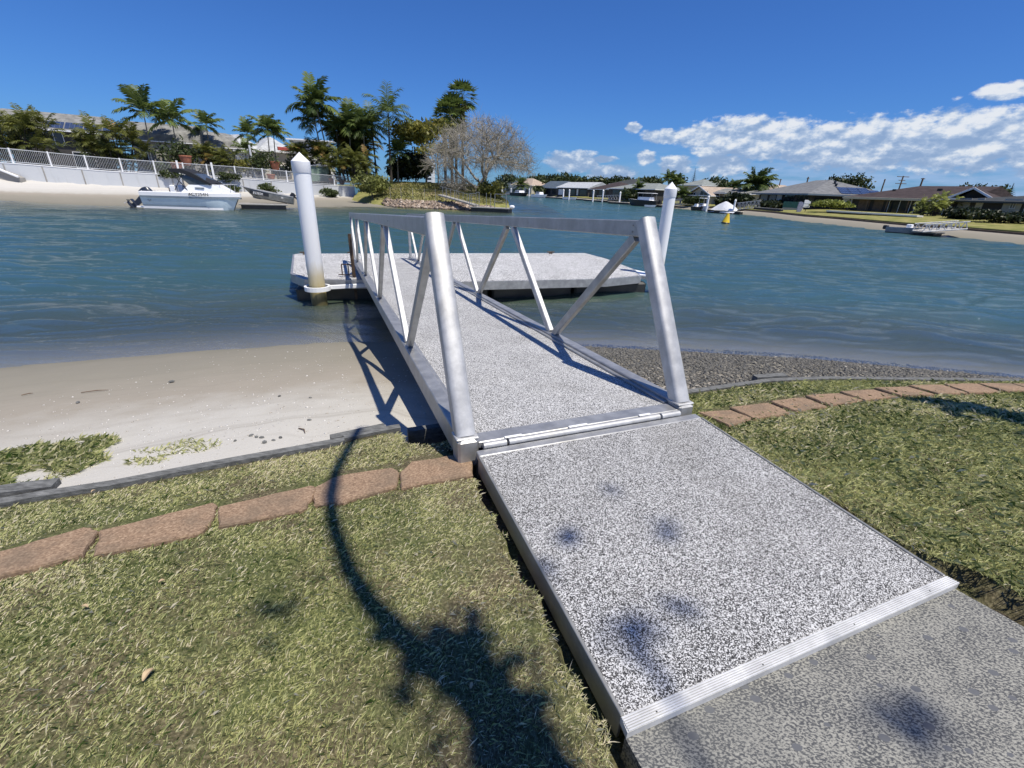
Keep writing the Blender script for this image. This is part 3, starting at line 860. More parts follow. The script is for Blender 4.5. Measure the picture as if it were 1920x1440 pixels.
# ---- pavers
PV = [
 ([(-190, 1085), (-8, 1034), (-22, 1090), (-250, 1150)], 'brown paver cut by the left edge of the photo'),
 ([(0, 1031), (156, 980), (180, 992), (158, 1043), (140, 1048), (-6, 1087)], 'leftmost fully seen brown paver left of the ramp'),
 ([(189, 990), (397, 937), (402, 944), (398, 975), (375, 1006), (180, 1043)], 'second brown paver from the left photo edge'),
 ([(410, 945), (583, 905), (590, 912), (574, 955), (550, 965), (412, 990)], 'third brown paver from the left photo edge'),
 ([(592, 910), (630, 886), (735, 874), (748, 884), (744, 917), (645, 945), (590, 950)], 'paver crossed by the thin trunk shadow'),
 ([(752, 882), (772, 861), (878, 846), (886, 852), (884, 896), (756, 918)], 'paver touching the left side of the ramp'),
 ([(1312, 768), (1370, 765), (1407, 787), (1366, 803)], 'paver touching the right side of the ramp'),
 ([(1373, 759), (1441, 752), (1482, 779), (1412, 787)], 'second paver right of the ramp'),
 ([(1446, 747), (1507, 742), (1549, 766), (1493, 774)], 'third paver right of the ramp'),
 ([(1512, 737), (1574, 734), (1616, 753), (1556, 763)], 'fourth paver right of the ramp'),
 ([(1577, 730), (1639, 727), (1681, 746), (1621, 754)], 'fifth paver right of the ramp'),
 ([(1642, 724), (1703, 721), (1749, 742), (1688, 745)], 'sixth paver right of the ramp'),
 ([(1706, 719), (1768, 717), (1810, 740), (1758, 741)], 'seventh paver right of the ramp'),
 ([(1773, 716), (1832, 714), (1874, 738), (1815, 740)], 'eighth paver right of the ramp'),
 ([(1836, 715), (1897, 715), (1935, 735), (1884, 736)], 'ninth paver right of the ramp at the photo edge'),
 ([(1901, 715), (1960, 716), (2000, 736), (1944, 737)], 'paver cut by the right edge of the photo'),
]
for quad, lab in PV:
    pts = []
    zt = 0.93
    for it in range(3):
        pts = [G(px, py, zt) for px, py in quad]
        c_ = sum(pts, Vector()) / len(pts); zt = lz0(c_.x, c_.y) + 0.022
    mb = MB(); n = len(pts); c_ = sum(pts, Vector()) / n; pts = [c_ + (q_ - c_) * 1.03 for q_ in pts]
    # subdivide outline and roughen it slightly
    ring = []
    for i in range(n):
        a, b = pts[i], pts[(i + 1) % n]
        for k in range(5):
            q = a.lerp(b, k / 5.0); off = rnd.uniform(-0.006, 0.006)
            dd = (q - c_).normalized(); ring.append(q + dd * off)
    m_ = len(ring); rows = []
    rows.append([Vector((p.x, p.y, lz0(p.x, p.y) - 0.13)) for p in ring])
    rows.append([Vector((p.x, p.y, lz0(p.x, p.y) + 0.013)) for p in ring])
    rows.append([Vector((p.x + (c_.x - p.x) * 0.03, p.y + (c_.y - p.y) * 0.03, lz0(p.x, p.y) + 0.021)) for p in ring])
    mb.loft(rows, cap=True, closed=True)
    tag(mb.build('paver', M_PAVER), lab, 'paver', 'brown pavers along the lawn edge')

# ---- near lawn blades
rs = np.random.RandomState(4)
pav_polys = []
def inpoly(X, Y, poly):
    r = np.zeros(X.shape, bool); n = len(poly)
    for i in range(n):
        x0, y0 = poly[i]; x1, y1 = poly[(i + 1) % n]
        c = ((y0 > Y) != (y1 > Y)) & (X < (x1 - x0) * (Y - y0) / (y1 - y0 + 1e-12) + x0)
        r ^= c
    return r
for quad, lab in PV: pav_polys.append([(G(px, py, 0.935).x, G(px, py, 0.935).y) for px, py in quad])
def blades(X, Y, Z, length, width, tone, flat=0.55):
    n = len(X); ang = rs.rand(n) * 2 * math.pi
    tilt = np.clip(rs.normal(flat, 0.35, n), 0.05, 1.4)       # 0 = lying, 1.5 = upright
    L = length * (0.6 + 0.8 * rs.rand(n)); wd = width * (0.7 + 0.6 * rs.rand(n))
    dx = np.cos(ang); dy = np.sin(ang); ct = np.cos(tilt); st = np.sin(tilt)
    px = -dy; py = dx
    V = np.zeros((n, 4, 3), np.float32)
    base = np.stack([X, Y, Z], 1)
    side = np.stack([px, py, rs.normal(0, .3, n)], 1) * wd[:, None]
    mid = base + np.stack([dx * ct, dy * ct, st], 1) * (L * 0.55)[:, None]
    bend = 0.35 + 0.5 * rs.rand(n)
    tip = mid + np.stack([dx, dy, st * (1 - bend) - 0.15], 1) * (L * 0.45)[:, None]
    V[:, 0] = base - side * .6; V[:, 1] = base + side * .6; V[:, 2] = mid + side * 0.5; V[:, 3] = tip
    return V.reshape(-1, 3), np.arange(n * 4).reshape(-1, 4), np.repeat(tone, 4)
def lawn_blades(name, label, n, box, green=0.0):
    x0, x1, y0, y1 = box
    X = rs.uniform(x0, x1, n); Y = rs.uniform(y0, y1, n)
    t_ = -dist_poly(X, Y, TIMB)
    s_, a_ = gangcoord(X, Y)
    k = (t_ > 0.045)
    st, ho = ramp_zone(X, Y); k &= ~st & ~ho
    for pp in pav_polys: k &= ~(inpoly(X, Y, pp) & (rs.rand(n) > 0.06))
    # bare strips next to the ramp, thin strip between board and pavers
    near = np.exp(-np.clip(np.abs(s_ + 0.05), 0, None) / 0.16) * (s_ < 0) + 0.6 * np.exp(-np.abs(s_ - 1.5) / 0.05) * (s_ > 1.4)
    k &= rs.rand(n) > near * 0.45
    patch = vnoise(X, Y, 1.7, 21, 4); p2 = vnoise(X, Y, 9.0, 22, 4)
    k &= rs.rand(n) < np.clip(0.25 + .3 * green + 1.9 * (p2 - 0.25), 0.12, 1)
    X, Y, t_, s_, patch, p2, a_, near = (v[k] for v in (X, Y, t_, s_, patch, p2, a_, near)); m = len(X)
    tone = np.clip(0.36 + 0.9 * (patch - 0.5) + 0.7 * (p2 - 0.5) + rs.normal(0, 0.30, m) - green * 0.02, 0, 0.84)
    dead = rs.rand(m) < np.clip(0.27 - 0.17 * green + 1.3 * np.clip(0.49 - patch, 0, 1) * 2 + 0.85 * near + 0.38 * np.exp(-t_ / 0.35) * (X < 1), 0, 0.9)
    tone = np.where(dead, 0.86 + 0.14 * rs.rand(m), tone)
    V, Fq, tn = blades(X, Y, lawn_z(X, Y) - 0.002, 0.0155 * (1 + .6 * green) * np.where(rs.rand(m) < .12, 1.9, 1.0), 0.0011 * (1 + .9 * green), tone, 0.45)
    return tag(np_mesh(name, V, Fq, M_BLADE, tn), kind='stuff', label=label)
lawn_blades('grass', 'short dry and green lawn grass left of the ramp', 950000, (-3.2, 0.7, -0.1, 2.6))
lawn_blades('grass', 'greener mown lawn grass right of the ramp', 620000, (1.0, 6.2, 0.7, 4.0), 1.0)

# grass clumps on the white sand at left
def tuft_patch(name, label, cx, cy, rx, ry, n, L, tmean, seed):
    r2 = np.random.RandomState(seed)
    a = r2.rand(n) * 2 * math.pi; q = np.sqrt(r2.rand(n)) * (0.75 + 0.5 * vnoise(np.cos(a) * 2 + seed, np.sin(a) * 2, 1.0, seed))
    X = cx + rx * q * np.cos(a); Y = cy + ry * q * np.sin(a)
    k = (-dist_poly(X, Y, TIMB) < -0.03) & (vnoise(X, Y, 4.0, seed + 1) > 0.36)
    X = X[k]; Y = Y[k]; m = len(X)
    tone = np.where(r2.rand(m) < 0.16, 0.95, np.clip(tmean + r2.normal(0, 0.2, m), 0, 0.8))
    V, Fq, tn = blades(X, Y, beach_z(X, Y) - 0.003, L, 0.0026, tone, 0.75)
    return tag(np_mesh(name, V, Fq, M_BLADE, tn), kind='stuff', label=label)
tuft_patch('grass', 'large green grass patch creeping over the sand at the left edge', G(40, 848, .82).x, G(40, 848, .82).y, 0.37, 0.42, 8500, 0.055, 0.34, 3)
tuft_patch('grass', 'sparse grass runners on the white sand', G(335, 826, .8).x, G(335, 826, .8).y, 0.26, 0.12, 380, 0.035, 0.62, 5)
tuft_patch('grass', 'small brown grass tuft on the white sand by the board', G(275, 858, .8).x, G(275, 858, .8).y, 0.12, 0.06, 160, 0.035, 0.66, 8)

# grit, pebbles, gravel
def bits(name, label, X, Y, Z, size, tone, mat, flat=0.5):
    n = len(X); V = []; base = np.stack([X, Y, Z], 1)
    dirs = np.array([(1, 0, 0), (0, 1, 0), (-1, 0, 0), (0, -1, 0), (0, 0, 1), (0, 0, -1)], float)
    sc_ = size[:, None, None] * (0.6 + 0.8 * rs.rand(n, 6, 1))
    an = rs.rand(n) * 6.28; ca = np.cos(an); sa = np.sin(an)
    d = np.repeat(dirs[None], n, 0) * sc_
    el_ = 1 + 0.8 * rs.rand(n)
    d[:, :, 0] *= el_[:, None]; d[:, :, 2] *= flat
    x = d[:, :, 0] * ca[:, None] - d[:, :, 1] * sa[:, None]; y = d[:, :, 0] * sa[:, None] + d[:, :, 1] * ca[:, None]
    P = np.stack([x, y, d[:, :, 2] + 0.15 * size[:, None] * rs.randn(n, 6)], 2) + base[:, None]
    tri = np.array([(0, 1, 4), (1, 2, 4), (2, 3, 4), (3, 0, 4), (1, 0, 5), (2, 1, 5), (3, 2, 5), (0, 3, 5)])
    Fq = (tri[None] + (np.arange(n) * 6)[:, None, None]).reshape(-1, 3)
    return tag(np_mesh(name, P.reshape(-1, 3), Fq, mat, np.repeat(tone, 6), nper=3), kind='stuff', label=label)
n = 60000
X = rs.uniform(0.9, 9.0, n); Y = rs.uniform(3.2, 7.2, n)
t_ = dist_poly(X, Y, TIMB); w_ = -dist_poly(X, Y, SHORE)
gx, ga = gangcoord(X, Y)
edge_n = vnoise(X, Y, 1.2, 31)
k = (t_ > 0.02) & (w_ > -0.35) & (gx > 1.75 + 0.9 * (edge_n - .4)) & (rs.rand(n) < np.clip(1.5 * vnoise(X, Y, 2.5, 33) + 0.15 - 0.3 * (w_ < 0), 0, 1))
X, Y = X[k], Y[k]
bits('gravel', 'grey shingle and shell gravel on the beach right of the gangway', X, Y, beach_z(X, Y) + 0.004, 0.009 + 0.016 * rs.rand(len(X)) ** 2, np.clip(rs.beta(2, 3.4, len(X)) * 1.05, 0, 1), M_GRAVEL)
n = 6500
X = rs.uniform(-4.2, 0.6, n); Y = rs.uniform(1.9, 6.4, n)
t_ = dist_poly(X, Y, TIMB); w_ = -dist_poly(X, Y, SHORE)
k = (t_ > 0.02) & (w_ > 0.05) & (rs.rand(n) < np.exp(-np.abs(t_ - 0.8) / 0.7) + 0.05)
X, Y = X[k], Y[k]
bits('shell_grit', 'white shell fragments scattered on the left beach', X, Y, beach_z(X, Y) + 0.001, 0.0035 + 0.006 * rs.rand(len(X)) ** 3, rs.rand(len(X)), M_SHELL, 0.35)
for i, (px, py, r_, lab) in enumerate([(322, 716, .022, 'small dark leaf-like stone alone on the upper beach'), (146, 755, .016, 'round dark pebble on the sand above the grass patch'),
        (471, 817, .014, 'dark pebble leftmost of the loose row on white sand'), (481, 820, .013, 'dark pebble second in the loose row on white sand'), (491, 821, .014, 'dark pebble third in the loose row on white sand'),
        (496, 830, .017, 'largest grey pebble below the loose row on white sand'), (526, 821, .013, 'dark pebble right of the loose row on white sand'), (513, 826, .012, 'small grey pebble between the loose row and the board'),
        (441, 827, .011, 'tiny pebble left of the loose row on white sand'), (524, 743, .013, 'small dark pebble on the sand left of the gangway shadow'), (582, 746, .012, 'flat dark pebble nearest the gangway shadow'), (580, 788, .014, 'dark chip at the top of the white sand near the gangway')]):
    p = G(px, py, 0.8)
    for _ in range(4): p = G(px, py, bz(p.x, p.y))
    mb = MB(); ss = []
    for j in range(5):
        ph = -math.pi / 2 + math.pi * j / 4
        ss.append([Vector((r_ * (1.2 + .2 * rnd.random()) * math.cos(ph) * math.cos(q * 1.047), r_ * (0.8 + .2 * rnd.random()) * math.cos(ph) * math.sin(q * 1.047), r_ * .45 * math.sin(ph))) for q in range(6)])
    mb.loft(ss, closed=True)
    o = mb.build('pebble', M_TIMBER, smooth=True)
    o.location = (p.x, p.y, p.z + r_ * .3); o.rotation_euler = (0, 0, rnd.uniform(0, 3))
    tag(o, lab, 'pebble', 'dark pebbles on the left beach')
for (p0, p1), lab in ((((152, 736), (203, 731)), 'long thin brown stick on the upper left beach'), (((40, 741), (62, 737)), 'short dark twig on the sand above the grass patch'), (((560, 803), (572, 812)), 'tiny forked twig on white sand near the board')):
    a = G(*p0, .65); b = G(*p1, .65)
    for _ in range(4): a = G(*p0, bz(a.x, a.y) + .006); b = G(*p1, bz(b.x, b.y) + .006)
    m_ = a.lerp(b, .5) + Vector((0.01, 0.012, .004)); mb = MB(); mb.tube([a, m_, b], [.004, .005, .002], 6); tag(mb.build('stick', M_BROWNDK), lab, 'stick', 'sticks on the left beach')
for px, py, ln, lab in [(278, 1265, .055, 'large pale curled leaf on the left lawn'), (158, 1138, .035, 'tan dry leaf in the grass below the pavers at left'), (303, 1090, .03, 'pale dry leaf on the grass under the second paver'), (582, 994, .025, 'small pale leaf on the grass beside the thin shadow'),
                        (1455, 830, .02, 'thin dry leaf on the right lawn'), (372, 925, .03, 'whitish broken shell lying behind the second paver'), (175, 921, .03, 'yellowish leaf against the long grey board'), (883, 1285, .028, 'upright dry leaf inside the big shadow on the lawn')]:
    ln *= 0.62
    p = G(px, py, 1.0)
    for _ in range(4): p = G(px, py, lz(p.x, p.y) + 0.016)
    mb = MB(); rows = []
    for i in range(7):
        u = i / 6.0; wd = 0.28 * ln * math.sin(math.pi * (0.06 + 0.88 * u)) ** 0.8
        zc_ = ln * 0.22 * math.sin(u * 3.0)
        rows.append([Vector((ln * (u - .5), -wd, zc_ + wd * .6)), Vector((ln * (u - .5), 0, zc_)), Vector((ln * (u - .5), wd, zc_ + wd * .5))])
    bot = [[v + Vector((0, 0, -0.0012)) for v in r_] for r_ in rows]
    full = [a_ + list(reversed(b_)) for a_, b_ in zip(rows, bot)]
    mb.loft(full, closed=True)
    o = mb.build('dry_leaf', M_DEADLF, smooth=True); o.location = p; o.rotation_euler = (rnd.uniform(-.3, .3), rnd.uniform(-.3, .3), rnd.uniform(0, 6))
    tag(o, lab, 'leaf', 'fallen leaves on the grass')

# ================================================================== WATER
def water():
    r_ = [4.2]
    while r_[-1] < 700: r_.append(r_[-1] * 1.0045)
    r_ = np.array(r_); th = np.radians(np.linspace(-78, 78, 1200))
    Rr, T = np.meshgrid(r_, th, indexing='ij'); X = Rr * np.sin(T); Y = Rr * np.cos(T) - 0.0
    Z = np.zeros_like(X); rr = np.random.RandomState(11)
    cell = Rr * 0.0045
    wx = X + 0.5 * (vnoise(X, Y, 0.25, 61) - 0.5) * 4; wy = Y + 0.5 * (vnoise(X, Y, 0.25, 62) - 0.5) * 4
    for i in range(26):
        lam = 0.14 * (1.13 ** i); ang = math.radians(96) + rr.normal(0, 0.24); kx = math.cos(ang) * 2 * math.pi / lam; ky = math.sin(ang) * 2 * math.pi / lam
        amp = 0.0058 * lam ** 0.82
        fade = np.clip(lam / (cell * 4.0) - 0.5, 0, 1) * (1.0 if lam < 1.2 else 0.7)
        Z += amp * fade * np.sin(kx * wx + ky * wy + rr.rand() * 6.28)
    gust = 0.45 + 1.0 * vnoise(X, Y, 0.12, 71, 3)
    dshore = dist_poly(X, Y, SHORE)      # positive over water
    Z *= gust * np.clip(0.35 + dshore / 1.6, 0.2, 1.5)
    V = np.stack([X.ravel(), Y.ravel(), Z.ravel()], 1)
    nr, nt = X.shape; i, j = np.meshgrid(np.arange(nr - 1), np.arange(nt - 1), indexing='ij'); a = (i * nt + j).ravel()
    Fq = np.stack([a, a + 1, a + nt + 1, a + nt], 1)[:, ::-1]
    m, t = newmat('canal_water')
    at = t.n('ShaderNodeAttribute', attribute_name='depth').outputs['Fac']
    p = geo(t)
    # bodies of suspended matter hide the bed as the depth grows
    op = t.m('SUBTRACT', 1.0, t.m('POWER', 2.718, t.m('MULTIPLY', at, -1.9)))
    n0 = t.noise(t.map(p, scale=(1, 1, 0)), 0.05, 4, 0.6)
    body = t.mix(t.sm(at, 0.1, 1.6), (0.078, 0.098, 0.062), (0.040, 0.086, 0.078))
    body = t.mix(t.m('MULTIPLY', t.sm(n0, 0.4, 0.7), 0.45), body, (0.036, 0.080, 0.092))
    df = t.n('ShaderNodeBsdfDiffuse'); t.put(df.inputs[0], body)
    tp = t.n('ShaderNodeBsdfTransparent'); t.put(tp.inputs[0], t.mix(t.sm(at, 0, 0.9), (0.97, 0.98, 0.96), (0.55, 0.70, 0.62)))
    mx = t.n('ShaderNodeMixShader'); t.put(mx.inputs[0], op); t.t.links.new(tp.outputs[0], mx.inputs[1]); t.t.links.new(df.outputs[0], mx.inputs[2])
    rip = t.map(p, scale=(1.0, 2.1, 1.0), rot=(0, 0, 0.14))
    b1 = t.noise(rip, 12.0, 5, 0.62, 0.4)
    b2 = t.noise(t.map(p, scale=(1, 2.6, 1), rot=(0, 0, 0.35)), 1.3, 4, 0.6, 0.4)
    calm = t.sm(at, 0.0, 0.5)
    b3 = t.noise(t.map(p, scale=(1, 1.5, 1), rot=(0, 0, 0.25)), 22, 3, 0.6, 0.3)
    hgt = t.m('ADD', t.m('ADD', t.m('MULTIPLY', b1, 0.05), t.m('MULTIPLY', b3, 0.021)), t.m('MULTIPLY', b2, 0.018))
    nm = t.bump(t.m('MULTIPLY', hgt, t.m('ADD', 0.4, t.m('MULTIPLY', calm, 0.6))), 1.0, 0.6)
    gl_ = t.n('ShaderNodeBsdfGlossy'); t.put(gl_.inputs['Roughness'], 0.06); t.put(gl_.inputs['Normal'], nm); t.put(gl_.inputs['Color'], (1, 1, 1, 1))
    fr = t.n('ShaderNodeFresnel'); fr.inputs[0].default_value = 1.333; t.put(fr.inputs['Normal'], nm)
    m2 = t.n('ShaderNodeMixShader'); t.put(m2.inputs[0], t.m('MULTIPLY', fr.outputs[0], 0.34)); t.t.links.new(mx.outputs[0], m2.inputs[1]); t.t.links.new(gl_.outputs[0], m2.inputs[2])
    o = t.n('ShaderNodeOutputMaterial'); t.t.links.new(m2.outputs[0], o.inputs[0])
    ob = np_mesh('water', V, Fq, m, smooth=True)
    dw_ = np.maximum(dist_poly(X, Y, SHORE), 0); depth = np.minimum(0.15 * dw_ + 0.022 * dw_ ** 2, 2.6)
    # far shelf by the left beach is shallow too
    LS = [(p_.x, p_.y) for p_ in LSHORE]
    dl = dist_poly(X, Y, LS)
    dep2 = np.clip(np.abs(dl) * 0.09, 0, 3)
    near_l = (Y > 25) & (X < 5)
    depth = np.where(near_l, np.minimum(np.maximum(depth, 2.0), dep2 + 0.02), depth)
    depth = depth.ravel()
    a2 = ob.data.attributes.new('depth', 'FLOAT', 'POINT'); a2.data.foreach_set('value', depth.astype(np.float32))
    return tag(ob, kind='structure', label='rippled blue-green canal water')

# ================================================================== FAR BANKS
LSHORE = [Vector((-90, 20, 0)), Vector((-60, 33, 0)), G(0, 376), G(120, 383), G(240, 387), G(350, 390), XY(450, 43), XY(560, 46), XY(650, 52), XY(745, 56), XY(820, 56), XY(880, 55), XY(940, 56.5), XY(962, 59), XY(955, 66), XY(938, 90), XY(915, 160), Vector((-60, 500, 0))]
WATER = water()
# bed below everything
bed = MB(); bed.add([(-900, 4, -2.7), (900, 4, -2.7), (900, 1500, -2.7), (-900, 1500, -2.7)], [(0, 1, 2, 3)])
tag(bed.build('canal_bed', M_SAND), kind='structure', label='silty canal bed')

# wall line of the left bank
WALLPX = [(-140, 43, 1.75), (40, 46, 1.65), (200, 50, 1.26), (330, 53.5, 1.15), (440, 57, 1.05), (520, 60, 0.95), (600, 64, 0.8), (665, 68, 0.7)]
WL = [XY(px, Y, z) for px, Y, z in WALLPX]
def interp_line(L, u):
    u = max(0, min(len(L) - 1.0001, u)); i = int(u); return L[i].lerp(L[i + 1], u - i)
# left beach strip
lb = MB(); rows = []
shore_l = [Vector((-90, 20, 0)), Vector((-60, 33, 0)), G(0, 376), G(120, 383), G(240, 387), G(350, 390), XY(450, 43), XY(560, 46), XY(650, 52), XY(745, 56)]
wall_l = [Vector((-110, 30, 1.8)), Vector((-72, 40, 1.8)), WL[0].lerp(WL[1], .6), XY(120, 48, 1.4), WL[2], WL[3], WL[4], WL[5].lerp(WL[6], .4), WL[7], XY(735, 69, 0.75)]
NS = 60
for k in range(NS + 1):
    u = k / NS * (len(shore_l) - 1)
    a = interp_line(shore_l, u); b = interp_line(wall_l, u)
    wob = 0.5 * math.sin(k * 0.9) * 0.4
    r = []
    for j in range(12):
        f = -0.5 + 1.55 * j / 11.0
        p = a.lerp(b, f)
        if f < 0: z = f * 2.2
        else: z = b.z * (0.30 * f / 0.45 if f < 0.45 else 0.30 + 0.70 * ((f - 0.45) / 0.55) ** 1.2) + 0.06 * math.sin(k * 1.7 + j) * (f > .2)
        r.append(Vector((p.x, p.y + wob * 0.3, z)))
    rows.append(r)
lb.loft(rows, cap=False)
tag(lb.build('far_beach', M_SAND, smooth=True), kind='structure', label='sand beach across the canal below the white wall')
# plateau behind wall
pt = MB()
top_l = [p + Vector((0, 0.4, 0)) for p in WL]
TOPZ = 2.45
for (a, b) in zip(top_l[:-1], top_l[1:]):
    pt.add([(a.x, a.y, TOPZ), (b.x, b.y, TOPZ), (b.x * 2.6, b.y * 2.6, TOPZ + 1), (a.x * 2.6, a.y * 2.6, TOPZ + 1)], [(0, 1, 2, 3)])
tag(pt.build('terrace_ground', M_CONWALL), kind='structure', label='paved terrace ground behind the white wall')

# retaining wall with its own joints
def wallseg(mb, a, b, z0a, z0b, z1a, z1b, th):
    d = (b - a); d.z = 0; d.normalize(); n = Vector((-d.y, d.x, 0)) * th
    vs = [Vector((a.x, a.y, z0a)), Vector((b.x, b.y, z0b)), Vector((b.x, b.y, z1b)), Vector((a.x, a.y, z1a))]
    vs += [v + n for v in vs]
    mb.add(vs, [(0, 1, 2, 3), (5, 4, 7, 6), (3, 2, 6, 7), (1, 5, 6, 2), (4, 0, 3, 7), (0, 4, 5, 1)])
WT = [3.0, 2.88, 2.58, 2.46, 2.40, 2.27, 2.02, 1.95]
wall = thing('retaining_wall', 'long white painted block wall below the picket fence', 'wall')
mb = MB()
for i in range(len(WL) - 1): wallseg(mb, WL[i], WL[i + 1], WL[i].z - 1, WL[i + 1].z - 1, WT[i], WT[i + 1], 0.35)
mb.build('wall_face', M_BLOCK, wall)
def wall_at(px):
    for i in range(len(WALLPX) - 1):
        p0, p1 = WALLPX[i][0], WALLPX[i + 1][0]
        if p0 <= px <= p1:
            # find the point of the segment seen in this column
            lo, hi = 0.0, 1.0
            for _ in range(25):
                m_ = (lo + hi) / 2; q = WL[i].lerp(WL[i + 1], m_)
                v = q - Vector((0, 0, EYE)); v.z = 0 - 0
                cx_ = v.dot(C_R); cz_ = v.dot(_fw); x_ = 960 + F_PX * cx_ / cz_
                if x_ < px: lo = m_
                else: hi = m_
            f = (lo + hi) / 2; q = WL[i].lerp(WL[i + 1], f); return q, WT[i] + (WT[i + 1] - WT[i]) * f, (WL[i + 1] - WL[i]).normalized()
    return WL[-1], WT[-1], (WL[-1] - WL[-2]).normalized()
wj = MB()
for px in (10, 82, 155, 226, 293, 322, 455, 508, 606):
    q, zt, d = wall_at(px); n = Vector((d.y, -d.x, 0)); c_ = q + n * 0.02
    wj.beam((c_.x, c_.y, q.z - 0.2), (c_.x, c_.y, zt - 0.02), 0.10, 0.05, up=tuple(n))
wj.build('joint_strip', M_CONWALL, wall)
wc = MB()
for i in range(len(WL) - 1):
    a, b = WL[i], WL[i + 1]; d = (b - a).normalized(); n = Vector((-d.y, d.x, 0))
    o_ = n * -0.03
    wallseg(wc, a + o_, b + o_, WT[i] + 0.003, WT[i + 1] + 0.003, WT[i] + 0.09, WT[i + 1] + 0.09, 0.42)
wc.build('coping', M_WHITE, wall)
# picket fence on it
fence = thing('picket_fence', 'long white metal picket fence on top of the block wall', 'fence')
FH = 1.18
posts_px = [-60, 30, 101, 168, 232, 294, 348, 392, 444, 495, 540, 583, 628, 664]
pk = []
for px in posts_px:
    q, zt, d = wall_at(px); n = Vector((-d.y, d.x, 0)); q = q + n * 0.12
    pk.append((q, zt + 0.09))
    a = MB(); a.box((-0.06, -0.06, 0), (0.06, 0.06, FH + 0.08), Matrix.Translation((q.x, q.y, zt + 0.09)) @ Matrix.Rotation(math.atan2(d.y, d.x), 4, 'Z'), bev=0.01)
    a.build('post', M_WHITE, fence)
for (a, za), (b, zb) in zip(pk[:-1], pk[1:]):
    mb = MB()
    A = lambda h: Vector((a.x, a.y, za + h)); B_ = lambda h: Vector((b.x, b.y, zb + h))
    mb.beam(A(FH), B_(FH), 0.055, 0.06); mb.beam(A(0.10), B_(0.10), 0.055, 0.06)
    L = (B_(0) - A(0)).length; np_ = int(L / 0.125)
    for k in range(1, np_):
        f = k / np_; p = A(0).lerp(B_(0), f); mb.beam((p.x, p.y, p.z + 0.1), (p.x, p.y, p.z + FH), 0.019, 0.019, up=(0, 1, 0))
    mb.build('picket_panel', M_PICKET, fence)

# headland: grass bank with rubble toe
hl = MB(); rows = []
HS = [XY(655, 62, 0), XY(700, 57.5, 0), XY(745, 56, 0), XY(800, 56, 0), XY(850, 55.5, 0), XY(900, 55.5, 0), XY(940, 57, 0), XY(960, 60, 0), XY(952, 66, 0), XY(938, 90, 0), XY(915, 160, 0)]
HC = [XY(700, 78, 0), XY(740, 75, 0), XY(775, 73, 0), XY(815, 72, 0), XY(850, 72, 0), XY(880, 72, 0), XY(900, 74, 0), XY(915, 76, 0), XY(905, 82, 0), XY(880, 110, 0), XY(860, 200, 0)]
HB = [XY(500, 130, 0)] + [XY(px, Y, 0) for px, Y in ((560, 130), (620, 130), (680, 130), (720, 130), (760, 130), (790, 130), (800, 130), (810, 140), (820, 160), (840, 230))]
def hz(f): return 2.75 * (1 - (1 - min(1, f)) ** 1.6)
for k in range(61):
    u = k / 60 * (len(HS) - 1); a = interp_line(HS, u); c_ = interp_line(HC, u); b = interp_line(HB, u); r = []
    tp = 2.75 if u < 5 else 2.75 - 0.28 * (u - 5)
    for j in range(16):
        f = -0.15 + 1.15 * j / 15; p = a.lerp(c_, f)
        z = f * 4 if f < 0 else (0.7 * min(1, f / 0.10) + (tp - 0.7) * (min(1, max(0, (f - 0.10) / 0.9))) ** 0.85)
        r.append(Vector((p.x, p.y, z + (0.08 * math.sin(k * 1.9 + j * 2.3) if f > .1 else 0))))
    r.append(Vector((b.x, b.y, tp + 0.3)))
    rows.append(r)
hl.loft(rows, cap=False)
tag(hl.build('headland', M_FARLAWN, smooth=True), kind='structure', label='grassy headland sloping to the canal')
def head_pt(px, f):
    """point on the headland slope in column px, f from shore (0) to crest (1)"""
    best = None
    for k in range(200):
        u = k / 200 * 7.0; a = interp_line(HS, u); c_ = interp_line(HC, u); p = a.lerp(c_, f)
        v = p; x_ = 960 + F_PX * (Vector((v.x, v.y, 0)).dot(C_R)) / (Vector((v.x, v.y, 0)).dot(_fw))
        if best is None or abs(x_ - px) < best[0]:
            tp = 2.75 if u < 5 else 2.75 - 0.28 * (u - 5)
            z = 0.7 * min(1, f / 0.10) + (tp - 0.7) * (min(1, max(0, (f - 0.10) / 0.9))) ** 0.85
            best = (abs(x_ - px), Vector((p.x, p.y, z)))
    return best[1]
# rubble
n = 1500; RX = []; 
for i in range(n):
    px = rs.uniform(722, 925); f = rs.uniform(-0.02, 0.10 if px < 880 else 0.06)
    p = head_pt(px, max(0, f)) if i < 0 else None
    RX.append((px, f))
P_ = []
tabl = [[head_pt(px, f) for f in (0.0, 0.04, 0.08, 0.12)] for px in range(715, 935, 5)]
for px, f in RX:
    i = int((px - 715) / 5); j = min(2, int(max(f, 0) / 0.04)); q = tabl[i][j].lerp(tabl[i][j + 1], max(f, 0) / 0.04 - j)
    P_.append((q.x + rs.normal(0, .15), q.y, q.z + 0.02 + rs.rand() * .1))
P_ = np.array(P_)
bits('rubble', 'brown rubble rocks along the foot of the headland', P_[:, 0], P_[:, 1], P_[:, 2], 0.11 + 0.15 * rs.rand(n), rs.rand(n), M_ROCK, 0.7)
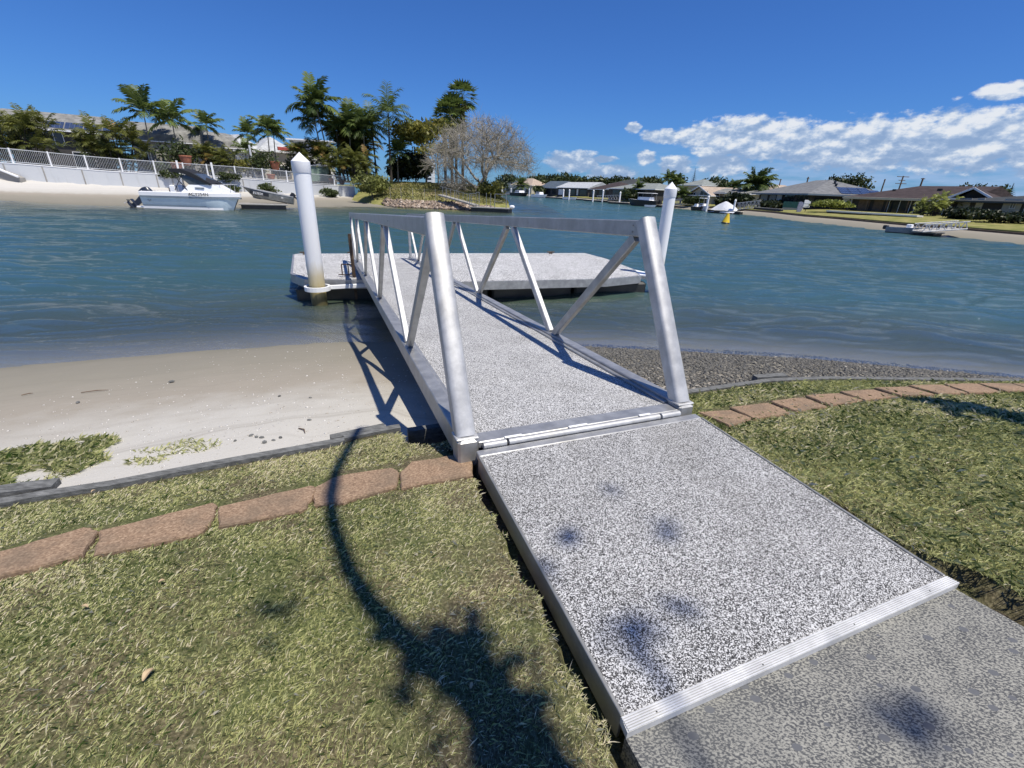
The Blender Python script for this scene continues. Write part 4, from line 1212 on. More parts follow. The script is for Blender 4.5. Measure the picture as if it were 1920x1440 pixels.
# dry grass on the headland
n = 15000; px = rs.uniform(0, 1, n); V = []; us = rs.uniform(0.8, 8, n); ff = rs.uniform(0.10, 1.25, n)
X = np.zeros(n); Y = np.zeros(n); Z = np.zeros(n)
for i in range(n):
    a = interp_line(HS, us[i]); c_ = interp_line(HC, us[i]); p = a.lerp(c_, ff[i]); tp = 2.75 if us[i] < 5 else 2.75 - 0.28 * (us[i] - 5)
    X[i], Y[i] = p.x, p.y; Z[i] = 0.7 + (tp - 0.7) * (min(1, max(0, (ff[i] - 0.10) / 0.9))) ** 0.85
pt_ = vnoise(X, Y, 0.35, 81)
V, Fq, tn = blades(X, Y, Z, 0.30, 0.045, np.clip(0.5 + (pt_ - .5) * 1.6 + rs.normal(0, .18, n), 0, 1), 0.9)
tag(np_mesh('grass', V, Fq, M_DRYG, tn), kind='stuff', label='dry yellow-green grass on the headland bank')

# right bank strip: sand + lawn, running away along the canal
RS_ = [(2300, 22), (2050, 31), G(1919, 458), G(1800, 446), G(1700, 437), G(1620, 428), G(1560, 421), XY(1500, 62), XY(1440, 74), XY(1380, 84), XY(1300, 98), XY(1200, 125), XY(1090, 172), XY(1000, 255), XY(955, 330), XY(930, 420)]
RS_ = [XY(*p) if isinstance(p, tuple) else p for p in RS_]
rows = []
for k in range(91):
    u = k / 90 * (len(RS_) - 1); a = interp_line(RS_, u); d = Vector((a.x, a.y, 0)).normalized()
    # inland direction: away from canal, mostly +x and +y
    nrm = Vector((0.75, 0.66, 0)); r = []
    for off, z in ((-6, -1.2), (-1, -0.12), (0, 0.0), (1.5, 0.22), (3.2, 0.55)): r.append(a + nrm * off + Vector((0, 0, z)))
    rows.append(r)
mb = MB(); mb.loft(rows, cap=False); tag(mb.build('right_beach', M_SAND, smooth=True), kind='structure', label='narrow sand strip along the opposite bank')
rows2 = []
for r in rows:
    a = r[4]; nrm = Vector((0.75, 0.66, 0))
    rows2.append([a + Vector((0, 0, -0.2)), a + Vector((0, 0, 0.25)) + nrm * .05, a + nrm * 6 + Vector((0, 0, 0.55)), a + nrm * 14 + Vector((0, 0, 0.8)), a + nrm * 60 + Vector((0, 0, 1.0)), a + nrm * 500 + Vector((0, 0, 2.0))])
mb = MB(); mb.loft(rows2, cap=False); tag(mb.build('right_bank_lawn', M_FARLAWN, smooth=True), kind='structure', label='lawns of the opposite bank')
# dark bank edging
mb = MB(); rr_ = []
for r in rows[8:60]:
    a = r[4]; nrm = Vector((0.75, 0.66, 0)); h = 0.04 * math.sin(a.x * 5)
    rr_.append([a - nrm * 0.12 + Vector((0, 0, -0.2)), a - nrm * 0.10 + Vector((0, 0, 0.16 + h)), a + nrm * 0.12 + Vector((0, 0, 0.18 + h)), a + nrm * 0.14 + Vector((0, 0, -0.2))])
mb.loft(rr_, closed=True); tag(mb.build('bank_edging', M_BROWNDK), 'low dark rock edge between the opposite sand strip and lawn', 'edging')
# distant ground reaching the horizon
mb = MB(); mb.add([(-2500, 480, 0.15), (2500, 430, 0.15), (2500, 3000, 0.15), (-2500, 3000, 0.15)], [(0, 1, 2, 3)])
mb.add([(60, -60, 0.3), (2500, -400, 0.3), (2500, 430, 0.3), (430, 430, 0.3), (62, 22, 0.3)], [(0, 1, 2, 3, 4)])
mb.add([(-2500, -60, 0.3), (-110, 30, 0.3), (-220, 330, 0.3), (-60, 520, 0.3), (-2500, 520, 0.3)], [(0, 1, 2, 3, 4)])
tag(mb.build('distant_ground', M_FARLAWN), kind='structure', label='flat distant land')

# ================================================================== PONTOON AND PILES
PE = Vector((0.951, 0.309, 0)); PN = Vector((-0.309, 0.951, 0)); PO = Vector((-1.4, 10.1, 0.0))
PM = Matrix(((PE.x, PN.x, 0, PO.x), (PE.y, PN.y, 0, PO.y), (0, 0, 1, 0), (0, 0, 0, 1)))
pon = thing('pontoon', 'floating pontoon with pale speckled deck and white edge at the gangway end', 'pontoon')
pon.matrix_world = PM
outl = [(-3.1, 0.22), (-1.7, -0.02), (-0.7, -0.42), (3.6, -0.42), (4.75, -0.1), (5.15, 0.9), (5.36, 2.9), (5.25, 4.2), (-3.65, 4.22), (-3.78, 4.05), (-3.45, 0.95)]
def inset(o, d):
    cx_ = sum(p[0] for p in o) / len(o); cy_ = sum(p[1] for p in o) / len(o)
    return [(p[0] - math.copysign(d, p[0] - cx_), p[1] - math.copysign(d, p[1] - cy_)) for p in o]
mb = MB(); mb.prism(inset(outl, 0.05), 0.38, 0.452); mb.build('deck', M_FLECKP, pon)
mb = MB(); mb.prism(outl, 0.265, 0.445); mb.build('edge_frame', M_ALU, pon)
mb = MB(); mb.prism(inset(outl, -0.018), 0.385, 0.425); mb.prism(inset(outl, -0.012), 0.30, 0.345); mb.build('fender_strip', M_WHITE, pon)
mb = MB()
for i in range(4):
    mb.box((-3.3 + i * 2.1, 0.30 if i == 0 else 0.0, -0.3), (-3.3 + i * 2.1 + 2.02, 3.95, 0.262), bev=0.05)
mb.build('float', M_FLOATBLK, pon)
def ringarm(px_, py_, target, name='pile_guide'):
    mb = MB(); c_ = Vector((px_, py_, 0)); ins = []; 
    rows = []
    for k in range(25):
        a = 2 * math.pi * k / 24
        rows.append([c_ + Vector((math.cos(a) * r_, math.sin(a) * r_, z)) for r_, z in ((0.205, 0.30), (0.250, 0.30), (0.250, 0.385), (0.205, 0.385))])
    mb.loft(rows, cap=False, closed=True)
    tx, ty = target
    dd = Vector((tx - px_, ty - py_, 0)).normalized() * 0.24; mb.beam((px_ + dd.x, py_ + dd.y, 0.342), (tx, ty, 0.342), 0.05, 0.08)
    return mb
pileL = Vector((-4.02, 9.05, 0)); pileR = Vector((3.62, 11.75, 0))
def toP(v): r_ = v - PO; return (r_.dot(PE), r_.dot(PN))
aL = toP(pileL); aR = toP(pileR)
mb = ringarm(aL[0], aL[1], (aL[0] + 0.95, -0.02)); mb.build('pile_guide', M_WHITE, pon, smooth=False)
mb = ringarm(aR[0], aR[1], (4.4, 0.6)); mb.prism([(4.7, 0.25), (aR[0] - .05, aR[1] - 0.20), (aR[0] + .1, aR[1] + .22), (5.0, 1.5)], 0.40, 0.43); mb.build('pile_guide', M_WHITE, pon)
for x, y in ((-3.45, 3.95), (0.3, 3.98), (3.9, 3.95), (-2.2, 3.9)):
    mb = MB(); mb.beam((x - .13, y, .515), (x + .13, y, .515), .035, .03); mb.box((x - .05, y - .03, .452), (x - .015, y + .03, .502)); mb.box((x + .015, y - .03, .452), (x + .05, y + .03, .502))
    mb.build('mooring_cleat', M_RUST, pon)
def pile(label, at, ztop, k=1.0):
    t_ = thing('pile', label, 'pile', (at.x, at.y, 0), 0, 'white sleeved piles holding the pontoon')
    mb = MB(); mb.lathe([(0.152 * k, -2.8), (0.152 * k, ztop - 0.34)], seg=40); s_ = mb.build('sleeve', M_PILE, t_, smooth=True)
    mb = MB(); mb.lathe([(0.158 * k, ztop - 0.345), (0.163 * k, ztop - 0.335), (0.163 * k, ztop - 0.155), (0.0, ztop)], seg=40); mb.build('cap', M_PCAP, t_, smooth=True)
    return t_
zt = D(562, 285, 9.05).z; pile('tall white pile with pointed cap at the left pontoon end, stained yellow low down', pileL, zt)
zt = D(1240, 340, 11.75).z; pile('white sleeved pile with pointed cap behind the right end post of the gangway', pileR, zt, 0.90)
# old timber stub and small frame beside the gangway end
op = thing('mooring_post', 'dark weathered steel mooring post standing beside the left chord of the gangway', 'post', (0, 0, 0))
q = D(665, 510, 9.75)
mb = MB(); mb.beam((q.x, q.y, -1.5), (q.x - 0.03, q.y, 1.35), 0.06, 0.06, up=(0, 1, 0)); mb.build('shaft', M_RUST, op)
mb = MB(); mb.beam((q.x - 0.35, q.y, 0.50), (q.x, q.y, 0.50), 0.02, 0.02); mb.beam((q.x - 0.27, q.y, 0.50), (q.x - 0.27, q.y, 0.72), 0.02, 0.02); mb.beam((q.x - 0.27, q.y, 0.72), (q.x, q.y, 0.72), 0.02, 0.02); mb.beam((q.x - 0.13, q.y, 0.50), (q.x - 0.13, q.y, 0.72), 0.02, 0.02); mb.build('bracket', M_RUST, op)

# ================================================================== PLANTS
class LF:
    """leaf accumulator"""
    def __init__(s): s.v = []; s.f = []; s.t = []
    def tri(s, a, b, c, tone):
        k = len(s.v); s.v += [a, b, c]; s.f.append((k, k + 1, k + 2)); s.t += [tone] * 3
    def quad(s, a, b, c, d, tone):
        k = len(s.v); s.v += [a, b, c, d]; s.f += [(k, k + 1, k + 2), (k, k + 2, k + 3)]; s.t += [tone] * 4
    def build(s, name, mat, parent):
        return np_mesh(name, np.array([tuple(v) for v in s.v]), np.array(s.f), mat, np.array(s.t), parent, nper=3)

def frond(lf, base, az_, elev, L, droop, r, nl=16, lw=0.16, ll=0.42, tone=0.5, vee=0.5):
    """arching feather frond with leaflets"""
    d = Vector((math.cos(az_) * math.cos(elev), math.sin(az_) * math.cos(elev), math.sin(elev)))
    pts = [base.copy()]; p = base.copy(); st = L / 8
    for i in range(8):
        d = (d + Vector((WIND[0] * 0.05, WIND[1] * 0.05, -droop * (0.25 + i * 0.13)))).normalized()
        p = p + d * st; pts.append(p.copy())
    side = Vector((-math.sin(az_), math.cos(az_), 0))
    wr = 0.012 * L
    for i in range(8):
        lf.quad(pts[i] - side * wr, pts[i] + side * wr, pts[i + 1] + side * wr * .8, pts[i + 1] - side * wr * .8, max(0, tone - .1))
    for i in range(nl):
        u = 0.14 + 0.86 * (i + .5) / nl; k = min(7, int(u * 8)); q = pts[k].lerp(pts[k + 1], u * 8 - k); dd = (pts[k + 1] - pts[k]).normalized()
        l_ = L * ll * (0.45 + 0.75 * math.sin(math.pi * min(1, u * 0.85 + .12)) ** .8) * .9
        for s_ in (-1, 1):
            tipdir = (side * s_ * (0.8 + .2 * r.random()) + dd * (0.45 + .45 * u) + Vector((0, 0, vee * (0.5 - u) - 0.45 * r.random()))).normalized()
            tip = q + tipdir * l_ * (0.8 + .35 * r.random())
            wv = dd * (lw * l_ * .5)
            tn = min(1, max(0, tone + r.uniform(-.14, .14)))
            mid = q.lerp(tip, .5) + Vector((0, 0, l_ * .06))
            lf.quad(q - wv * .5, q + wv * .5, mid + wv, mid - wv, tn); lf.tri(mid - wv, mid + wv, tip - Vector((0, 0, l_ * .12)), tn)
WIND = (0.5, -0.2)

def palm(label, pos, h, L, nf=16, seed=1, trunk_r=0.11, lean=(0, 0), crown='king', mat=None, tmat=None, group=None, droop=0.16, tone=0.45, name='palm_tree', cat='palm'):
    r = random.Random(seed)
    t_ = thing(name, label, cat, (pos.x, pos.y, pos.z), 0, group)
    mb = MB(); pts = []
    for i in range(8):
        f = i / 7; pts.append((lean[0] * f * f, lean[1] * f * f, h * f))
    mb.tube(pts, [trunk_r * (1.3 - 0.55 * min(1, i / 3)) * (1 - .03 * i) for i in range(8)], 8)
    mb.build('trunk', tmat or M_TRUNK, t_, smooth=True)
    top = Vector(pts[-1]); lf = LF()
    for i in range(nf):
        az_ = i * 2.399 + r.uniform(-.3, .3); f = i / nf
        el_ = 1.35 - 1.55 * f + r.uniform(-.15, .15)
        tn = tone + r.uniform(-.2, .25) - 0.1 * f
        if crown == 'queen': frond(lf, top, az_, el_, L * r.uniform(.85, 1.1), droop * 1.5, r, 20, .10, .34, tn, 0.1)
        else: frond(lf, top, az_, el_, L * r.uniform(.9, 1.2), droop * 1.15, r, 20, .20, .36, tn, .2)
    lf.build('crown', mat or M_PALM, t_)
    return t_

def fanpalm(label, pos, h, R, seed=1, trunk_r=0.16, nf=34, group=None, skirt=True):
    r = random.Random(seed); t_ = thing('fan_palm', label, 'palm', (pos.x, pos.y, pos.z), 0, group)
    mb = MB(); mb.tube([(0, 0, h * i / 6) for i in range(7)], [trunk_r * (1.25 - .5 * i / 6) for i in range(7)], 9); mb.build('trunk', M_DKTRUNK, t_, smooth=True)
    lf = LF(); top = Vector((0, 0, h))
    for i in range(nf):
        az_ = i * 2.4 + r.random() * .4; el_ = 1.4 - 2.3 * i / nf
        d = Vector((math.cos(az_) * math.cos(el_), math.sin(az_) * math.cos(el_), math.sin(el_)))
        c_ = top + d * R * r.uniform(.45, .62); side = Vector((-math.sin(az_), math.cos(az_), 0)); upv = side.cross(d)
        lf.quad(top - side * .02, top + side * .02, c_ + side * .02, c_ - side * .02, .4)
        tn0 = (0.5 if i < nf * .7 else 0.93) + r.uniform(-.15, .05)
        for k in range(9):
            a = (k - 4) / 4 * 1.35; dr = d * math.cos(a) + side * math.sin(a); tip = c_ + dr * R * .52 + Vector((0, 0, -R * .16 * abs(math.cos(a)) * r.random() - R * .05))
            w_ = (side * math.cos(a) - d * math.sin(a)) * R * .055; m_ = c_.lerp(tip, .55)
            lf.quad(c_ - w_ * .3, c_ + w_ * .3, m_ + w_, m_ - w_, tn0); lf.tri(m_ - w_, m_ + w_, tip, tn0)
    lf.build('crown', M_PALM, t_)
    if skirt:
        lf = LF()
        for i in range(90):
            az_ = r.random() * 6.28; z = h - R * .4 - r.random() * R * 1.2; q = Vector((math.cos(az_) * trunk_r, math.sin(az_) * trunk_r, z)); side = Vector((-math.sin(az_), math.cos(az_), 0))
            tip = q + Vector((math.cos(az_) * .22, math.sin(az_) * .22, -R * .5)); lf.quad(q - side * .1, q + side * .1, tip + side * .12, tip - side * .12, .85 + .15 * r.random())
        lf.build('dead_skirt', M_PALM, t_)
    return t_

def cane(label, pos, w_, h, seed=1, nst=22, mat=None, name='cane_palm', nf=None, tone=.45, depth=None):
    """dense clump of arching cane palms"""
    r = random.Random(seed); t_ = thing(name, label, 'palm clump', (pos.x, pos.y, pos.z)); mb = MB(); lf = LF(); depth = depth or w_ * .6
    for i in range(nst):
        a = r.random() * 6.28; q = math.sqrt(r.random()); bx, by = q * w_ * .28 * math.cos(a), q * depth * .3 * math.sin(a)
        hh = h * r.uniform(.35, .80); tx, ty = bx * 1.7 + r.uniform(-.3, .3), by * 1.6
        mb.tube([(bx, by, 0), ((bx + tx) / 2, (by + ty) / 2, hh * .55), (tx, ty, hh)], [.06, .05, .04], 5)
        for k in range(nf or 8):
            az_ = k * 2.4 + r.random(); el_ = 1.3 - 1.25 * k / 8 + r.uniform(-.2, .2)
            tn = tone + r.uniform(-.3, .32) + (.35 if r.random() < .06 else 0)
            frond(lf, Vector((tx, ty, hh)), az_, el_, h * r.uniform(.26, .40), .19, r, 11, .2, .36, tn)
    for k in range(nst * 3):
        a = r.random() * 6.28; frond(lf, Vector((r.uniform(-.34, .34) * w_, r.uniform(-.3, .3) * depth, h * r.uniform(.05, .4))), a, r.uniform(.2, 1.2), h * r.uniform(.25, .38), .22, r, 9, .24, .36, tone - .2 + r.uniform(-.15, .2))
    mb.build('stems', M_DKTRUNK, t_); lf.build('fronds', mat or M_CANE, t_)
    return t_

def colonise(r, attr, root, step, infl, kill, iters=70, trunk=None):
    """space colonisation branching: returns nodes, parents"""
    nodes = [np.array(root, float)] if trunk is None else [np.array(p, float) for p in trunk]
    par = [-1] + list(range(len(nodes) - 1)); A = np.array(attr, float)
    for it in range(iters):
        if len(A) == 0: break
        Nn = np.array(nodes); d = np.linalg.norm(A[:, None] - Nn[None], axis=2); j = d.argmin(1); dm = d.min(1); act = dm < infl
        if not act.any(): act = dm < dm.min() * 1.3
        new = {}
        for i in np.where(act)[0]: new.setdefault(j[i], []).append((A[i] - Nn[j[i]]) / (dm[i] + 1e-6))
        for k, vs in new.items():
            v = np.mean(vs, 0) + r.normal(0, .10, 3); v /= np.linalg.norm(v) + 1e-6; nodes.append(Nn[k] + v * step); par.append(int(k))
        Nn = np.array(nodes); d = np.linalg.norm(A[:, None] - Nn[None], axis=2).min(1); A = A[d > kill]
        if len(nodes) > 2600: break
    return np.array(nodes), par

def branch_mesh(mb, nodes, par, rtip, expo=2.4, rmax=1.0):
    n = len(nodes); R_ = np.zeros(n); ch = [[] for _ in range(n)]
    for i in range(1, n): ch[par[i]].append(i)
    for i in range(n - 1, -1, -1):
        R_[i] = rtip if not ch[i] else min(rmax, sum(R_[c] ** expo for c in ch[i]) ** (1 / expo))
    for i in range(1, n):
        p = par[i]; seg = 3 if R_[i] < rtip * 2.5 else 6
        mb.tube([nodes[p], nodes[i]], [R_[p] if R_[p] < R_[i] * 1.6 else R_[i] * 1.25, R_[i]], seg, cap=False)
    return R_, ch

def leafy(label, pos, h, w_, seed=1, mat=None, bark=None, leaf=0.35, nclump=90, per=26, name='leafy_tree', cat='tree', base=0.35, flat=1.0, trunk_r=.3, group=None, tone=.4, depth=None, hollow=.35, spread=.09):
    r = np.random.RandomState(seed); t_ = thing(name, label, cat, (pos.x, pos.y, pos.z), 0, group); depth = depth or w_
    attr = []
    lob = [(r.uniform(-.3, .3), r.uniform(-.3, .3), r.uniform(.0, .45), r.uniform(.22, .34)) for _ in range(7)] + [(0, 0, .2, .38)]
    while len(attr) < nclump:
        lx, ly, lz_, lr = lob[r.randint(len(lob))]; v = r.normal(0, 1, 3); v /= np.linalg.norm(v); q = lr * (hollow + (1 - hollow) * r.rand() ** .5)
        attr.append(((lx + v[0] * q) * w_, (ly + v[1] * q) * depth, h * base + (h * (1 - base)) * min(1, max(0.0, (lz_ + .28 + v[2] * q * flat)))))
    mb = MB()
    nodes, par = colonise(r, attr, (0, 0, 0), h * .07, h * 3, h * .09, 60, trunk=[(0, 0, 0), (.01 * h, 0, h * base * .5), (-.01 * h, 0, h * base)])
    branch_mesh(mb, nodes, par, .018 * h * .25, 2.2, trunk_r); mb.build('trunk', bark or M_BARK2, t_)
    at = np.array(attr); n = len(at) * per; c_ = np.repeat(at, per, 0); tn = np.repeat(np.clip(tone + r.normal(0, .22, len(at)), 0, 1), per) + r.normal(0, .08, n)
    P = c_ + r.normal(0, spread, (n, 3)) * np.array([w_, depth, h * .75])
    u = r.normal(0, 1, (n, 3)); u /= np.linalg.norm(u, axis=1)[:, None]; v = np.cross(u, r.normal(0, 1, (n, 3))); v /= np.linalg.norm(v, axis=1)[:, None]
    s_ = leaf * (0.6 + .8 * r.rand(n))[:, None]
    V = np.stack([P - u * s_, P + v * s_ * .45, P + u * s_, P - v * s_ * .45], 1).reshape(-1, 3)
    np_mesh('crown', V, np.arange(n * 4).reshape(-1, 4), mat or M_LEAF, np.repeat(np.clip(tn, 0, 1), 4), t_)
    return t_

# --- left bank planting; ground level by place
TG = TOPZ + 0.15
def base(px, Y, z=TG): return XY(px, Y, z)
def height(px, py, Y, z=TG): return D(px, py, Y).z - z
def wid(px0, px1, Y): return (XY(px1, Y) - XY(px0, Y)).length
for i, (p0, p1, ytop, Y, lab) in enumerate([(-40, 122, 192, 52, 'huge dark cane palm clump at the left photo edge'), (165, 290, 214, 55, 'wide olive cane palm clump between the two left roofs'), (366, 455, 258, 61, 'low rounded cane palm clump right of the stairs gate'),
        (548, 628, 250, 70, 'cane palm clump behind the pointed pile'), (612, 705, 262, 68, 'golden cane palm clump above the green shed'), (640, 700, 205, 76, 'tall cane palm thicket behind the shed')]):
    b = base((p0 + p1) / 2, Y); h = height((p0 + p1) / 2, ytop + 4, Y) * .9; cane(lab, b, wid(p0, p1, Y) * (1.0, .9, .9, .9, .9, .9)[i], h, 20 + i, 22, tone=.40 if i < 2 else .48)
PAL = [(297, 193, 66, 'slender palm left of the twin palms above the curved roof', 5.0, 0), (345, 207, 66, 'windblown pale palm above the curved roof', 4.2, 1), (405, 216, 72, 'single small palm above the end of the curved roof', 3.4, 0),
       (476, 232, 74, 'short palm left of the close palm pair', 3.2, 0), (514, 224, 72, 'left palm of the close pair beside the red awning', 3.6, 0), (524, 232, 73, 'right palm of the close pair beside the red awning', 3.3, 0), (468, 262, 68, 'small low palm with white trunk below the short palm', 2.6, 0)]
for i, (px, py, Y, lab, L, q) in enumerate(PAL):
    h = height(px, py + 20, Y); tr_r = .10
    palm(lab, base(px, Y), h, L * .68, 13, 40 + i, tr_r, lean=(0.3, 0), tone=.52 if not q else .6, group='palms above the left roofs')
for i, (px, py, Y, L, lab, lean, q) in enumerate([(622, 182, 70, 4.2, 'tallest leaning feather palm of the left cluster', (-1.0, 0), 'king'), (612, 212, 71, 3.6, 'drooping palm just below the tallest palm', (-.6, 0), 'king'), (662, 220, 73, 3.8, 'arching palm right of the tallest palm', (.4, 0), 'king'), (640, 232, 74, 3.6, 'dense palm in the middle of the cluster', (.2, 0), 'king'),
        (735, 200, 72, 4.6, 'tall queen palm with fine drooping fronds and dark trunk', (.15, 0), 'queen'), (708, 222, 74, 4.4, 'second queen palm with pale drooping fronds', (-.2, 0), 'queen'), (690, 228, 73, 3.6, 'palm between the cluster and the queen palms', (0, 0), 'king'), (748, 272, 74, 3.0, 'bright green low palm right of the queen palm', (0.1, 0), 'king')]):
    h = height(px, py + 16, Y, 2.7); palm(lab, XY(px, Y, 2.7), h, L * .8, 17, 60 + i, .17 if q == 'queen' else .13, lean=lean, crown=q, tmat=M_DKTRUNK if q == 'queen' else None, tone=.40, group='palms on the headland')
for i, (px, py, Y, R, lab) in enumerate([(868, 182, 82, 2.5, 'tallest fan palm above the bare tree'), (848, 212, 80, 2.7, 'dark dense fan palm left of the tallest fan palm'), (836, 222, 84, 2.2, 'leftmost fan palm with thin fronds'), (856, 228, 86, 2.2, 'lowest fan palm hidden behind the bare tree')]):
    fanpalm(lab, XY(px, Y, 2.7), height(px, py, Y, 2.7), R * 1.15, 80 + i, .20, 36, 'fan palms behind the bare tree')
leafy('flat-topped yellow-green tree between the palms and the fan palms', XY(800, 76, 2.7), height(800, 212, 76, 2.7), wid(752, 848, 76), 91, M_LEAFY, M_BARK2, .30, 150, 26, base=.45, flat=.55, trunk_r=.25, tone=.5, spread=.05)
leafy('low spreading yellow-green tree in front of the fan palms', XY(822, 70, 2.7), height(822, 258, 70, 2.7), wid(775, 870, 70), 92, M_LEAFY, M_BARK, .22, 70, 12, base=.5, flat=.4, trunk_r=.2, tone=.45, spread=.05)
leafy('dark bushy hedge tree at the top of the headland lawn', XY(781, 77, 2.6), height(781, 283, 77, 2.6), wid(752, 812, 77), 93, M_LEAFD, M_DKTRUNK, .30, 160, 30, base=.12, trunk_r=.15, name='hedge_bush', cat='bush', spread=.07)
leafy('dark shrubs under the queen palm trunk', XY(748, 79, 2.6), height(748, 292, 79, 2.6), wid(722, 778, 79), 94, M_LEAFD, M_DKTRUNK, .28, 90, 26, base=.1, trunk_r=.12, name='hedge_bush', cat='bush', spread=.07)
leafy('round glossy mangrove shrub on the beach at the end of the white wall', XY(697, 60, .45), height(697, 322, 60, .45), wid(664, 732, 60), 95, M_MANGRV, M_BARK2, .17, 150, 24, base=.18, trunk_r=.1, name='mangrove_shrub', cat='shrub', tone=.5, spread=.06)
leafy('bushes at the tip of the headland behind the small pontoon', XY(921, 64, 1.0), 2.3, wid(895, 945, 64), 96, M_LEAFY, M_BARK2, .2, 80, 22, base=.1, trunk_r=.08, name='bank_shrub', cat='shrub', tone=.35)
for i, (px, Y, h, lab) in enumerate([(503, 57.5, .75, 'low green beach bush under the middle of the white wall'), (617, 63, .75, 'low green beach bush right of the pointed pile'), (400, 54, .5, 'dull low plant on the sand behind the white boat bow'), (428, 56, .55, 'small dark plant on the sand behind the dinghy')]):
    leafy(lab, XY(px, Y, .85 if px < 550 else .55), h * 1.6, 2.4, 100 + i, M_LEAF, M_BARK2, .14, 50, 22, base=.05, trunk_r=.04, name='beach_bush', cat='bush', tone=.65, group='low bushes on the far sand')
for i, (px, lab, hh) in enumerate([(308, 'trailing plant hanging over the wall left of the canopy', .8), (330, 'small dark trailing plant over the wall above the canopy', .6), (418, 'green succulent trailing over the wall right of the steps', .9), (440, 'grey trailing plant over the wall by the bow rail', .7)]):
    q, zt_, d = wall_at(px); leafy(lab, Vector((q.x, q.y - .05, zt_ - hh * .55)), hh * 1.3, 2.0, 110 + i, M_LEAF, M_BARK2, .10, 40, 20, base=.02, trunk_r=.03, name='trailing_plant', cat='plant', tone=.6, depth=.6, group='plants trailing over the white wall')
for i, (px, Y, py, lab, mm) in enumerate([(345, 58, 262, 'thin grey shrub above the upper terrace rail', M_LEAF), (500, 66, 282, 'grey-green shrub beside the terracotta pots', M_LEAF), (455, 64, 296, 'mixed low garden bed right of the cane palm clump', M_LEAFY), (318, 57, 306, 'low shrub against the grey terrace wall', M_LEAF), (210, 60, 262, 'loose shrub between the cane palm clumps', M_LEAF), (560, 70, 292, 'dark shrub behind the fence near the shed', M_LEAFD)]):
    leafy(lab, base(px, Y, TG), max(1.2, height(px, py, Y)), 4.0, 120 + i, mm, M_BARK, .2, 70, 16, base=.2, trunk_r=.08, name='garden_shrub', cat='shrub', tone=.5, spread=.1)

# bare spreading tree
def bare_tree(label, pos, name='bare_tree'):
    r = np.random.RandomState(5); t_ = thing(name, label, 'tree', (pos.x, pos.y, pos.z)); W_ = wid(812, 1014, 66); H_ = height(905, 220, 66, pos.z); off = 0.35
    attr = []
    while len(attr) < 900:
        v = r.normal(0, 1, 3); v[2] = abs(v[2]); v /= np.linalg.norm(v); q = r.rand() ** .33
        if q < .55: continue
        x, y, z = v * q; X_ = x * W_ * .5 + off; Z_ = H_ * (.36 + .64 * z)
        Z_ -= 0.5 * max(0, (x * x * 1.2)) * (1 - z)          # crown skirts hang at the rim
        if r.rand() < .25 * (1 if x < 0 else .2): continue
        attr.append((X_, y * W_ * .42, Z_))
    for k in range(120):                                       # low limb reaching left over the bank
        attr.append((-W_ * .10 - r.rand() * W_ * .24, r.normal(0, .8), H_ * (.03 + .16 * r.rand())))
    nodes, par = colonise(r, attr, (0, 0, 0), .34, 50, .36, 90, trunk=[(-.3, 0, 0), (-.05, 0, .6), (.4, 0, 1.3), (.9, .05, 2.0)])
    mb = MB(); branch_mesh(mb, nodes, par, .022, 2.1, .55); mb.build('trunk_and_limbs', M_BARK, t_)
    mb = MB(); ch = set(par)
    for i in range(len(nodes)):
        if i in ch and r.rand() > .85: continue
        p = nodes[i]
        for k in range(4):
            d = nodes[i] - nodes[par[i]] if par[i] >= 0 else np.array([0, 0, 1.]); d = d / (np.linalg.norm(d) + 1e-6) + r.normal(0, .65, 3); L = .45 + .5 * r.rand()
            mb.tube([p, p + d * L * .5, p + d * L + np.array([0, 0, -.05])], [.015, .012, .008], 3, cap=False)
            for q2 in range(2):
                st_ = p + d * L * (.35 + .3 * q2); d2 = d / (np.linalg.norm(d) + 1e-6) + r.normal(0, .7, 3); mb.tube([st_, st_ + d2 * .30], [.009, .005], 3, cap=False)
    mb.build('twigs', M_BARK, t_)
bare_tree('large bare grey tree with spreading dome of twigs at the tip of the headland', XY(897, 66, 1.7))
leafy('bare scrubby bush tangled below the big bare tree', XY(858, 63, 1.6), 2.6, 6.0, 97, M_BARK, M_BARK, .12, 60, 3, base=.1, trunk_r=.06, name='dead_bush', cat='bush')

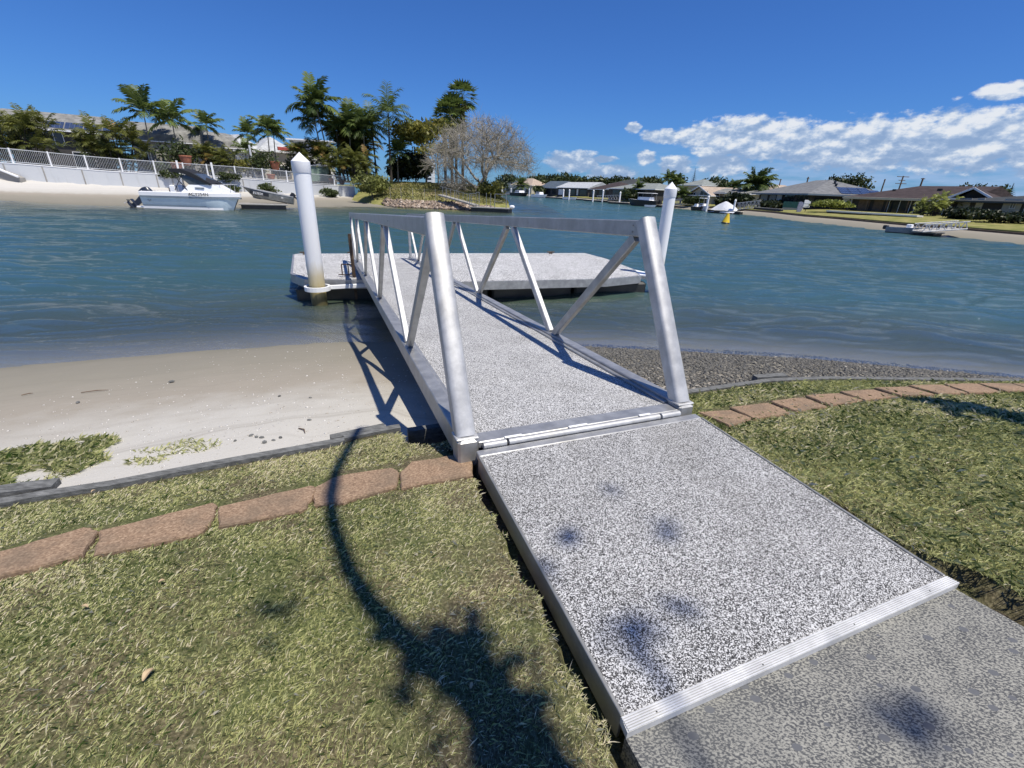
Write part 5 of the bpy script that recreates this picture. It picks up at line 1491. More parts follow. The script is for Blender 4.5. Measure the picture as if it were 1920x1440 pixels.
# trees of the opposite bank, from the far end of the canal to the right
for i, (px, ytop, Y, wpx, mm, lab) in enumerate([
    (962, 326, 330, 60, M_LEAF, 'dark tree seen through the twigs of the bare tree'), (1008, 322, 320, 70, M_LEAF, 'brownish crown just right of the bare tree twigs'), (1052, 326, 300, 70, M_LEAF, 'broad low tree above the light grey gable house'), (1090, 329, 290, 60, M_LEAF, 'low tree right of the light grey gable house'),
    (1125, 330, 280, 55, M_LEAF, 'small round tree above the dark brown roof'), (1155, 328, 270, 50, M_LEAF, 'round tree behind the two-storey dark roof'), (1200, 328, 250, 60, M_LEAF, 'low green dome tree left of the right pile'),
    (1270, 324, 190, 34, M_LEAF, 'dark tree behind the upstairs grey roof'), (1322, 325, 150, 50, M_LEAF, 'rounded olive tree above the beige gable house'), (1350, 338, 140, 40, M_LEAF, 'small dark tree above the flat grey roof'),
    (1578, 327, 110, 66, M_LEAF, 'big domed fig tree behind the solar roof'), (1560, 334, 118, 40, M_LEAF, 'left lobe tree beside the domed fig'), (1810, 338, 96, 64, M_LEAF, 'broad brown-green tree behind the white gable end'), (1842, 343, 94, 40, M_LEAF, 'small tree right of the white gable end'), (1180, 332, 260, 46, M_LEAF, 'low tree over the grey-green roof'), (1030, 329, 310, 50, M_LEAF, 'low tree over the blue-grey roof')]):
    w_ = wid(px - wpx / 2, px + wpx / 2, Y); h = height(px, ytop, Y, .8)
    leafy(lab, XY(px, Y, .8), h, w_, 140 + i, mm, M_BARK2, max(.3, .0036 * Y * .9), 110, 20, base=.15, trunk_r=.4, tone=.38, group='trees behind the opposite houses', spread=.07)
for i, (px, py, Y, L, lab) in enumerate([(1408, 334, 104, 4.6, 'bushy palm with spiky crown left of the solar roof house'), (1248, 330, 170, 5.0, 'dark palm left of the upstairs grey roof'), (1262, 336, 165, 4.5, 'palm close behind the right pile'), (976, 342, 240, 6.5, 'palm among the boats at the far end'), (1195, 347, 140, 3.4, 'small palm in front of the grey-green roof'), (1372, 345, 125, 3.6, 'low dark palm behind the flat grey roof'), (1276, 360, 112, 3.4, 'yellow-green palm beside the beige gable house')]):
    palm(lab, XY(px, Y, .8), height(px, py + (14 if i == 0 else 6), Y, .8), L * (.62 if i else .8), 26 if i else 36, 170 + i, .2, tone=.35, group='palms of the opposite bank')
cane('pale shaggy palm bush on the bank above the dinghy', XY(1744, 58, 1.3), wid(1708, 1782, 58), height(1744, 360, 58, 1.3), 190, 12, M_FRAN, 'palm_bush', tone=.5)
leafy('bright yellow-green frangipani bush beside the brown roofed house', XY(1556, 68, 1.5), height(1560, 373, 68, 1.5), wid(1532, 1584, 68), 191, M_FRAN, M_BARK, .20, 110, 18, base=.2, trunk_r=.1, name='flower_bush', cat='bush', tone=.5, spread=.09)
for i, (p0, p1, ytop, Y, mm, lab) in enumerate([(1414, 1470, 379, 86, M_LEAFD, 'low dark hedge along the left face of the grey roofed house'), (1362, 1408, 363, 92, M_LEAFD, 'tall dark reddish bush left of the grey roofed house'), (1776, 1840, 408, 52, M_LEAFD, 'dark low bushes under the charcoal roof'), (1842, 1925, 418, 46, M_LEAFD, 'dark hedge on the bank at the right photo edge'), (1340, 1365, 370, 96, M_LEAFD, 'dark bush behind the tarpaulin boat'), (1284, 1312, 370, 104, M_LEAF, 'green bush below the beige gable house'), (1160, 1200, 355, 140, M_LEAF, 'low garden bushes under the grey-green roof'), (1000, 1022, 350, 230, M_LEAF, 'bush beside the blue-grey roof house')]):
    leafy(lab, XY((p0 + p1) / 2, Y, 1.1), max(1.2, height((p0 + p1) / 2, ytop, Y, 1.1)), wid(p0, p1, Y), 200 + i, mm, M_BARK2, .004 * Y, 110, 22, base=.05, trunk_r=.1, name='garden_bush', cat='bush', tone=.45)
# spire conifer
def spire(label, pos, h, w_):
    t_ = thing('conifer', label, 'tree', tuple(pos), 0, 'pointed pine trees'); mb = MB(); mb.tube([(0, 0, 0), (0, 0, h)], [.25, .04], 6); mb.build('trunk', M_BARK2, t_); lf = LF(); r = random.Random(3)
    for k in range(26):
        z = h * (.25 + .74 * k / 26); L = w_ * .5 * (1 - k / 27)
        for j in range(6):
            a = j * 1.047 + k * .5; d = Vector((math.cos(a), math.sin(a), .25)); s_ = Vector((-math.sin(a), math.cos(a), 0)) * L * .18; q = Vector((0, 0, z)); lf.quad(q - s_ * .3, q + s_ * .3, q + d * L + s_, q + d * L - s_, r.uniform(.1, .6))
    lf.build('crown', M_LEAFD, t_)
spire('tall thin pine spire above the upstairs grey roof', XY(1293, 200, .8), height(1293, 314, 200, .8), 5); spire('short pointed pine between the brown and charcoal roofs', XY(1876, 100, .8), height(1877, 342, 100, .8), 4)

# ================================================================== HOUSES
def seg_points(a, b, f): return a.lerp(b, f)
def house(name, label, p0, Y0, p1, Y1, zg, eave, ridge, dep, roof, wall_m, kind='hip', openings=(), over=0.6, cat='house', fascia=None, extra=None, ridge_shift=0.0):
    """facade from column p0 (at Y0) to column p1 (at Y1); eave, ridge: height in metres above zg"""
    A = XY(p0, Y0, zg); B_ = XY(p1, Y1, zg); L = (B_ - A).length; ex = (B_ - A).normalized(); ey = Vector((-ex.y, ex.x, 0))
    t_ = thing(name, label, cat, (A.x, A.y, zg), math.atan2(ex.y, ex.x))
    mb = MB(); mb.box((0, 0, -1.2), (L, dep, eave)); wl = mb.build('wall', wall_m, t_)
    o = over; e = eave; rz = ridge
    if kind == 'hip':
        ins = min(L, dep) * .5
        if L >= dep: R0 = Vector((ins, dep / 2, rz)); R1 = Vector((L - ins, dep / 2, rz))
        else: R0 = Vector((L / 2, ins, rz)); R1 = Vector((L / 2, dep - ins, rz))
        c_ = [Vector((-o, -o, e)), Vector((L + o, -o, e)), Vector((L + o, dep + o, e)), Vector((-o, dep + o, e))]
        lo = [v - Vector((0, 0, .16)) for v in c_]
        mb = MB()
        if L >= dep: mb.add(c_ + lo + [R0, R1], [(0, 1, 9, 8), (1, 2, 9), (2, 3, 8, 9), (3, 0, 8), (4, 7, 6, 5)])
        else: mb.add(c_ + lo + [R0, R1], [(0, 1, 8), (1, 2, 9, 8), (2, 3, 9), (3, 0, 8, 9), (4, 7, 6, 5)])
    elif kind == 'hipleft':
        c_ = [Vector((-o, -o, e)), Vector((L + o, -o, e)), Vector((L + o, dep + o, e)), Vector((-o, dep + o, e))]; lo = [v - Vector((0, 0, .16)) for v in c_]; R0 = Vector((dep * .42, dep / 2, rz)); R1 = Vector((L + o, dep / 2, rz)); mb = MB()
        mb.add(c_ + lo + [R0, R1], [(0, 1, 9, 8), (1, 2, 9), (2, 3, 8, 9), (3, 0, 8), (4, 7, 6, 5)])
    elif kind == 'gable':      # ridge parallel to facade
        c_ = [Vector((-o, -o, e)), Vector((L + o, -o, e)), Vector((L + o, dep + o, e)), Vector((-o, dep + o, e))]; lo = [v - Vector((0, 0, .16)) for v in c_]; R0 = Vector((-o, dep / 2, rz)); R1 = Vector((L + o, dep / 2, rz)); mb = MB()
        mb.add(c_ + lo + [R0, R1], [(0, 1, 9, 8), (1, 2, 9), (2, 3, 8, 9), (3, 0, 8), (4, 7, 6, 5)])
    elif kind == 'front':      # gable faces us
        c_ = [Vector((-o, -o, e)), Vector((L + o, -o, e)), Vector((L + o, dep + o, e)), Vector((-o, dep + o, e))]; lo = [v - Vector((0, 0, .16)) for v in c_]; R0 = Vector((L / 2, -o, rz)); R1 = Vector((L / 2, dep + o, rz)); mb = MB()
        mb.add(c_ + lo + [R0, R1], [(1, 2, 9, 8), (3, 0, 8, 9), (4, 7, 6, 5)])
        g = MB(); g.add([Vector((0, 0, e)), Vector((L, 0, e)), Vector((L / 2, 0, rz - .1))] + [Vector((0, .15, e)), Vector((L, .15, e)), Vector((L / 2, .15, rz - .1))], [(0, 1, 2), (5, 4, 3)]); g.build('gable_wall', wall_m, t_)
    elif kind == 'flat':
        c_ = [Vector((-o, -o, e)), Vector((L + o, -o, e)), Vector((L + o, dep + o, rz)), Vector((-o, dep + o, rz))]; lo = [v - Vector((0, 0, .2)) for v in c_]; mb = MB(); mb.add(c_ + lo, [(0, 1, 2, 3), (4, 7, 6, 5)])
    elif kind == 'barrel':
        mb = MB(); rows = []; n = 9
        for k in range(n + 1):
            a = math.pi * k / n; y = dep / 2 - (dep / 2 + o) * math.cos(a); z = e + (rz - e) * math.sin(a); rows.append([Vector((-o, y, z)), Vector((L + o, y, z))])
        mb.loft(rows, cap=False); c_ = [Vector((-o, -o, e)), Vector((L + o, -o, e)), Vector((L + o, dep + o, e)), Vector((-o, dep + o, e))]; lo = [v - Vector((0, 0, .1)) for v in c_]
        for x in (-o, L + o): mb.add([Vector((x, r_[0].y, r_[0].z)) for r_ in rows], [tuple(range(len(rows)))])
    rf = mb.build('roof', roof, t_)
    fb = MB()
    for i in range(4):
        a, b, c2, d2 = c_[i], c_[(i + 1) % 4], lo[(i + 1) % 4], lo[i]
        fb.add([a + Vector((0, 0, .02)), b + Vector((0, 0, .02)), c2, d2], [(0, 1, 2, 3)])
    if kind == 'front':
        for a in (c_[0], c_[1]):
            fb.beam(a + Vector((0, -.05, 0)), R0 + Vector((0, -.05, 0)), .08, .22)
    fb.build('fascia', fascia or M_WHITE, rf)
    for (f0, f1, z0, z1, mm, nm) in openings:
        w0 = MB(); w0.box((L * f0, -0.05, z0), (L * f1, 0.02, z1)); wo_ = w0.build(nm, mm, t_)
        if nm in ('window', 'glass_door') and Y0 < 130:
            fr = MB(); m_ = .06
            for (a, b, c2, d2) in ((L * f0 - m_, L * f1 + m_, z1, z1 + m_), (L * f0 - m_, L * f1 + m_, z0 - m_, z0), (L * f0 - m_, L * f0, z0, z1), (L * f1, L * f1 + m_, z0, z1), (L * (f0 + f1) / 2 - .03, L * (f0 + f1) / 2 + .03, z0, z1)): fr.box((a, -.075, c2), (b, .02, d2))
            fr.build('frame', M_WHITE, wo_)
    if extra: extra(t_, L, dep, e, rz, rf)
    return t_, L
def hh(px, py, Y, zg): return D(px, py, Y).z - zg

def solar_on(xs, f0, f1, w_=1.7, n=4, rows=1):
    def fn(t_, L, dep, e, rz, rf):
        sl = math.atan2(rz - e, dep / 2 + .6); 
        for rr2 in range(rows):
            for k in range(n):
                mb = MB(); x = xs * L + k * (w_ + .12)
                M = Matrix.Translation((x, -.6, e + .10)) @ Matrix.Rotation(sl, 4, 'X'); ln = math.hypot(rz - e, dep / 2 + .6)
                fa = f0 + (f1 - f0) * rr2 / rows; fb2 = f0 + (f1 - f0) * (rr2 + .92) / rows
                mb.box((0, ln * fa, 0), (w_, ln * fb2, .05), M); mb.build('solar_panel', M_SOLAR, rf)
    return fn
# left bank houses (ground TG)
def wn(f0, f1, z0, z1, m=None, nm='window'): return (f0, f1, z0, z1, m or M_GLASS, nm)
house('house', 'two-storey house with grey roof and solar panels between the left cane palm clumps', 40, 66, 205, 71, TG, hh(130, 244, 68, TG), hh(130, 211, 72, TG), 11, R_OLD, M_DARKWALL, 'gable', [wn(.1, .3, 3.2, 5), wn(.4, .6, 3.2, 5), wn(.66, .9, .4, 2.4)], extra=solar_on(.43, .05, .45, 1.9, 5), over=.9)
house('house', 'long house with arched grey shingle roof and dark glass doors', 265, 68, 382, 71, TG, hh(320, 266, 69, TG), hh(320, 233, 74, TG), 11, R_OLD, M_CONWALL, 'barrel', [wn(.12, .30, .5, 2.6, nm='glass_door'), wn(.36, .55, .5, 2.6, nm='glass_door'), wn(.65, .9, .8, 2.2)], over=.8)
house('house', 'low house with rounded grey roof end behind the low cane palm clump', 383, 72, 452, 76, TG, hh(410, 275, 73, TG), hh(410, 248, 78, TG), 10, R_OLD, M_CONWALL, 'barrel', [wn(.2, .5, .5, 2.2)], over=.7)
house('house', 'house with pale grey roof behind the short palms', 452, 76, 505, 80, TG, hh(480, 284, 77, TG), hh(480, 256, 82, TG), 9, R_LIGHT, M_WWALL, 'hip', [wn(.2, .8, .5, 2.0)])
def awn(t_, L, dep, e, rz, rf):
    mb = MB(); mb.beam((L * .45, -1.6, e + .35), (L * .95, -1.6, e + .35), .35, .5); mb.build('awning', M_RED, t_)
house('house', 'house with pale roof and a rolled red awning', 500, 78, 556, 81, TG, hh(530, 284, 79, TG), hh(530, 260, 84, TG), 9, R_LIGHT, M_CREAM, 'hip', [wn(.2, .8, .5, 2.0)], extra=awn)
house('house', 'flat roofed pale house seen over the cane palms behind the pile', 556, 88, 628, 90, TG, hh(600, 262, 88, TG), hh(600, 257, 90, TG), 9, R_LIGHT, M_WWALL, 'flat', [wn(.2, .8, .5, 2.0)])
house('house', 'white high-rise block far behind the hedge tree', 800, 420, 812, 420, 1, hh(805, 300, 420, 1), hh(805, 298, 420, 1) + .5, 12, R_LIGHT, M_WWALL, 'flat', [wn(.2, .8, 4 + 3 * k, 5.6 + 3 * k) for k in range(6)], cat='building')
# terrace walls and rails behind the picket fence
tw = thing('terrace_wall', 'grey rendered upper terrace wall above the picket fence', 'wall'); mb = MB()
a, b = XY(292, 57, TG), XY(372, 60, TG); wallseg(mb, a, b, TG - .5, TG - .5, hh(300, 281, 57, 0), hh(372, 284, 60, 0), .3); mb.build('wall_face', M_CONWALL, tw)
mb = MB()
for f in (0.05, .52, .98): p = a.lerp(b, f); mb.beam((p.x, p.y - .1, TG), (p.x, p.y - .1, hh(330, 279, 58, 0)), .12, .12, up=(0, 1, 0))
mb.build('post', M_WHITE, tw)
rf_ = thing('terrace_railing', 'white railing on the upper terrace right of the low cane palm clump', 'railing'); a, b = XY(451, 66, 0), XY(512, 69, 0); mb = MB(); z1 = hh(455, 293, 66, 0)
mb.beam((a.x, a.y, z1), (b.x, b.y, z1 - .2), .07, .07)
for k in range(22): p = a.lerp(b, k / 21); mb.beam((p.x, p.y, TG), (p.x, p.y, z1 - .2 * k / 21), .03, .03, up=(0, 1, 0))
mb.build('rails', M_WHITE, rf_)
lp = thing('pool_post', 'tall white leaning post on the upper terrace', 'post'); a = XY(480, 66, TG); mb = MB(); mb.beam((a.x, a.y, TG), (a.x, a.y, hh(476, 272, 66, 0)), .2, .16, up=(0, 1, 0)); mb.build('shaft', M_WHITE, lp); mb = MB(); mb.box((a.x - .16, a.y - .16, TG), (a.x + .16, a.y + .16, TG + .12)); mb.build('base', M_WHITE, lp)
for i, (px, py, Y, s_, lab) in enumerate([(338, 312, 55, .55, 'terracotta urn seen through the fence left of the steps'), (358, 300, 57, .6, 'terracotta pot with dry stems above the fence'), (522, 310, 66, .6, 'large terracotta pot beside the grey-green shrub'), (511, 332, 62.5, .45, 'terracotta pot seen through the fence left of the pile'), (642, 341, 69, .42, 'small ring-shaped terracotta pot near the end of the fence'), (624, 339, 68, .42, 'terracotta pot left of the ring-shaped pot')]):
    z_ = D(px, py, Y).z - s_; t_ = thing('plant_pot', lab, 'pot', tuple(XY(px, Y, z_)), 0, 'terracotta pots on the left terrace'); mb = MB(); mb.lathe([(s_ * .55, 0), (s_ * .9, s_ * .8), (s_ * 1.0, s_ * 1.5), (s_ * 1.1, s_ * 1.55), (s_ * 1.1, s_ * 1.75), (s_ * .8, s_ * 1.75)], seg=14); mb.build('body', M_TERRA, t_, smooth=True)
    mb = MB(); mb.lathe([(s_ * .95, s_ * 1.752), (s_ * .95, s_ * 1.77)], seg=12); mb.build('soil', M_DIRT, t_)
# green shed
t_ = thing('garden_shed', 'small green steel shed with pale roof right of the pointed pile', 'shed'); A = XY(587, 67.5, TG); B2 = XY(620, 69, TG); L = (B2 - A).length; ex = (B2 - A).normalized(); t_.location = A; t_.rotation_euler = (0, 0, math.atan2(ex.y, ex.x)); hs_ = hh(600, 312, 68, TG)
mb = MB(); mb.box((0, 0, -.8), (L, 2, hs_)); mb.build('wall', M_SHED, t_); mb = MB(); mb.add([Vector(v) for v in ((-.15, -.15, hs_), (L + .15, -.15, hs_), (L + .15, 2.1, hs_), (-.15, 2.1, hs_), (L / 2, -.15, hs_ + .35), (L / 2, 2.1, hs_ + .35))], [(0, 4, 5, 3), (4, 1, 2, 5), (0, 1, 4), (3, 5, 2), (0, 3, 2, 1)]); mb.build('roof', R_LIGHT, t_)
mb = MB(); mb.box((L * .3, -.04, 0), (L * .62, 0.0, hs_ - .2)); dr = mb.build('door', M_SHED, t_); mb = MB(); mb.box((L * .56, -.08, .8), (L * .58, -.041, 1.0)); mb.build('handle', M_ALUD, dr)
# steps and gate in the wall, boat ramp of the far left
t_ = thing('wall_steps', 'pale concrete steps with white posts in a gap of the white wall', 'steps'); q, zt_, d = wall_at(372); n_ = Vector((d.y, -d.x, 0)); ang = math.atan2(d.y, d.x); M = Matrix.Translation((q.x + n_.x * .03, q.y + n_.y * .03, 0)) @ Matrix.Rotation(ang, 4, 'Z')
mb = MB()
for k in range(6): mb.box((-1.5, -1.6 + k * .27, q.z - .4), (1.3, -1.6 + (k + 1) * .27 - .003, q.z + .05 + (k + 1) * .22), M)
mb.build('flight', M_CREAM, t_)
for x in (-1.7, 1.5):
    mb = MB(); mb.box((x - .09, -.25, q.z), (x + .09, -.06, zt_ + FH + .35), M); mb.build('gate_post', M_WHITE, t_)
t_ = thing('boat_ramp', 'white edged concrete boat ramp at the left end of the wall', 'boat ramp'); a = D(-60, 292, 45.0); b = D(37, 333, 45.4); zA, zB = a.z, b.z
mb = MB(); mb.add([Vector((a.x, a.y - .3, zA)), Vector((b.x, b.y, zB)), Vector((b.x, b.y, 1)), Vector((a.x, a.y - .3, 1)), Vector((a.x, a.y + .9, zA)), Vector((b.x, b.y + .5, zB)), Vector((b.x, b.y + .5, 1)), Vector((a.x, a.y + .9, 1))], [(0, 1, 2, 3)[::-1], (4, 5, 6, 7), (0, 4, 5, 1), (1, 5, 6, 2)]); mb.build('slab', M_CONWALL, t_)
mb = MB(); mb.beam((a.x, a.y - .4, zA + .05), (b.x, b.y - .1, zB + .05), .25, .14); mb.build('edge', M_WHITE, t_)
# bank fence: thin posts and wires on the headland
t_ = thing('wire_fence', 'thin wire fence with steel posts along the top of the rubble', 'fence'); prev = None; mbp = MB(); mw = MB()
for k, px in enumerate((730, 751, 773, 795, 816, 836, 856)):
    p = head_pt(px, .13); mb = MB(); mb.beam((p.x, p.y, p.z - .1), (p.x, p.y, p.z + 1.35), .035, .035, up=(0, 1, 0)); mb.build('post', M_CONWALL, t_)
    if prev is not None:
        for h in (.35, .75, 1.2): mw.beam(prev + Vector((0, 0, h)), p + Vector((0, 0, h)), .008, .008)
    prev = p
mw.build('wire', M_CONWALL, t_)

# opposite bank, far end first
ZG = 1.2
def rb(label, p0, Y0, p1, Y1, ev, rg, roof, wm, kind='hip', ops=(), dep=11, **k):
    pm = (p0 + p1) / 2; Ym = (Y0 + Y1) / 2
    return house('house', label, p0, Y0, p1, Y1, ZG, hh(pm, ev, Ym, ZG), hh(pm, rg, Ym + dep / 2, ZG), dep, roof, wm, kind, ops, **k)
W5 = [wn(.08, .28, .4, 2.2), wn(.38, .62, .2, 2.3), wn(.72, .92, .4, 2.2)]
rb('beige roofed house behind the boats at the far end', 958, 300, 996, 285, 347, 334, R_BEIGE, M_CREAM, 'hip', W5, 14)
rb('pale two-storey house at the far end left of the blue-grey roof', 926, 330, 958, 315, 350, 338, R_BLUE, M_CREAM, 'gable', W5, 14)
rb('blue-grey roofed house left of the light gable house', 1012, 235, 1044, 222, 352, 339, R_BLUE, M_DARKWALL, 'gable', W5, 12)
rb('light grey metal roofed house with white gable posts', 1044, 215, 1102, 195, 352, 341, R_LIGHT, M_DARKWALL, 'gable', [wn(.05, .2, .2, 2.4, M_WWALL, 'post'), wn(.3, .6, .2, 2.4), wn(.65, .7, .2, 2.6, M_WWALL, 'post'), wn(.75, .95, .2, 2.4)], 12)
rb('dark brown hip roofed house in the middle of the far row', 1104, 185, 1156, 170, 355, 341, R_BROWN, M_DARKWALL, 'hip', W5, 14)
rb('two-storey dark roofed house standing behind the brown hip roof', 1142, 205, 1190, 195, 345, 335, R_DARK, M_DARKWALL, 'hip', W5, 12)
rb('grey-green roofed house with open white-posted verandah', 1140, 152, 1226, 132, 354, 343, R_GREEN, M_DARKWALL, 'hip', [wn(.1, .4, .2, 2.4), wn(.46, .5, .1, 2.5, M_WWALL, 'post'), wn(.55, .8, .2, 2.4)], 12)
rb('pale upstairs storey with grey-green roof above the beige gable house', 1270, 150, 1310, 142, 347, 336, R_GREEN, M_CREAM, 'hip', W5, 10)
rb('beige gable house with dark garage opening', 1290, 112, 1330, 106, 366, 350, R_BEIGE, M_CREAM, 'front', [wn(.52, .86, 0, 2.5), wn(.1, .3, 1, 2.1)], 10)
rb('low pale house with flat grey roof beside the beige gable', 1331, 108, 1392, 100, 362, 353, R_OLD, M_CREAM, 'gable', [wn(.12, .42, 0, 2.4), wn(.55, .85, 0, 2.4)], 9)
rb('pale pink roofed house just visible behind the bushy palm', 1418, 130, 1452, 126, 358, 346, R_BEIGE, M_CREAM, 'hip', W5, 10)
# main grey roof house: two faces meet at px 1514
A = XY(1514, 79, ZG); Bp = XY(1420, 96, ZG); Cp = XY(1606, 86, ZG)
def custom_house(label, corner, left, right, zg, eave, ridge, roof, wall_m, over=1.1):
    t_ = thing('house', label, 'house', (corner.x, corner.y, zg), 0); v1 = left - corner; v1.z = 0; L1 = v1.length; e1 = v1.normalized(); e2 = Vector((e1.y, -e1.x, 0))
    if e2.dot(right - corner) < 0: e2 = -e2
    L2 = (right - corner).dot(e2)
    P = lambda a, b, z: e1 * a + e2 * b + Vector((0, 0, z))
    mb = MB(); vs = [P(0, 0, -1.2), P(L1, 0, -1.2), P(L1, L2, -1.2), P(0, L2, -1.2), P(0, 0, eave), P(L1, 0, eave), P(L1, L2, eave), P(0, L2, eave)]
    mb.add(vs, [(0, 1, 5, 4), (1, 2, 6, 5), (2, 3, 7, 6), (3, 0, 4, 7), (4, 5, 6, 7)]); mb.build('wall', wall_m, t_)
    o = over; c_ = [P(-o, -o, eave), P(L1 + o, -o, eave), P(L1 + o, L2 + o, eave), P(-o, L2 + o, eave)]; lo = [v - Vector((0, 0, .22)) for v in c_]; mn = min(L1, L2) / 2
    R0 = P(mn, mn, ridge) if L1 >= L2 else P(mn, mn, ridge); R1 = P(L1 - mn, mn, ridge) if L1 >= L2 else P(mn, L2 - mn, ridge)
    mb = MB(); mb.add(c_ + lo + [R0, R1], [(0, 1, 9, 8), (1, 2, 9), (2, 3, 8, 9), (3, 0, 8), (4, 5, 6, 7)] if L1 >= L2 else [(0, 1, 8), (1, 2, 9, 8), (2, 3, 9), (3, 0, 8, 9), (4, 5, 6, 7)]); rf = mb.build('roof', roof, t_)
    fb = MB()
    for i in range(4): fb.add([c_[i] + Vector((0, 0, .02)), c_[(i + 1) % 4] + Vector((0, 0, .02)), lo[(i + 1) % 4], lo[i]], [(0, 1, 2, 3)])
    fb.build('fascia', M_GREYBLUE, rf)
    for (ax, f0, f1, z0, z1, mm, nm) in [(0, .03, .22, .2, 2.3, M_GLASS, 'window'), (0, .26, .44, 0, 2.4, M_GLASS, 'glass_door'), (0, .50, .60, 0, 2.4, M_WWALL, 'curtain'), (0, .62, .75, 0.2, 2.3, M_GREYBLUE, 'window'), (0, .8, .95, .4, 2.2, M_GREYBLUE, 'window'), (1, .06, .34, 0, 2.4, M_GLASS, 'glass_door'), (1, .42, .78, .9, 2.2, M_WWALL, 'window'), (1, .84, .97, .9, 2.0, M_GLASS, 'window')]:
        mb = MB()
        if ax == 0: q = [P(L1 * f0, -.06, z0), P(L1 * f1, -.06, z0), P(L1 * f1, -.06, z1), P(L1 * f0, -.06, z1)]; nn = e2 * .08
        else: q = [P(-.06, L2 * f0, z0), P(-.06, L2 * f1, z0), P(-.06, L2 * f1, z1), P(-.06, L2 * f0, z1)]; nn = e1 * .08
        mb.add(q + [v + nn for v in q], [(0, 1, 2, 3), (7, 6, 5, 4), (0, 4, 5, 1), (1, 5, 6, 2), (2, 6, 7, 3), (3, 7, 4, 0)]); mb.build(nm, mm, t_)
    # solar panels on the face above the right facade
    n1 = c_[0]; n2 = c_[3]; up_ = (R0 + R1) / 2 if L1 < L2 else R0
    du = (n2 - n1).normalized(); mid = (n1 + n2) / 2; dv = (R0 - mid) if L1 >= L2 else (R0 - (n1 + du * (R0 - n1).dot(du))); ln = dv.length; dvn = dv.normalized(); nrm = du.cross(dvn).normalized()
    if nrm.z < 0: nrm = -nrm
    start = (n1 + du * ((R0 - n1).dot(du)))
    for rr2 in range(3):
        for k in range(5 - rr2):
            mb = MB(); o_ = start + du * (-1.9 + k * 1.65 + rr2 * .3) + dvn * (.5 + rr2 * 1.1) + nrm * .08; q = [o_, o_ + du * 1.55, o_ + du * 1.55 + dvn * 1.0, o_ + dvn * 1.0]
            mb.add(q + [v - nrm * .05 for v in q], [(0, 1, 2, 3), (7, 6, 5, 4), (0, 4, 5, 1), (1, 5, 6, 2), (2, 6, 7, 3), (3, 7, 4, 0)]); mb.build('solar_panel', M_SOLAR, rf)
    for (u_, v_) in ((.62, .55), (.30, .72)):
        q = start + du * (-1.5 * u_) + dvn * (ln * v_); mb = MB(); mb.lathe([(.16, -.2), (.16, .25), (.24, .26), (.2, .42), (0, .45)], tuple(q), 10); mb.build('roof_vent', M_BLACK, rf)
    return t_
custom_house('wide grey tiled hip roof house with blue solar panels on the right slope', A, Bp, Cp, ZG, hh(1514, 363, 79, ZG), hh(1530, 337, 87, ZG), R_GREY, M_DARKWALL)
# brown roof house
def brown_extra(t_, L, dep, e, rz, rf):
    mb = MB(); mb.beam((-.8, -.95, e - .1), (L + .9, -.95, e - .1), .12, .3); mb.build('gutter', M_CREAM, rf)
    for f in (.0, .2, .4, .6, .8, .97):
        mb = MB(); mb.box((L * f, -.75, -.5), (L * f + .14, -.6, e - .12)); mb.build('verandah_post', M_BROWNDK, t_)
    for x, y, s_ in ((.25, .5, .2), (.66, .55, .26)):
        mb = MB(); zz_ = e + (rz - e) * y * .9; mb.box((L * x, dep / 2 * y, zz_), (L * x + s_ * 2, dep / 2 * y + s_, zz_ + s_ + .25)); mb.build('roof_vent', M_BLACK, rf)
    mb = MB(); mb.box((L * .46, dep * .42, e + (rz - e) * .78), (L * .46 + .7, dep * .42 + .5, e + (rz - e) * .78 + .12)); mb.build('skylight', M_WHITE, rf)
pm = 1690
house('house', 'long low house with dark brown tiled roof and deep shaded verandah', 1594, 74, 1790, 62, ZG, hh(pm, 372, 67, ZG), hh(pm, 348, 73, ZG), 12, R_BROWN, M_DARKWALL, 'hipleft', [wn(.08, .2, .1, 2.2, M_BROWNDK, 'door'), wn(.24, .34, .1, 2.2, M_BROWNDK, 'door'), wn(.4, .6, .1, 2.2, nm='glass_door'), wn(.65, .9, .1, 2.2, nm='glass_door')], over=1.0, fascia=M_CREAM, extra=brown_extra)
house('house', 'brown gable end with white barge boards at the right of the long brown roof', 1786, 61.5, 1836, 59.5, ZG, hh(1815, 372, 60.5, ZG), hh(1822, 352, 59.5, ZG), 9, R_BROWN, M_DARKWALL, 'front', [wn(.3, .7, .3, 2.0)], over=.8)
house('house', 'low house with charcoal hip roof at the right photo edge', 1782, 58, 1990, 46, ZG, hh(1870, 378, 53, ZG), hh(1880, 362, 58, ZG), 12, R_DARK, M_DARKWALL, 'hip', [wn(.05, .18, 0, 2.2, M_CONWALL, 'panel'), wn(.24, .31, 0, 2.2, M_CREAM, 'panel'), wn(.50, .66, 0, 2.2, M_CREAM, 'panel'), wn(.57, .61, 1.3, 1.8), wn(.7, .95, .2, 2.2)], over=1.0, fascia=M_BLACK)

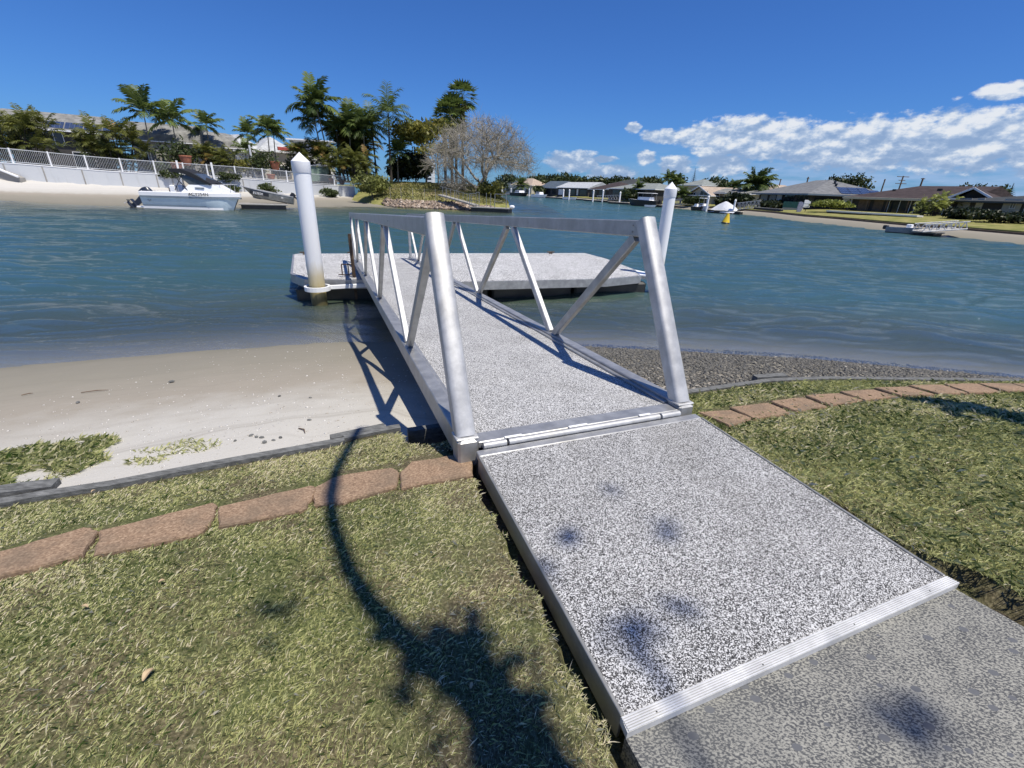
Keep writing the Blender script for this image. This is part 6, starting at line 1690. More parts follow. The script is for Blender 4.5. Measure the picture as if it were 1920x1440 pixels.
# ---- things on the right bank
t_ = thing('low_wall', 'long low wall with white coping in front of the brown roofed house', 'wall'); a, b = XY(1553, 66, 1.2), XY(1725, 54, 1.2); z_ = hh(1640, 399, 60, 0)
mb = MB(); wallseg(mb, a, b, .6, .6, z_ - .18, z_ - .18, .6); mb.build('wall_face', M_DARKWALL, t_); mb = MB(); n_ = (b - a).normalized(); o_ = Vector((n_.y, -n_.x, 0)) * .15; wallseg(mb, a + o_, b + o_, z_ - .175, z_ - .175, z_, z_, .9); mb.build('coping', M_WWALL, t_)
t_ = thing('sign_board', 'white two-panel notice board on a post at the lawn edge', 'sign'); q = XY(1512, 70, ZG - .1); q.z = .9; mb = MB(); z0, z1 = hh(1512, 389, 70, 0), hh(1512, 375, 70, 0)
mb.beam((q.x, q.y, .7), (q.x, q.y, z0), .06, .06, up=(0, 1, 0)); mb.build('post', M_BLACK, t_); mb = MB(); mb.box((q.x - .45, q.y - .03, z0), (q.x + .45, q.y + .03, z1), bev=.01); pn = mb.build('panel', M_WHITE, t_)
mb = MB(); mb.box((q.x - .42, q.y - .04, (z0 + z1) / 2 - .03), (q.x + .42, q.y - .031, (z0 + z1) / 2 + .03)); mb.box((q.x - .3, q.y - .04, z0 + .15), (q.x + .3, q.y - .031, z0 + .19)); mb.build('band', M_GREYBLUE, pn)
t_ = thing('banner', 'tall narrow blue printed feather banner left of the notice board', 'banner'); q = XY(1500, 71, 1); z0, z1 = hh(1498, 401, 71, 0), hh(1503, 378, 71, 0); mb = MB(); pts = []
for k in range(9): f = k / 8; pts.append((-.18 - .22 * math.sin(f * 2.6), f))
mb.prism([(.1, 0), (.34, .3), (.42, .7), (.3, .95), (.0, 1.0), (-.22, .92), (-.3, .5), (-.2, .1)], -.02, .02, Matrix.Translation((q.x, q.y, z0)) @ Matrix.Rotation(math.pi / 2, 4, 'X') @ Matrix.Diagonal((1.15, z1 - z0, 1, 1))); mb.build('cloth', M_FLOWER, t_); mb = MB(); mb.beam((q.x - .3, q.y + .05, .8), (q.x - .3, q.y + .05, z1), .04, .04, up=(0, 1, 0)); mb.build('pole', M_ALUD, t_)
t_ = thing('mesh_fence', 'green shade cloth fence on a pale stone footing', 'fence'); a, b = XY(1468, 80, 1), XY(1504, 77, 1); mb = MB(); z0, z1 = hh(1485, 390, 78, 0), hh(1485, 378, 78, 0); wallseg(mb, a, b, z0, z0, z1, z1, .05); mb.build('cloth', M_GFENCE, t_); mb = MB(); wallseg(mb, a + Vector((0, -.1, 0)), b + Vector((0, -.1, 0)), .7, .7, z0 - .003, z0 - .003, .35); mb.build('footing', M_CREAM, t_)
t_ = thing('block_wall', 'dark grey low block wall along the lawn left of the green fence', 'wall'); a, b = XY(1415, 84, 1), XY(1466, 75, 1); mb = MB(); z1 = hh(1440, 391, 79, 0); wallseg(mb, a, b, 0, 0, z1, z1, .4); mb.build('wall_face', M_DARKWALL, t_)
mb = MB(); wallseg(mb, a + Vector((-.03, -.03, 0)), b + Vector((-.03, -.03, 0)), z1 + .003, z1 + .003, z1 + .09, z1 + .09, .46); mb.build('coping', M_CONWALL, t_)
# buoy
q = G(1360, 419, 0); t_ = thing('buoy', 'yellow conical speed buoy floating on the canal', 'buoy', tuple(q)); t_.rotation_euler = (0.04, .08, 0); mb = MB(); mb.lathe([(.38, .12), (.36, .2), (.15, .85), (.14, .95), (.0, .97)], seg=20); mb.build('cone', M_YELL, t_, smooth=True); mb = MB(); mb.lathe([(.25, -.25), (.40, -.05), (.42, .06), (.38, .118)], seg=20); mb.build('float', M_BLACK, t_, smooth=True)

# ================================================================== BOATS, DOCKS
def hull(mb, L, Bm, H, bow_rake=.35, stern_h=None, n=14, draft=.15, flat=False):
    """open-topped outline hull, bow at +x, base at z=0 (waterline)"""
    secs = []
    for i in range(n + 1):
        u = i / n; x = u * L; w_ = Bm / 2 * (1 - max(0, (u - .45) / .55) ** 2.2) ; w_ = max(w_, .03); sheer = H * (1 + .18 * u ** 2); xr = x - (0 if u < .6 else 0)
        rake = bow_rake * max(0, (u - .7) / .3) ** 1.5
        kz = -draft * (1 - max(0, (u - .7) / .3) ** 2) + sheer * .15 * max(0, (u - .85) / .15) ** 2
        wl = w_ * (.86 if u < .6 else .86 - .75 * ((u - .6) / .4)); wl = max(wl, .02)
        secs.append([Vector((x, -w_, sheer)), Vector((x - rake * .3, -w_ * .985, sheer * .72)), Vector((x - rake, -wl, .06)), Vector((x - rake, 0, kz)), Vector((x - rake, wl, .06)), Vector((x - rake * .3, w_ * .985, sheer * .72)), Vector((x, w_, sheer))])
    mb.loft(secs, cap=False); s0 = secs[0]; mb.add(s0, [tuple(range(len(s0) - 1, -1, -1))])
    return secs

def cuddy():
    a = XY(272, 37.6, 0); b = XY(447, 38.6, 0); d = (b - a); Lf = d.length; t_ = thing('motor_boat', 'white cuddy cabin motor boat with black canopy floating off the left beach', 'boat', (a.x, a.y, 0.0), math.atan2(d.y, d.x))
    L = Lf; H = 1.15; Bm = 2.45
    mb = MB(); secs = []; n = 18
    for i in range(n + 1):
        u = i / n; w_ = max(.10, Bm / 2 * (1 - max(0, (u - .5) / .5) ** 2.6)); sh = H * (1 + .05 * u); x = u * L; rk = .75 * max(0, (u - .78) / .22) ** 1.6
        wl = max(.06, w_ * .88); secs.append([Vector((x, -w_, sh)), Vector((x - rk * .35, -w_ * .97, sh * .66)), Vector((x - rk * .75, -wl, sh * .22)), Vector((x - rk, -wl * .8, -.12)), Vector((x - rk, 0, -.25)), Vector((x - rk, wl * .8, -.12)), Vector((x - rk * .75, wl, sh * .22)), Vector((x - rk * .35, w_ * .97, sh * .66)), Vector((x, w_, sh))])
    mb.loft(secs, cap=False); mb.add(secs[0], [tuple(range(8, -1, -1))]); mb.build('hull', M_GELB, t_, smooth=True)
    # white topside band and deck
    mb = MB(); rows = []
    for s_ in secs:
        x = s_[0].x; w_ = abs(s_[0].y); z = s_[0].z; rows.append([Vector((x, -w_ - .02, z - .20)), Vector((x, -w_ - .03, z + .05)), Vector((x, -w_ + .16, z + .10)), Vector((x, w_ - .16, z + .10)) if x > L * .52 else Vector((x, -w_ + .18, z - .3)), Vector((x, w_ - .17, z + .10)) if x > L * .52 else Vector((x, w_ - .18, z - .3)), Vector((x, w_ - .16, z + .10)), Vector((x, w_ + .03, z + .05)), Vector((x, w_ + .02, z - .20))])
    mb.loft(rows, cap=True); mb.build('deck_moulding', M_GEL, t_)
    mb = MB()
    for y in (-1, 1):
        rr2 = [[Vector((s_[0].x, s_[0].y * (1.01) if y < 0 else -s_[0].y * 1.01, s_[0].z * .80)), Vector((s_[0].x, (s_[0].y - .015) * (1 if y < 0 else -1), s_[0].z * .80 - .11))] for s_ in secs]
        mb.loft(rr2, cap=False)
        rr2 = [[Vector((s_[2].x, (s_[2].y - .02) * (1 if y < 0 else -1), .26)), Vector((s_[2].x, (s_[2].y - .02) * (1 if y < 0 else -1), .30))] for s_ in secs[:13]]; mb.loft(rr2, cap=False)
    mb.build('hull_stripe', M_GREYBLUE, t_)
    # white chine swoosh
    mb = MB(); rr2 = []
    for s_ in secs[:16]:
        u = s_[0].x / L; rr2.append([Vector((s_[2].x, s_[2].y - .012, .03)), Vector((s_[2].x, s_[2].y - .03, .20 + .0 * u))])
    mb.loft(rr2, cap=False); mb.build('chine_band', M_GEL, t_)
    # cabin
    mb = MB(); c0 = L * .50; z0 = H * 1.03 + .10
    sec = lambda x, w_, z: [Vector((x, -w_, z0 - .05)), Vector((x + .05, -w_ * .86, z)), Vector((x + .05, w_ * .86, z)), Vector((x, w_, z0 - .05))]
    mb.loft([sec(c0 - .5, 1.05, z0 + .02), sec(c0 + .05, 1.05, z0 + .52), sec(c0 + 1.75, .98, z0 + .60), sec(c0 + 2.3, .8, z0 + .33), sec(L * .93, .3, z0 + .06)], cap=True); mb.build('cabin', M_GEL, t_)
    mb = MB(); mb.box((c0 + .55, -1.02, z0 + .26), (c0 + 1.2, -.93, z0 + .36), bev=.02); mb.build('cabin_window', M_GREYBLUE, t_)
    # windscreen & canopy
    zt_ = z0 + .58; mb = MB(); mb.loft([[Vector((c0 + 1.75, -.9, zt_)), Vector((c0 + 1.75, .9, zt_))], [Vector((c0 + .75, -.8, zt_ + .75)), Vector((c0 + .75, .8, zt_ + .75))]], cap=False)
    for y in (-.9, .9): mb.add([Vector((c0 + 1.75, y, zt_)), Vector((c0 + .75, y * .9, zt_ + .75)), Vector((c0 - .45, y, zt_ + .55)), Vector((c0 + .15, y, zt_ - .05))], [(0, 1, 2, 3)])
    mb.build('windscreen', M_CLEAR, t_)
    mb = MB(); mb.loft([[Vector((x, y, z + .06 * (1 - abs(y)))) for y in (-1.0, -.5, 0, .5, 1.0)] for x, z in ((c0 - 1.05, zt_ + 1.0), (c0 - .2, zt_ + 1.02), (c0 + .5, zt_ + .78), (c0 + 1.78, zt_ + .04))], cap=False)
    for y in (-1.0, 1.0): mb.add([Vector((c0 - 1.05, y, zt_ + 1.02)), Vector((c0 - .2, y, zt_ + 1.04)), Vector((c0 + .5, y, zt_ + .80)), Vector((c0 + 1.8, y, zt_ + .06)), Vector((c0 + 1.65, y, zt_ - .05)), Vector((c0 + .4, y, zt_ + .52)), Vector((c0 - .2, y, zt_ + .74)), Vector((c0 - 1.0, y, zt_ + .80))], [(0, 1, 2, 3, 4, 5, 6, 7)])
    mb.build('canopy', M_CANVAS, t_)
    mb = MB()
    for y in (-.98, .98): mb.tube([(c0 - .95, y, zt_ + .9), (c0 + .15, y, z0 - .1)], .035, 6); mb.tube([(c0 - .9, y, z0 + .1), (c0 - .1, y, zt_ + .75)], .03, 6)
    mb.build('canopy_frame', M_BLACK, t_)
    mb = MB(); mb.box((c0 - 1.35, -.85, z0 - .5), (c0 - .95, -.35, z0 + .45), bev=.05); mb.box((c0 - 1.35, .35, z0 - .5), (c0 - .95, .85, z0 + .45), bev=.05); mb.build('seat', M_GEL, t_)
    mb = MB(); mb.box((c0 - 1.7, -.3, z0 - .1), (c0 - 1.5, .1, z0 + .3), bev=.04); mb.build('esky', M_RUST, t_)
    # bow rail
    mb = MB(); rz_ = z0 + .55
    for y in (-1, 1):
        mb.tube([(L * .72, y * .85, z0), (L * .74, y * .85, rz_), (L * .93, y * .4, rz_ + .1), (L * .985, 0, rz_ + .1)], .022, 6); mb.tube([(L * .83, y * .7, z0), (L * .83, y * .68, rz_ + .05)], .018, 5); mb.tube([(L * .92, y * .4, z0), (L * .93, y * .4, rz_ + .1)], .018, 5)
    mb.build('bow_rail', M_ALUB, t_)
    M = Matrix.Translation((L * .625, -Bm / 2 * .985 - .10, H * .99)) @ Matrix.Rotation(math.pi / 2, 4, 'X'); text_mesh('registration', 'ACY254N', M_BLACK, .34, M, t_, .01)
    mb = MB(); M = Matrix.Translation((L * .07, -Bm / 2 * .93 - .03, .62)); 
    for k, (x0, z_, x1, z1) in enumerate(((0, .05, .12, -.08), (.10, -.08, .22, .06), (.0, .0, .1, .09), (.12, .02, .26, .0))): mb.beam(M @ Vector((x0, 0, z_)), M @ Vector((x1, 0, z1)), .012, .035)
    mb.build('fish_emblem', M_GREYBLUE, t_)
    mb = MB(); mb.box((-.55, -1.0, .05), (0.0, 1.0, .17), bev=.03); mb.build('boarding_step', M_GEL, t_)
    # outboard tilted up
    e = thing('engine', None, None); e.parent = t_; e.location = (-.35, 0, .85); e.rotation_euler = (0, math.radians(52), 0)

    mb = MB(); mb.loft([[Vector((x * sx, y * sx, z)) for x, y in ((-.42, -.2), (-.42, .2), (-.1, .3), (.36, .24), (.36, -.24), (-.1, -.3))] for z, sx in ((-.05, .85), (.10, 1.05), (.45, 1.05), (.66, .86), (.74, .55))], closed=True); mb.build('cowling', M_NAVY, e, smooth=True)
    mb = MB(); mb.loft([[Vector((x * sx, y * sx, z)) for x, y in ((-.2, -.1), (-.2, .1), (.22, .1), (.22, -.1))] for z, sx in ((-.05, 1.1), (-.7, .8), (-1.15, .8))], closed=True); mb.box((-.42, -.16, -.95), (.2, .16, -.90)); mb.build('leg', M_NAVY, e)
    mb = MB(); mb.loft([[Vector((x, r_ * math.cos(a), -1.3 + r_ * math.sin(a))) for a in [k * math.pi / 4 for k in range(8)]] for x, r_ in ((-.45, .08), (-.2, .13), (.25, .10), (.38, .02))], closed=True); mb.box((-.1, -.012, -1.62), (.2, .012, -1.3)); mb.build('gearcase', M_NAVY, e)
    mb = MB()
    for k in range(3): a = k * 2.094; mb.add([Vector((-.5, 0, -1.3)), Vector((-.46, .28 * math.cos(a - .35), -1.3 + .28 * math.sin(a - .35))), Vector((-.56, .28 * math.cos(a + .35), -1.3 + .28 * math.sin(a + .35))), Vector((-.44, 0.02, -1.3)), Vector((-.42, .28 * math.cos(a - .35), -1.28 + .28 * math.sin(a - .35))), Vector((-.52, .28 * math.cos(a + .35), -1.28 + .28 * math.sin(a + .35)))], [(0, 1, 2), (5, 4, 3)])
    mb.build('propeller', M_ALUB, e)
    mb = MB()
    for z_ in (.2, .29): mb.box((-.30, -.315, z_), (.34, -.306, z_ + .035))
    mb.build('cowling_stripe', M_WHITE, e)
    return t_
cuddy()

def tinny():
    a = XY(546, 44, 0); b = XY(448, 42.5, 0); d = b - a; L = d.length; t_ = thing('dinghy', 'small open aluminium dinghy tilted on the dark pontoon behind the white boat', 'boat', (a.x, a.y, .42), math.atan2(d.y, d.x)); t_.rotation_euler = (0, -math.radians(9), math.atan2(d.y, d.x)); L = L / math.cos(math.radians(9)) * .97
    mb = MB(); secs = hull(mb, L, 1.5, .62, .8, draft=.05); mb.build('hull', M_TINNY, t_)
    mb = MB()
    for y in (0, 6): mb.tube([s_[y] for s_ in secs], .03, 6)
    mb.build('gunwale', M_ALUB, t_)
    mb = MB(); mb.tube([s_[3] + Vector((.02, 0, -.01)) for s_ in secs[9:]] + [secs[-1][0] + Vector((.03, .03, .03))], .03, 6); mb.build('stem', M_ALUB, t_)
    for f in (.25, .5, .72): mb = MB(); mb.box((L * f, -.6, .38), (L * f + .28, .6, .42)); mb.build('thwart', M_ALUB, t_)
    # floor inside
    mb = MB(); mb.box((.1, -.5, .12), (L * .75, .5, .15)); mb.build('floor', M_TINNY, t_)
    y_ = .775; M = Matrix.Translation((L * .68, y_, .40)) @ Matrix.Rotation(math.pi, 4, 'Z') @ Matrix.Rotation(math.pi / 2, 4, 'X')
    mb = MB(); mb.box((L * .48, y_ - .03, .28), (L * .84, y_ - .008, .55)); mb.build('number_panel', M_BLACK, t_); text_mesh('registration', 'ES282K', M_WHITE, .26, M, t_, .01)
    M = Matrix.Translation((L * .22, y_, .40)) @ Matrix.Rotation(math.pi, 4, 'Z') @ Matrix.Rotation(math.pi / 2, 4, 'X'); text_mesh('side_lettering', 'llll', M_WHITE, .2, M, t_, .01)
    e = thing('engine', None, None); e.parent = t_; e.location = (-.08, 0, .62); e.rotation_euler = (0, math.radians(58), 0)
    mb = MB(); mb.loft([[Vector((x * sx, y * sx, z)) for x, y in ((-.2, -.12), (-.2, .12), (.2, .14), (.2, -.14))] for z, sx in ((0, .9), (.25, 1.1), (.42, .7))], closed=True); mb.build('cowling', M_BLACK, e, smooth=True)
    mb = MB(); mb.box((-.06, -.05, -.85), (.08, .05, 0.0)); mb.box((-.2, -.04, -.95), (.15, .04, -.85)); mb.build('leg', M_BLACK, e)
    return t_
tinny()
def pontoon_small(name, label, a, b, wd, z0=.1, z1=.42, mat=None, cat='pontoon'):
    d = b - a; L = d.length; t_ = thing(name, label, cat, (a.x, a.y, 0), math.atan2(d.y, d.x)); mb = MB(); mb.box((0, 0, z1 - .1), (L, wd, z1), bev=.02); mb.build('deck', mat or M_DECKG, t_)
    mb = MB(); mb.box((.15, .1, -.4), (L - .15, wd - .1, z1 - .103)); mb.build('float', M_FLOATBLK, t_); mb = MB(); mb.beam((0, -.02, z1 - .05), (L, -.02, z1 - .05), .04, .07); mb.build('fender', M_ALUD, t_); return t_, L
pontoon_small('pontoon', 'low dark pontoon under the aluminium dinghy', XY(440, 40.3, 0), XY(534, 42.0, 0), 2.4, z1=.45)
# small gangway + pontoon at the headland
t_, L = pontoon_small('pontoon', 'small weathered pontoon with frame railings at the headland', XY(880, 53.5, 0), XY(955, 52.5, 0), 2.2, z1=.48)
for x0, x1, h in ((.0, .75, 1.35), (.75, 1.1, 1.5), (2.9, 4.2, 1.4)):
    mb = MB(); mb.beam((x0, .1, .48), (x0, .1, .48 + h), .06, .06, up=(0, 1, 0)); mb.beam((x1, .1, .48), (x1, .1, .48 + h), .06, .06, up=(0, 1, 0)); mb.beam((x0, .1, .48 + h), (x1, .1, .48 + h), .06, .06); mb.beam((x0, .1, .48 + h * .45), (x1, .1, .48 + h * .45), .04, .04); mb.build('railing', M_ALUD, t_)
mb = MB()
for x in (1.9, 2.4): mb.beam((x, .2, .48), (x, .2, 1.95), .05, .05, up=(0, 1, 0))
mb.build('post', M_ALUD, t_); mb = MB(); mb.box((4.5, .3, .48), (5.0, .9, .8), bev=.1); mb.build('white_box', M_WHITE, t_)
t_ = thing('old_gangway', 'old weathered timber gangway from the rubble to the small pontoon', 'gangway'); a = head_pt(826, .10); a.z = 1.5; b = XY(893, 54.2, .62); mb = MB(); mb.beam(a, b, .9, .14); mb.build('deck', M_DECKG, t_)
for k in range(8): p = a.lerp(b, .08 + k * .115); mb = MB(); mb.beam(p + Vector((0, -.4, 0)), p + Vector((0, -.4, 1.0)), .05, .05, up=(0, 1, 0)); mb.build('stanchion', M_ALUD, t_)
mb = MB(); mb.beam(a + Vector((0, -.4, .95)), b + Vector((0, -.4, .95)), .04, .04); mb.build('handrail', M_ALUD, t_)

def far_boat(label, p0, p1, Y0, Y1, H, hullm, cab=None, name='motor_boat', top=None, cat='boat', bowright=True):
    a, b = XY(p0, Y0, 0), XY(p1, Y1, 0)
    if not bowright: a, b = b, a
    d = b - a; L = d.length; t_ = thing(name, label, cat, (a.x, a.y, .02), math.atan2(d.y, d.x), 'moored boats of the opposite bank'); mb = MB(); secs = hull(mb, L, L * .34, H, L * .12, draft=.1); mb.build('hull', hullm, t_)
    mb = MB(); rr2 = [[Vector((s_[0].x, s_[0].y, s_[0].z - .02)), Vector((s_[0].x, -s_[0].y, s_[0].z - .02))] for s_ in secs]; mb.loft(rr2, cap=False); mb.build('deck', M_GEL, t_)
    if cab:
        f0, f1, h = cab; mb = MB(); w_ = L * .13; mb.loft([[Vector((x, -w_, H)), Vector((x + dx, -w_ * .85, H + h)), Vector((x + dx, w_ * .85, H + h)), Vector((x, w_, H))] for x, dx in ((L * f0, .1), (L * f1, -.25 * h))], cap=True); mb.build('cabin', M_GEL, t_)
        mb = MB(); mb.box((L * f0 + .2, -w_ - .01, H + h * .45), (L * f1 - .3, -w_ * .86, H + h * .8)); mb.build('cabin_window', M_GLASS, t_)
    if top:
        f0, f1, h = top; w_ = L * .14; mb = MB(); mb.box((L * f0, -w_, H + h), (L * f1, w_, H + h + .1), bev=.04); mb.build('hardtop', M_GEL, t_); mb = MB()
        for x in (f0 + .02, f1 - .02):
            for y in (-w_ * .9, w_ * .9): mb.tube([(L * x, y, H), (L * x, y, H + h)], .035, 5)
        mb.build('hardtop_frame', M_ALUD, t_)
    mb = MB(); mb.box((-.35, -.18, H * .5), (.05, .18, H * 1.25), bev=.06); mb.build('outboard', M_BLACK, t_)
    return t_
far_boat('black hulled launch with white cabin top left of the right pile', 1177, 1236, 118, 112, 1.3, M_BLACK, (.22, .62, .7), top=(.15, .62, 1.5), bowright=False)
far_boat('small white runabout moored left of the tarpaulin boat', 1306, 1332, 96, 92, .8, M_GEL, (.4, .7, .5), top=(.35, .75, 1.4))
far_boat('dark jet ski like craft beside the white runabout', 1296, 1316, 95, 93, .7, M_BLACK, (.3, .6, .5), bowright=False)
far_boat('dark hulled boat with white deck among the boats at the far end', 962, 990, 235, 225, 1.4, M_BLACK, (.3, .6, 1.0))
far_boat('white boat beside the beige roofed house at the far end', 926, 944, 300, 290, 1.3, M_GEL, (.3, .65, 1.2))
far_boat('long white boat moored below the blue-grey roof', 1000, 1026, 205, 198, 1.1, M_GEL, (.3, .6, 1.0))
far_boat('small white boat below the light grey gable house', 1060, 1082, 172, 166, .8, M_GEL)
far_boat('small white tender under the black launch', 1212, 1232, 106, 104, .45, M_GEL)
t_ = far_boat('grey aluminium dinghy with white seat box moored at the right bank', 1676, 1742, 44.3, 42.2, .48, M_GREYBLUE, None, 'dinghy', bowright=True)
mb = MB(); mb.box((1.4, -.25, .3), (1.8, .25, .8), bev=.05); mb.build('console', M_GEL, t_)
# tarpaulin covered boat
t_ = thing('covered_boat', 'boat under a peaked white tarpaulin at the opposite bank', 'boat', (0, 0, 0)); a, b = XY(1336, 84, 0), XY(1386, 80, 0); d = b - a; L = d.length; t_.location = (a.x, a.y, 0); t_.rotation_euler = (0, 0, math.atan2(d.y, d.x))
mb = MB(); hull(mb, L, 2.2, .5, .5); mb.build('hull', M_BLACK, t_); mb = MB(); rows = []; hp = hh(1360, 376, 82, 0)
for u in np.linspace(0, 1, 13):
    zt_ = .5 + (hp - .5) * max(0, 1 - abs(u - .52) / .52) ** .8; rr2 = []
    for v in np.linspace(-1, 1, 9): rr2.append(Vector((L * u, 1.2 * v * (1 - .3 * abs(u - .5)), .18 + (zt_ - .18) * (1 - abs(v)) ** .75 + .05 * math.sin(v * 14 + u * 9))))
    rows.append(rr2)
mb.loft(rows, cap=False); mb.build('tarpaulin', M_TARP, t_, smooth=True)
def truss_gang(label, a, b, h=1.0, n=7, wd=1.2):
    t_ = thing('truss_gangway', label, 'gangway', (0, 0, 0), 0, 'white truss gangways of the opposite bank'); d = (b - a); nrm = Vector((-d.y, d.x, 0)).normalized()
    for s_ in (0, wd):
        o_ = nrm * s_; mb = MB(); mb.beam(a + o_, b + o_, .09, .10); mb.beam(a + o_ + Vector((0, 0, h)), b + o_ + Vector((0, 0, h)), .07, .08)
        for k in range(n):
            p0 = a.lerp(b, k / n) + o_; p1 = a.lerp(b, (k + .5) / n) + o_ + Vector((0, 0, h)); p2 = a.lerp(b, (k + 1) / n) + o_; mb.beam(p0, p1, .06, .06, up=(nrm.x, nrm.y, 0)); mb.beam(p1, p2, .06, .06, up=(nrm.x, nrm.y, 0))
        mb.build('truss', M_ALUB, t_)
    mb = MB(); mb.beam(a + nrm * wd / 2 + Vector((0, 0, -.02)), b + nrm * wd / 2 + Vector((0, 0, -.02)), wd - .1, .05); mb.build('walkway', M_DECKG, t_)
truss_gang('white truss gangway from the sand up beside the grey dinghy', XY(1744, 40.5, .35), XY(1826, 40.2, .72), .58, 6)
truss_gang('white truss gangway right of the right pile', XY(1248, 108, .6), XY(1304, 104, 1.0), 1.1, 9)
truss_gang('white truss gangway left of the black launch', XY(1118, 150, .6), XY(1157, 144, 1.0), 1.2, 8)
truss_gang('white truss gangway right of the tarpaulin boat', XY(1382, 86, .6), XY(1424, 84, 1.2), 1.1, 6)
for i, (p0, p1, Y0, Y1, lab) in enumerate([(1724, 1770, 42.3, 40.8, 'small pontoon between the grey dinghy and its gangway'), (1230, 1310, 112, 102, 'pontoon below the truss gangway right of the right pile'), (1094, 1176, 160, 138, 'long pontoon left of the black launch'), (1000, 1100, 210, 168, 'long pale pontoon under the far houses'), (1140, 1180, 132, 126, 'short pontoon just left of the black launch'), (1340, 1392, 82, 79, 'pontoon under the tarpaulin boat'), (925, 962, 300, 250, 'distant pontoon beside the headland tip')]):
    pontoon_small('pontoon', lab, XY(p0, Y0, 0), XY(p1, Y1, 0), 1.8, z1=.5 if i else .3, mat=M_CREAM)
mb0 = MB(); mb0.lathe([(.2, -1.5), (.2, 3.0), (.0, 3.25)], seg=12)
for i, (px, Y, s_, lab) in enumerate([(1056, 172, 1.1, 'white pile left of a close pair below the light grey gable'), (1067, 168, 1.1, 'white pile right of a close pair below the light grey gable'), (1112, 150, 1.1, 'white pile at the left end of the far truss gangway'), (1130, 148, 1.15, 'tallest white pile in front of the far truss gangway'), (1162, 130, 1.0, 'white pile left of the black launch bow'),
        (1261, 104, .95, 'white pile just right of the big right pile'), (1327, 92, .9, 'white pile behind the white runabout'), (992, 225, 1.1, 'white pile below the beige roofed house'), (942, 262, 1.1, 'white pile near the headland tip'), (958, 250, 1.1, 'white pile second from the headland tip'), (1378, 80, .75, 'short white pile at the tarpaulin boat')]):
    t_ = thing('pile', lab, 'pile', tuple(XY(px, Y, 0)), 0, 'white piles of the opposite bank'); mb = MB(); mb.lathe([(.2 * s_, -1.5), (.2 * s_, 2.6 * s_)], seg=12); mb.build('sleeve', M_PCAP, t_, smooth=True); mb = MB(); mb.lathe([(.23 * s_, 2.6 * s_ + .003), (.23 * s_, 2.85 * s_), (0, 3.15 * s_)], seg=12); mb.build('cap', M_WHITE, t_)
# power poles and antennas
def pole(label, px, py, Y, arms):
    q = XY(px, Y, .8); h = hh(px, py, Y, .8); t_ = thing('power_pole', label, 'pole', tuple(q), 0, 'poles above the opposite roofs'); mb = MB(); mb.tube([(0, 0, 0), (0, 0, h)], [.16, .12], 8); mb.build('shaft', M_BROWNDK, t_)
    for dz, w_ in arms: mb = MB(); mb.beam((-w_ / 2, 0, h - dz), (w_ / 2, 0, h - dz), .1, .12); mb.build('crossarm', M_BROWNDK, t_)
pole('timber power pole with three cross arms above the brown roof', 1672, 329, 100, [(.15, 2.4), (.8, 1.3), (1.4, 2.2)]); pole('thin bare pole left of the cross-armed power pole', 1641, 335, 105, [(.2, .3)]); pole('thin pole above the left slope of the grey roof', 1452, 335, 130, [(.2, .6)]); pole('thin antenna mast above the ridge of the grey roof', 1501, 331, 100, [(.3, .5)]); pole('thin aerial above the middle of the brown roof', 1709, 333, 80, [(.1, .6)]); pole('thin aerial at the right photo edge', 1915, 341, 64, [(.1, .5)])

# ================================================================== the tree behind the camera whose boughs shade the lawn
ot = thing('overhanging_tree', 'slender tree behind the viewpoint casting curved trunk and leaf shadows on lawn and ramp', 'tree')
SV = Vector((0.346, -0.27, 1.0))
def up_from(px, py, hgt, z=1.0): return G(px, py, z) + SV * hgt
mb = MB(); H1 = 4.6
curve = [up_from(px, py, h_) for px, py, h_ in ((1180, 1700, 3.6), (1040, 1490, 4.2), (950, 1390, 4.5), (870, 1300, 4.6), (760, 1215, 4.7), (690, 1140, 4.7), (650, 1075, 4.7), (626, 1000, 4.7), (620, 930, 4.7), (632, 870, 4.7), (655, 822, 4.7))]
end = G(685, 792, .83) + SV * 4.75
mb.tube([Vector((2.9, -2.9, .95)), Vector((2.75, -2.6, 2.0)), Vector((2.3, -2.0, 3.2))] + curve + [end], [.14, .12, .11, .085, .075, .07, .06, .045, .040, .036, .034, .032, .030, .028, .024], 8)
mb.build('trunk', M_BARK2, ot, smooth=True)
lf = LF(); r = random.Random(9)
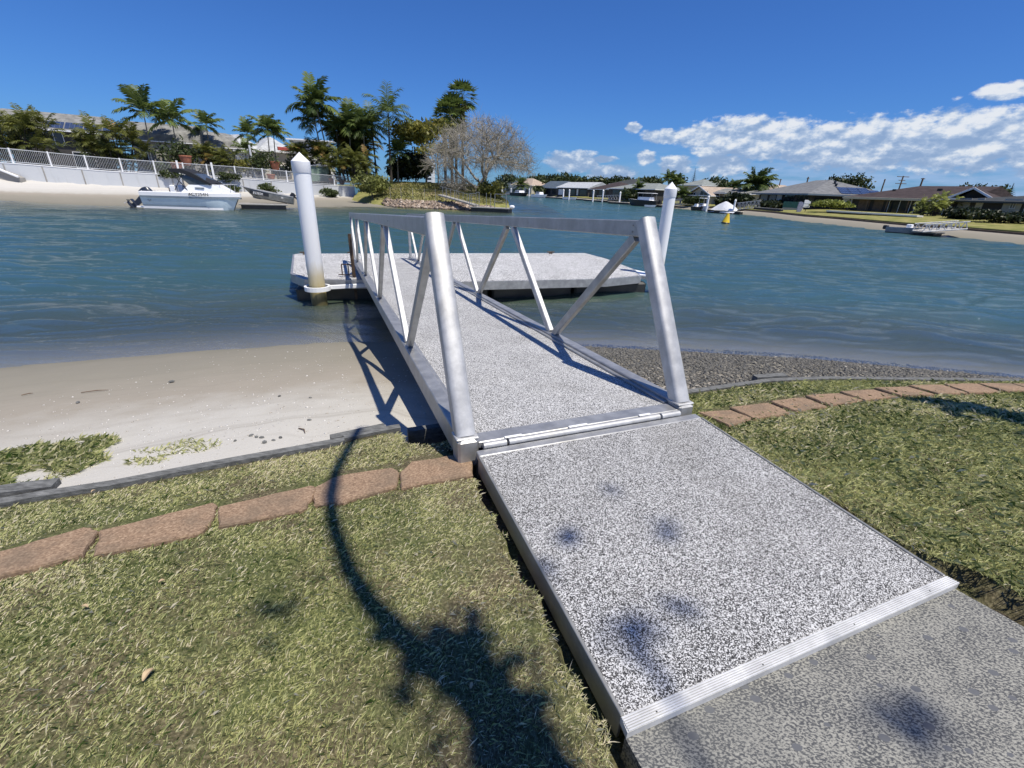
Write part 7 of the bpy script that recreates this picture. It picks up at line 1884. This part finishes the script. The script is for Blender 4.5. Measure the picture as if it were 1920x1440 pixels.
def clump(px, py, hgt, rad, n, size, z=1.0, flat=.5):
    c_ = G(px, py, z) + SV * hgt
    for _ in range(n):
        v = Vector((r.gauss(0, 1), r.gauss(0, 1), r.gauss(0, flat))) * rad * .55; p = c_ + v; u = Vector((r.gauss(0, 1), r.gauss(0, 1), r.gauss(0, .5))).normalized(); w_ = u.cross(Vector((r.gauss(0, 1), r.gauss(0, 1), r.gauss(0, 1)))).normalized(); s_ = size * r.uniform(.6, 1.3)
        lf.quad(p - u * s_, p + w_ * s_ * .4, p + u * s_, p - w_ * s_ * .4, r.random() * .6)
clump(870, 1235, 4.7, .085, 90, .045); clump(800, 1255, 4.7, .10, 60, .045); clump(930, 1330, 4.6, .12, 90, .05); clump(900, 1300, 4.7, .10, 60, .045); clump(960, 1410, 4.5, .13, 80, .05); clump(720, 1195, 4.8, .05, 20, .04)
clump(686, 790, 4.75, .055, 90, .03, .83); clump(980, 1190, 6, .12, 10, .05); clump(845, 1225, 4.7, .09, 60, .045); clump(540, 1130, 6, .12, 14, .05)
for px, py, rad, n in ((1190, 1185, .09, 26), (1275, 1140, .05, 10), (1245, 1000, .05, 10), (1075, 1010, .05, 9), (1160, 1170, .05, 8), (1730, 1340, .09, 26), (1010, 1060, .05, 8), (1140, 925, .05, 7)): clump(px, py, 8.5, rad, n, .05, 1.05)
lf.build('crown', M_LEAF, ot)
mb = MB()
bc = [Vector((2.3, -2.0, 3.2)), Vector((4.2, -1.9, 4.6)), Vector((5.4, .2, 5.2))]
rc = [up_from(px, py, 4.4) for px, py in ((2080, 835), (1980, 810), (1919, 795), (1870, 782), (1810, 762), (1755, 750), (1705, 745))]
mb.tube(bc + rc, [.07, .06, .06, .10, .13, .16, .17, .16, .13, .05], 8)
rc2 = [up_from(px, py, 4.4) for px, py in ((1810, 762), (1772, 775), (1790, 788), (1830, 797))]
mb.tube(rc2, [.08, .06, .05, .02], 6); rc3 = [up_from(px, py, 4.4) for px, py in ((1990, 812), (1930, 818), (1885, 822))]; mb.tube(rc3, [.05, .03, .01], 6)
mb.tube([Vector((2.3, -2.0, 3.2)), Vector((2.6, -1.9, 6.0)), Vector((3.2, -1.3, 9.0)), G(1190, 1180, 1.05) + SV * 8.5], [.07, .035, .014, .006], 6)
mb.build('side_bough', M_BARK2, ot, smooth=True)
